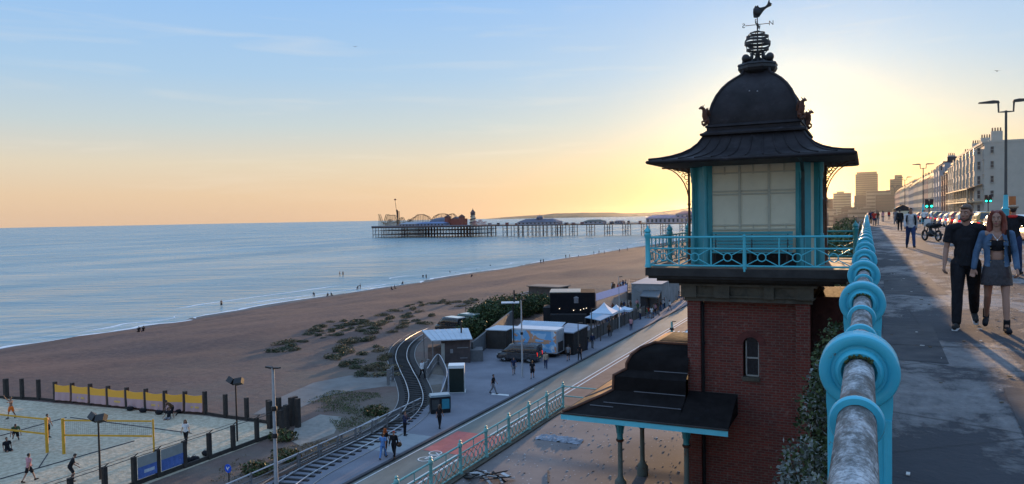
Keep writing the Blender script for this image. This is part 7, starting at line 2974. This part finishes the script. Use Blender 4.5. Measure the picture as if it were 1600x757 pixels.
for P, n_, g_ in areas:
    xs_, ys_ = [p[0] for p in P], [p[1] for p in P]
    k = 0
    while k < n_:
        x, y = rnd.uniform(min(xs_), max(xs_)), rnd.uniform(min(ys_), max(ys_))
        if not inpoly(x, y, P) or vnoise(x * .55 + 9, y * .55) * .65 + vnoise(x * 1.7, y * 1.7) * .35 < rnd.uniform(.28, .72):
            k += .3
            continue
        k += 1
        h_ = rnd.uniform(.02, .10)
        a = rnd.uniform(0, 6.28)
        w_ = Vector((math.cos(a), math.sin(a), 0)) * rnd.uniform(.012, .04)
        tip = Vector((x + rnd.gauss(0, .05), y + rnd.gauss(0, .05), LOW + .1 + h_))
        m.add([Vector((x, y, LOW + .09)) - w_, Vector((x, y, LOW + .09)) + w_, tip + w_ * .4, tip - w_ * .4], [(0, 1, 2, 3)], 0 if (g_ and rnd.random() < .8) else 1)
tag(m.build('grass', [mid_leaf, dry_leaf]), kind='stuff')
for k, (px_, lb) in enumerate((((-34.36, 34.45), 'bush of dry brown scrub beside the tall pale lamp post'), ((-34.41, 37.05), 'dark scrub bush by the railway fence'), ((-37.83, 40.47), 'scrub bush at the foot of the dark gateway posts'), ((-35.71, 48.68), 'scrub bush on the green patch by the railway'))):
    bush('scrub_bush', lb, 'bush', (*px_, LOW + .1), [((0, 0, .3), (1.0, .8, .45)), ((.5, .3, .25), (.7, .6, .35))], 700, .16, [dark_leaf, dry_leaf, mid_leaf], 70 + k, 'scrub bushes by the railway', 5)

# ------------------------------------------------------------------ people at the lower level
def lower(label, p, rz, kind, top, legs, hair=HAIR_D, z=LOW + .12, s=1.0, group='people on the lower pavement', body=SKIN):
    return person(label, (p[0], p[1], z), R(rz), kind, dict(top=top, legs=legs, hair=hair, body=body), s, group)


lower('woman in black with sunlit orange hair', (-28.86, 40.44), 195, 'walk_f', BLACK, BLACK, cloth((.34, .08, .02)))  # sunlit hair: the sun's orange is put into its colour
lower('person in pale blue and white trainers walking between two people with sunlit hair', (-28.52, 39.73), 195, 'walk_a', BLUE_C, BLUE_C, HAIR_B, s=.96)
lower('person in black with sunlit red hair carrying a bag', (-28.00, 40.22), 15, 'walk_b', BLACK, BLACK, cloth((.26, .03, .02)))  # hair again, coloured as lit by the sun
hb = thing('shoulder_bag', 'brown bag carried by the person with sunlit red hair', 'bag', (*(-27.84, 40.57), LOW + .12), R(20), None, True)
m = MB()
m.ball((0, 0, .78), (.20, .10, .17), 12, 8)
m.tube([(-.15, 0, .88), (0, 0, 1.2), (.15, 0, .88)], .015, 5)
m.build('bag', BROWN_C, hb, smooth=60)
lower('person in black walking past the double bin', (-28.74, 47.21), 190, 'walk_f', BLACK, BLACK, HAIR_B)
lower('boy in a black T-shirt and grey trousers crossing the yard alone', (-29.87, 58.29), 100, 'walk_a', BLACK, GREY_C)
lower('person in a dark top and shorts left of the grey lamp post', (-31.58, 66.14), 30, 'walk_shorts', NAVY, GREY_C)
lower('person in black shorts right of the grey lamp post', (-29.15, 65.20), 200, 'walk_shorts', BLACK, BLACK, HAIR_B)
lower('person in a beige top in front of the mural truck', (-29.81, 70.09), 20, 'walk_b', BEIGE_C, NAVY)
lower('person in black shorts at the end of the mural truck', (-29.11, 74.65), 200, 'walk_shorts', GREY_C, BLACK)
lower('dark dressed person just right of the mural truck', (-28.07, 75.41), 190, 'walk_a', BLACK, BLACK, HAIR_B)
lower('person in a white hat by the hoarding', (-29.57, 81.83), 190, 'walk_f', BLACK, NAVY, cloth((.55, .5, .42)))
lower('person with pale hair beside the one in a white hat', (-29.21, 82.85), 190, 'walk_b', NAVY, GREY_C, cloth((.5, .44, .34)))
lower('person in brown halfway along the hoarding', (-29.96, 91.43), 15, 'walk_f', BROWN_C, BLACK)
lower('person in a pale top at the far end of the hoarding', (-28.85, 97.45), 195, 'walk_a', PINK_C, NAVY)
lower('man in a white shirt and black trousers striding over the railway crossing', (-39.39, 61.64), 70, 'walk_b', WHITE_C, BLACK, body=SKIN)
lower('pair figure in dark clothes standing behind the railway fence', (-30.15, 44.72), 100, 'stand', NAVY, BLACK, z=LOW + .1)
rnd = random.Random(99)
# drinkers and strollers round the bars
cols_ = [(BLACK, 'black'), (NAVY, 'navy'), (GREY_C, 'grey'), (WHITE_C, 'white'), (REDC, 'red'), (BEIGE_C, 'beige'), (BROWN_C, 'brown'), (BLUE_C, 'blue'), (PINK_C, 'pink'), (GREEN_C, 'green')]
n_ = 0
for k in range(70):
    if k < 22:
        x, y, where = rnd.uniform(-31.0, -28.8), rnd.uniform(108, 140), 'on the far pavement by the bars'
    elif k < 46:
        x, y, where = rnd.uniform(-36.5, -32), rnd.uniform(101, 119), 'among the bar awnings'
    else:
        x, y, where = rnd.uniform(-43.5, -38.5), rnd.uniform(133, 141), 'in the crowd behind the bar hut'
    c, cn_ = rnd.choice(cols_)
    person('person in %s %s' % (cn_, where), (x, y, LOW + .12 if k < 46 else -12.6), rnd.uniform(0, 6.28), rnd.choice(('walk_a', 'walk_b', 'stand', 'stand_f', 'walk_f', 'walk_skirt', 'stand')),
           dict(top=c, legs=rnd.choice((BLACK, NAVY, DENIM, GREY_C)), hair=rnd.choice((HAIR_D, HAIR_B, HAIR_B)), body=rnd.choice((SKIN, SKIN2))), rnd.uniform(.93, 1.05), 'people around the beach bars')
# players
ply = dict(z=LOW + .11, group='players on the sand court')
lower('player in a bright orange top and black shorts at the back of the sand court', (-62.94, 36.68), 10, 'reach', ORANGE_C, ORANGE_C, HAIR_D, body=SKIN2, **ply)
lower('bare chested player in dark shorts standing by the net post', (-54.47, 34.26), 100, 'bather', BLACK, BLACK, body=SKIN2, **ply)
lower('player kneeling low on the sand beyond the left net', (-55.91, 32.83), 60, 'kneel', GREEN_C, BLACK, body=SKIN2, **ply)
lower('player sitting on the sand under the left net', (-54.10, 31.18), 80, 'sit', BLACK, BLACK, body=SKIN2, **ply)
lower('player in a pink T-shirt and black shorts seen from behind', (-46.22, 27.83), 180, 'walk_shorts', PINK_C, BLACK, **ply)
lower('player in black with arms apart in front of the floodlight mast', (-43.94, 28.90), 150, 'ready', BLACK, BLACK, **ply)
lower('person in a white hooded top and black leggings by the near court fence', (-43.45, 37.06), 30, 'walk_f', WHITE_C, BLACK, HAIR_B, **ply)
lower('person sitting among bags under the banners', (-50.43, 41.43), 20, 'sit', BLACK, GREY_C, HAIR_B, z=LOW + .11, group='people resting under the banners', body=SKIN2)
lower('person crouching under the banners beside the seated one', (-50.96, 42.24), 340, 'kneel', BROWN_C, BLACK, HAIR_D, z=LOW + .11, group='people resting under the banners', body=SKIN2)
for (p_, lb) in (((-55.82, 42.05), 'dark sports bag under the banners, leftmost of the four'), ((-54.22, 42.02), 'dark sports bag with a pale strap under the fifth banner'), ((-52.41, 42.09), 'dark sports bag left of the seated person'), ((-51.24, 42.98), 'dark sports bag right of the seated person'),
                 ((-39.99, 34.21), 'black rucksack leaning on the near court fence'), ((-39.80, 34.56), 'second black rucksack on the near court fence'), ((-40.05, 35.73), 'tall black holdall by the near court fence')):
    b_ = thing('sports_bag', lb, 'bag', (p_[0], p_[1], LOW + .11), 0, 'bags lying on the sand court', True)
    m = MB()
    m.ball((0, 0, .17), (.36, .2, .19), 12, 8)
    m.ball((.2, .02, .2), (.2, .17, .18), 10, 6)
    m.build('bag', BLACK, b_, smooth=60)
    m = MB()
    m.tube([(-.2, 0, .33), (0, 0, .46), (.2, 0, .36)], .02, 5)
    m.build('strap', GREY_C, b_)
# people on the beach
shore = [((-95.99, 74.21), 'sit', 'person sitting near the water at the left of the beach'), ((-95.89, 74.88), 'sit', 'second person sitting near the water at the left of the beach'), ((-101.61, 123.27), 'sit', 'person in the group sitting at the water edge, left one'), ((-101.65, 124.56), 'sit', 'person in the group sitting at the water edge, right one'),
         ((-103.60, 121.43), 'kneel', 'person crouching alone at the water edge'), ((-103.20, 135.32), 'kneel', 'dog walker bending at the water edge'), ((-103.41, 136.77), 'stand', 'person standing beside the bending dog walker'), ((-96.21, 138.66), 'sit', 'person lying back on the middle of the beach'),
         ((-97.25, 141.44), 'sit', 'second person resting on the middle of the beach'), ((-102.09, 151.78), 'sit', 'person sitting above the water edge in the middle'), ((-104.20, 164.40), 'stand', 'left one of a standing pair at the water edge'), ((-103.35, 164.59), 'stand_f', 'right one of a standing pair at the water edge'),
         ((-104.79, 179.24), 'stand', 'person standing by the dark group at the water edge'), ((-105.25, 181.46), 'sit', 'person of the dark group at the water edge'), ((-104.33, 181.65), 'sit', 'third person of the dark group at the water edge'), ((-95.40, 174.65), 'sit', 'person sitting on the shingle below the dark group'),
         ((-104.20, 193.97), 'sit', 'small figure sitting farther along the shore'), ((-105.18, 204.60), 'stand', 'figure standing farther along the shore'), ((-108.26, 232.37), 'stand', 'lone figure far along the shore'), ((-99.23, 230.32), 'stand', 'figure left of a far standing pair'), ((-98.35, 230.46), 'stand_f', 'figure right of a far standing pair'),
         ((-101.79, 259.94), 'stand', 'far figure standing by the sparkling shallows'), ((-100.32, 260.11), 'stand_f', 'far figure beside another by the sparkling shallows'), ((-101.53, 272.95), 'sit', 'far figures sitting by the shallows'), ((-100.19, 287.20), 'stand', 'very distant figure at the water edge, left'),
         ((-99.71, 292.22), 'stand_f', 'very distant figure at the water edge, second'), ((-97.56, 292.40), 'stand', 'very distant figure at the water edge, third'), ((-95.97, 308.33), 'walk_a', 'very distant figure at the water edge, fourth'), ((-95.97, 319.70), 'stand', 'very distant figure at the water edge near the balcony')]
for (p_, k, lb) in shore:
    x, y = p_
    x, y = x * 1.02, y * 1.02
    for it in range(8):   # slide along the sight of the photo until it meets the sloping beach
        zb = beach_z(x, y)
        f = (1.72 - zb) / (1.72 + 14.0)
        x, y = p_[0] * f, p_[1] * f
    person(lb, (x, y, beach_z(x, y)), rnd.uniform(0, 6.28), k, dict(top=BLACK, legs=rnd.choice((BLACK, NAVY)), body=SKIN2), 1.0, 'people on the beach')
for (p_, lb) in (((-138.55, 129.48), 'bather standing waist deep off the left of the beach'), ((-172.36, 216.12), 'left one of two bathers out in the sea'), ((-171.13, 216.38), 'right one of two bathers out in the sea'), ((-179.90, 469.15), 'distant bather in the shallows below the pier')):
    person(lb, (p_[0], p_[1], SEA - .45), rnd.uniform(0, 6), 'bather', dict(legs=BLACK, body=SKIN2), 1.05, 'bathers in the sea')
for (x, y, z, lb) in ((-46, 61, 19, 'gull gliding high over the sea at the left'), (8, 60, 11.0, 'gull gliding over the terraces at the right')):
    g = thing('gull', lb, 'bird', (x, y, z), R(30), 'gulls in the air', True)
    g.scale = (.5, .5, .5)
    m = MB()
    m.ball((0, 0, 0), (.07, .2, .06), 8, 6)
    for s in (-1, 1):
        m.add([(0, .05, .02), (s * .32, .1, .12), (s * .62, -.02, .08), (s * .3, -.06, .1), (0, -.07, .02), (s * .32, .1, .10), (s * .3, -.06, .08)], [(0, 1, 3, 4), (1, 2, 3), (0, 4, 6, 5), (5, 6, 2)])
    m.build('body', plain('gull_grey', (.12, .12, .13), .8), g)

# ------------------------------------------------------------------ the pier
PZ = -6.2
pier = thing('pier', 'long iron pleasure pier on rows of piles running out over the sea', 'pier', (-300, 700, SEA))
pm_ = plain('pier_iron', (.035, .016, .015), .8, var=.3, scale=.2)
deckm = plain('pier_deck', (.05, .03, .028), .85, var=.25, scale=.2)
m = MB()
m.box(-372, -40, 694, 708, PZ - 1.0, PZ)
m.box(-491, -366, 672, 735, PZ - 1.3, PZ + .004)
for (x0, x1) in ((-345, -265), (-215, -90)):
    m.box(x0, x1, 688, 693.99, PZ - 1.0, PZ - .01)
m.build('deck', deckm, pier)
m = MB()
m.box(-491, -366, 671.8, 672, PZ, PZ + 1.1)
m.box(-366, -40, 693.8, 694, PZ + .6, PZ + 1.1)
m.build('parapet', plain('pier_parapet', (.20, .17, .19), .8, var=.2, scale=.2), pier)
m = MB()
for j in range(4):
    m.tube([(-.0, j * 19.0, 0), (-.0, j * 19.0, 11.4)], .30, 6)
for z in (3.2, 7.6):
    m.tube([(0, 0, z), (0, 60, z)], .14, 5)
m.tube([(0, 0, 2), (0, 30, 9)], .1, 5)
m.tube([(0, 30, 2), (0, 60, 9)], .1, 5)
bent_me = m.mesh('pile_bent', pm_)
rnd = random.Random(4)
for k in range(34):
    link('pile_bent', bent_me, pier, (-490 + k * 3.72 + 300, 673 - 700, 0))
m = MB()
for z in (3.4, 7.4):
    m.tube([(-490, 673.4, SEA + z), (-367, 673.4, SEA + z)], .12, 5)
for k in range(22):
    x = -490 + k * 5.6
    m.tube([(x, 673.2, SEA + 1), (x + 5.6, 673.2, SEA + 10)], .09, 4)
    if k > 6:
        m.tube([(x + 5.6, 673.2, SEA + 1), (x, 673.2, SEA + 10)], .09, 4)
m.box(-488, -370, 674, 680, SEA + .5, SEA + .8)
m.build('cross_bracing', pm_, pier)
m = MB()
for x in (0, 5.2):
    for y in (0, 9):
        m.tube([(x, y, 0), (x, y, 11.4)], .34, 6)
for z in (4.2, 8.2):
    m.box(0, 5.2, -.12, .12, z, z + .2)
    m.box(0, 5.2, 8.9, 9.1, z, z + .2)
m.tube([(0, 0, 1), (5.2, 0, 8)], .1, 4)
m.tube([(5.2, 0, 1), (0, 0, 8)], .1, 4)
for x in (0, 5.2):
    m.tube([(x, 0, 8.3), (x, 9, 8.3)], .12, 4)
tr_me = m.mesh('trestle', pm_)
for k in range(17):
    link('trestle', tr_me, pier, (-360 + k * 18.4 + 300, 695 - 700, 0))
for x in (-330, -314, -298, -282):
    link('trestle', tr_me, pier, (x + 4 + 300, 689 - 700, 0))
pav_r = plain('pavilion_roof', (.09, .095, .13), .6, var=.2, scale=.2)
pav_w = plain('pavilion_wall', (.34, .32, .36), .8, var=.15, scale=.2)


def pavilion(label, x0, x1, y0, y1, h, rise, roofm, wallm, lantern=False, hip=.16):
    t = thing('pier_pavilion', label, 'pavilion', ((x0 + x1) / 2, y0, PZ), 0, 'pavilions on the pier')
    m = MB()
    m.box(x0, x1, y0, y1, PZ + .005, PZ + h)
    m.build('wall', wallm, t)
    m = MB()
    k = (x1 - x0) * hip
    yc = (y0 + y1) / 2
    o = .8
    m.add([(x0 - o, y0 - o, PZ + h), (x1 + o, y0 - o, PZ + h), (x1 + o, y1 + o, PZ + h), (x0 - o, y1 + o, PZ + h), (x0 + k, yc - 1.2, PZ + h + rise), (x1 - k, yc - 1.2, PZ + h + rise), (x1 - k, yc + 1.2, PZ + h + rise), (x0 + k, yc + 1.2, PZ + h + rise)],
          [(3, 2, 1, 0), (4, 5, 6, 7), (0, 1, 5, 4), (1, 2, 6, 5), (2, 3, 7, 6), (3, 0, 4, 7)])
    rf = m.build('roof', roofm, t)
    m = MB()
    n = max(3, int((x1 - x0) / 4))
    for i in range(n):
        x = x0 + (x1 - x0) * (i + .5) / n
        m.box(x - .9, x + .9, y0 - .06, y0 - .01, PZ + .8, PZ + h * .8)
    m.build('window_strip', pane, t)
    if lantern:
        m = MB()
        xc = (x0 + x1) / 2
        m.lathe([(3.6, PZ + h + rise - .6), (3.6, PZ + h + rise + .8), (3.9, PZ + h + rise + .9), (3.0, PZ + h + rise + 1.9), (1.4, PZ + h + rise + 2.6), (.15, PZ + h + rise + 2.8), (.1, PZ + h + rise + 5.2)], (xc, yc, 0), 12)
        m.build('lantern', roofm, rf)
    return t


pavilion('low pavilion with a lantern on its long roof, halfway along the pier', -322, -279, 689, 705, 2.6, 3.4, pav_r, pav_w, True)
pavilion('small round topped shelter on the pier right of the lantern pavilion', -251, -232, 691, 703, 2.4, 1.8, plain('dark_copper', (.05, .07, .06), .6), pav_w, False, .2)
pavilion('long lilac grey amusement hall at the shore end of the pier', -188, -92, 688, 706, 4.6, 3.0, plain('hall_roof', (.30, .22, .26), .7, var=.15, scale=.2), pav_w, False, .05)
pavilion('raised upper hall above the amusement hall at the shore end', -160, -100, 690, 704, 8.2, 2.4, plain('upper_hall_roof', (.34, .16, .15), .7, var=.15, scale=.2), pav_w, False, .1)
pavilion('small kiosk hut on the pier between the shelters and the hall', -220, -212, 692, 700, 2.2, .8, pav_r, pav_w)
pavilion('long white roofed tent hall on the head of the pier', -458.0, -429.0, 676, 690, 2.6, 2.2, plain('tent_white', (.30, .31, .34), .7), pav_w, False, .2)
pavilion('flat sided blue funhouse in the middle of the pier head', -434.0, -400.0, 674, 688, 3.0, 1.6, plain('funhouse_blue', (.10, .16, .30), .6), plain('funhouse_wall', (.24, .30, .44), .7))
dm = thing('pier_dome', 'dark domed amusement hall on the head of the pier', 'dome hall', (-419.0, 702, PZ))
m = MB()
m.lathe([(13.5, 0), (13.5, 3.6)], (-419.0, 702, PZ), 20)
m.build('wall', pav_w, dm)
m = MB()
m.lathe([(14.2, 3.6), (13.4, 5.2), (11, 7.0), (7.4, 8.3), (3, 9.1), (.3, 9.4), (.2, 10.6)], (-419.0, 702, PZ), 20)
m.build('roof', pav_r, dm, smooth=40)
ct_ = thing('red_fun_house', 'red and brown castle like ride building on the pier head', 'ride', (-392.0, 690, PZ))
rdm = plain('ride_red', (.26, .075, .055), .8, var=.25, scale=.3)
m = MB()
m.box(-402.0, -384.0, 686, 696, PZ, PZ + 7.6)
m.build('wall', rdm, ct_)
for x in (-402.5, -385.5):
    m = MB()
    m.box(x - 2.4, x + 2.4, 684, 689, PZ + .01, PZ + 9.0)
    tt = m.build('turret', rdm, ct_)
    m = MB()
    m.square([(2.9, PZ + 9.0), (2.2, PZ + 10.2), (.2, PZ + 12.0)], (x, 686.5, 0))
    m.build('turret_roof', plain('turret_brown', (.12, .05, .04), .8), tt)
m = MB()
m.prism([(-398.0, PZ + 7.62), (-388.0, PZ + 7.62), (-393.0, PZ + 9.6)], (0, 686, 0), (1, 0, 0), (0, 0, 1), (0, 10, 0))
m.build('roof', pav_r, ct_, fix=True)
hs = thing('helter_skelter', 'striped helter skelter tower on the shore side of the pier head', 'helter skelter', (-374.0, 690, PZ))
m = MB()
m.lathe([(3.4, 0), (3.0, 4), (2.2, 11)], (-374.0, 690, PZ), 14)
m.build('tower', plain('helter_pale', (.50, .42, .30), .8), hs)
m = MB()
m.tube([(-374.0 + (3.9 - k * .045) * math.cos(k * .5), 690 + (3.9 - k * .045) * math.sin(k * .5), PZ + 1 + k * .26) for k in range(36)], .55, 6)
m.build('slide', plain('helter_dark', (.06, .05, .06), .7), hs)
m = MB()
m.lathe([(2.6, 11), (2.6, 13.4), (3.0, 13.5), (1.6, 15.2), (.2, 17.2), (.12, 18.6)], (-374.0, 690, PZ), 12)
m.build('cap', plain('helter_cap', (.10, .06, .06), .7), hs)
bs = thing('booster_ride', 'tall slim booster mast ride rising from the pier head', 'ride', (-468.5, 690, PZ))
m = MB()
m.tube([(-468.5, 690, PZ), (-468.5, 690, PZ + 17)], .75, 8)
m.tube([(-466.6, 690, PZ), (-466.6, 690, PZ + 17)], .4, 8)
m.tube([(-469.6, 688, PZ), (-468.5, 690, PZ + 8)], .3, 6)
m.build('mast', pm_, bs)
m = MB()
m.tube([(-467.6, 689, PZ + 2.4), (-469.2, 689, PZ + 18), (-470.6, 689, PZ + 29.5)], [.5, .45, .3], 8)
m.ball((-468.6, 689, PZ + 17.4), (1.5, .9, 1.1), 10, 8)
m.build('arm', iron, bs)
m = MB()
m.ball((-470.7, 689, PZ + 29.9), (1.5, .8, .9), 10, 8)
m.build('gondola', rdm, bs)


def coaster(label, x0, x1, y, hs_, mat_, posts=14, name='roller_coaster'):
    t = thing(name, label, 'roller coaster', ((x0 + x1) / 2, y, PZ))
    n = len(hs_) * 6
    pts = []
    for i in range(n + 1):
        f = i / n * (len(hs_) - 1)
        k = min(int(f), len(hs_) - 2)
        u = f - k
        u = u * u * (3 - 2 * u)
        pts.append((x0 + (x1 - x0) * i / n, y, PZ + hs_[k] * (1 - u) + hs_[k + 1] * u))
    m = MB()
    m.tube(pts, .32, 6)
    m.tube([(a, b + 3, c) for a, b, c in pts], .26, 6)
    m.build('track', mat_, t)
    m = MB()
    for i in range(0, n + 1, 2):
        a, b, c = pts[i]
        m.tube([(a, b, PZ), (a, b, c)], .14, 4)
        m.tube([(a, b + 3, PZ), (a, b + 3, c)], .12, 4)
        if i + 2 <= n and i % 4 == 0:
            a2, b2, c2 = pts[i + 2]
            m.tube([(a, b, PZ), (a2, b2, c2)], .09, 4)
    m.build('supports', mat_, t)


yl = plain('coaster_yellow', (.17, .11, .055), .7, var=.2, scale=.5)
coaster('yellowish looping roller coaster at the seaward end of the pier', -490.0, -450.0, 692, [3, 13.5, 12.6, 12.8, 6, 10, 4, 8, 3], yl)
coaster('lower run of yellow coaster track in front of the big one', -488.0, -454.0, 681, [14, 5, 3, 8, 4, 6.5, 3, 5], yl)
coaster('dark wild mouse coaster rising in the middle of the pier head', -462.0, -428.0, 694, [2, 6, 9.5, 12.6, 12.8, 11, 7], pm_)
coaster('grey coaster track curving behind the dome on the pier head', -440.0, -406.0, 712, [5, 11, 13, 13.2, 12, 13, 9], pm_)
coaster('low pinkish ride rails at the landward edge of the pier head', -372.0, -356.0, 683, [2, 5, 3, 6, 2.5, 4], plain('ride_pink', (.40, .22, .22), .7))
rnd = random.Random(14)
for k in range(26):
    x = -357 + k * 9.4 + rnd.uniform(-2, 2)
    if any(a - 3 < x < b + 3 for a, b in ((-322, -279), (-251, -232), (-188, -92), (-220, -212))):
        continue
    st_ = thing('pier_stall', 'small low stall on the open deck of the pier', 'stall', (x, 697, PZ), 0, 'small stalls along the pier', True)
    m = MB()
    w_, h_ = rnd.uniform(1.5, 4), rnd.uniform(1.3, 2.4)
    m.box(-w_ / 2, w_ / 2, 0, 2.4, 0, h_)
    m.build('wall', rnd.choice((pav_w, rdm, deckm)), st_)
    m = MB()
    m.box(-w_ / 2 - .3, w_ / 2 + .3, -.3, 2.7, h_ + .002, h_ + .25)
    m.build('roof', pav_r, st_)
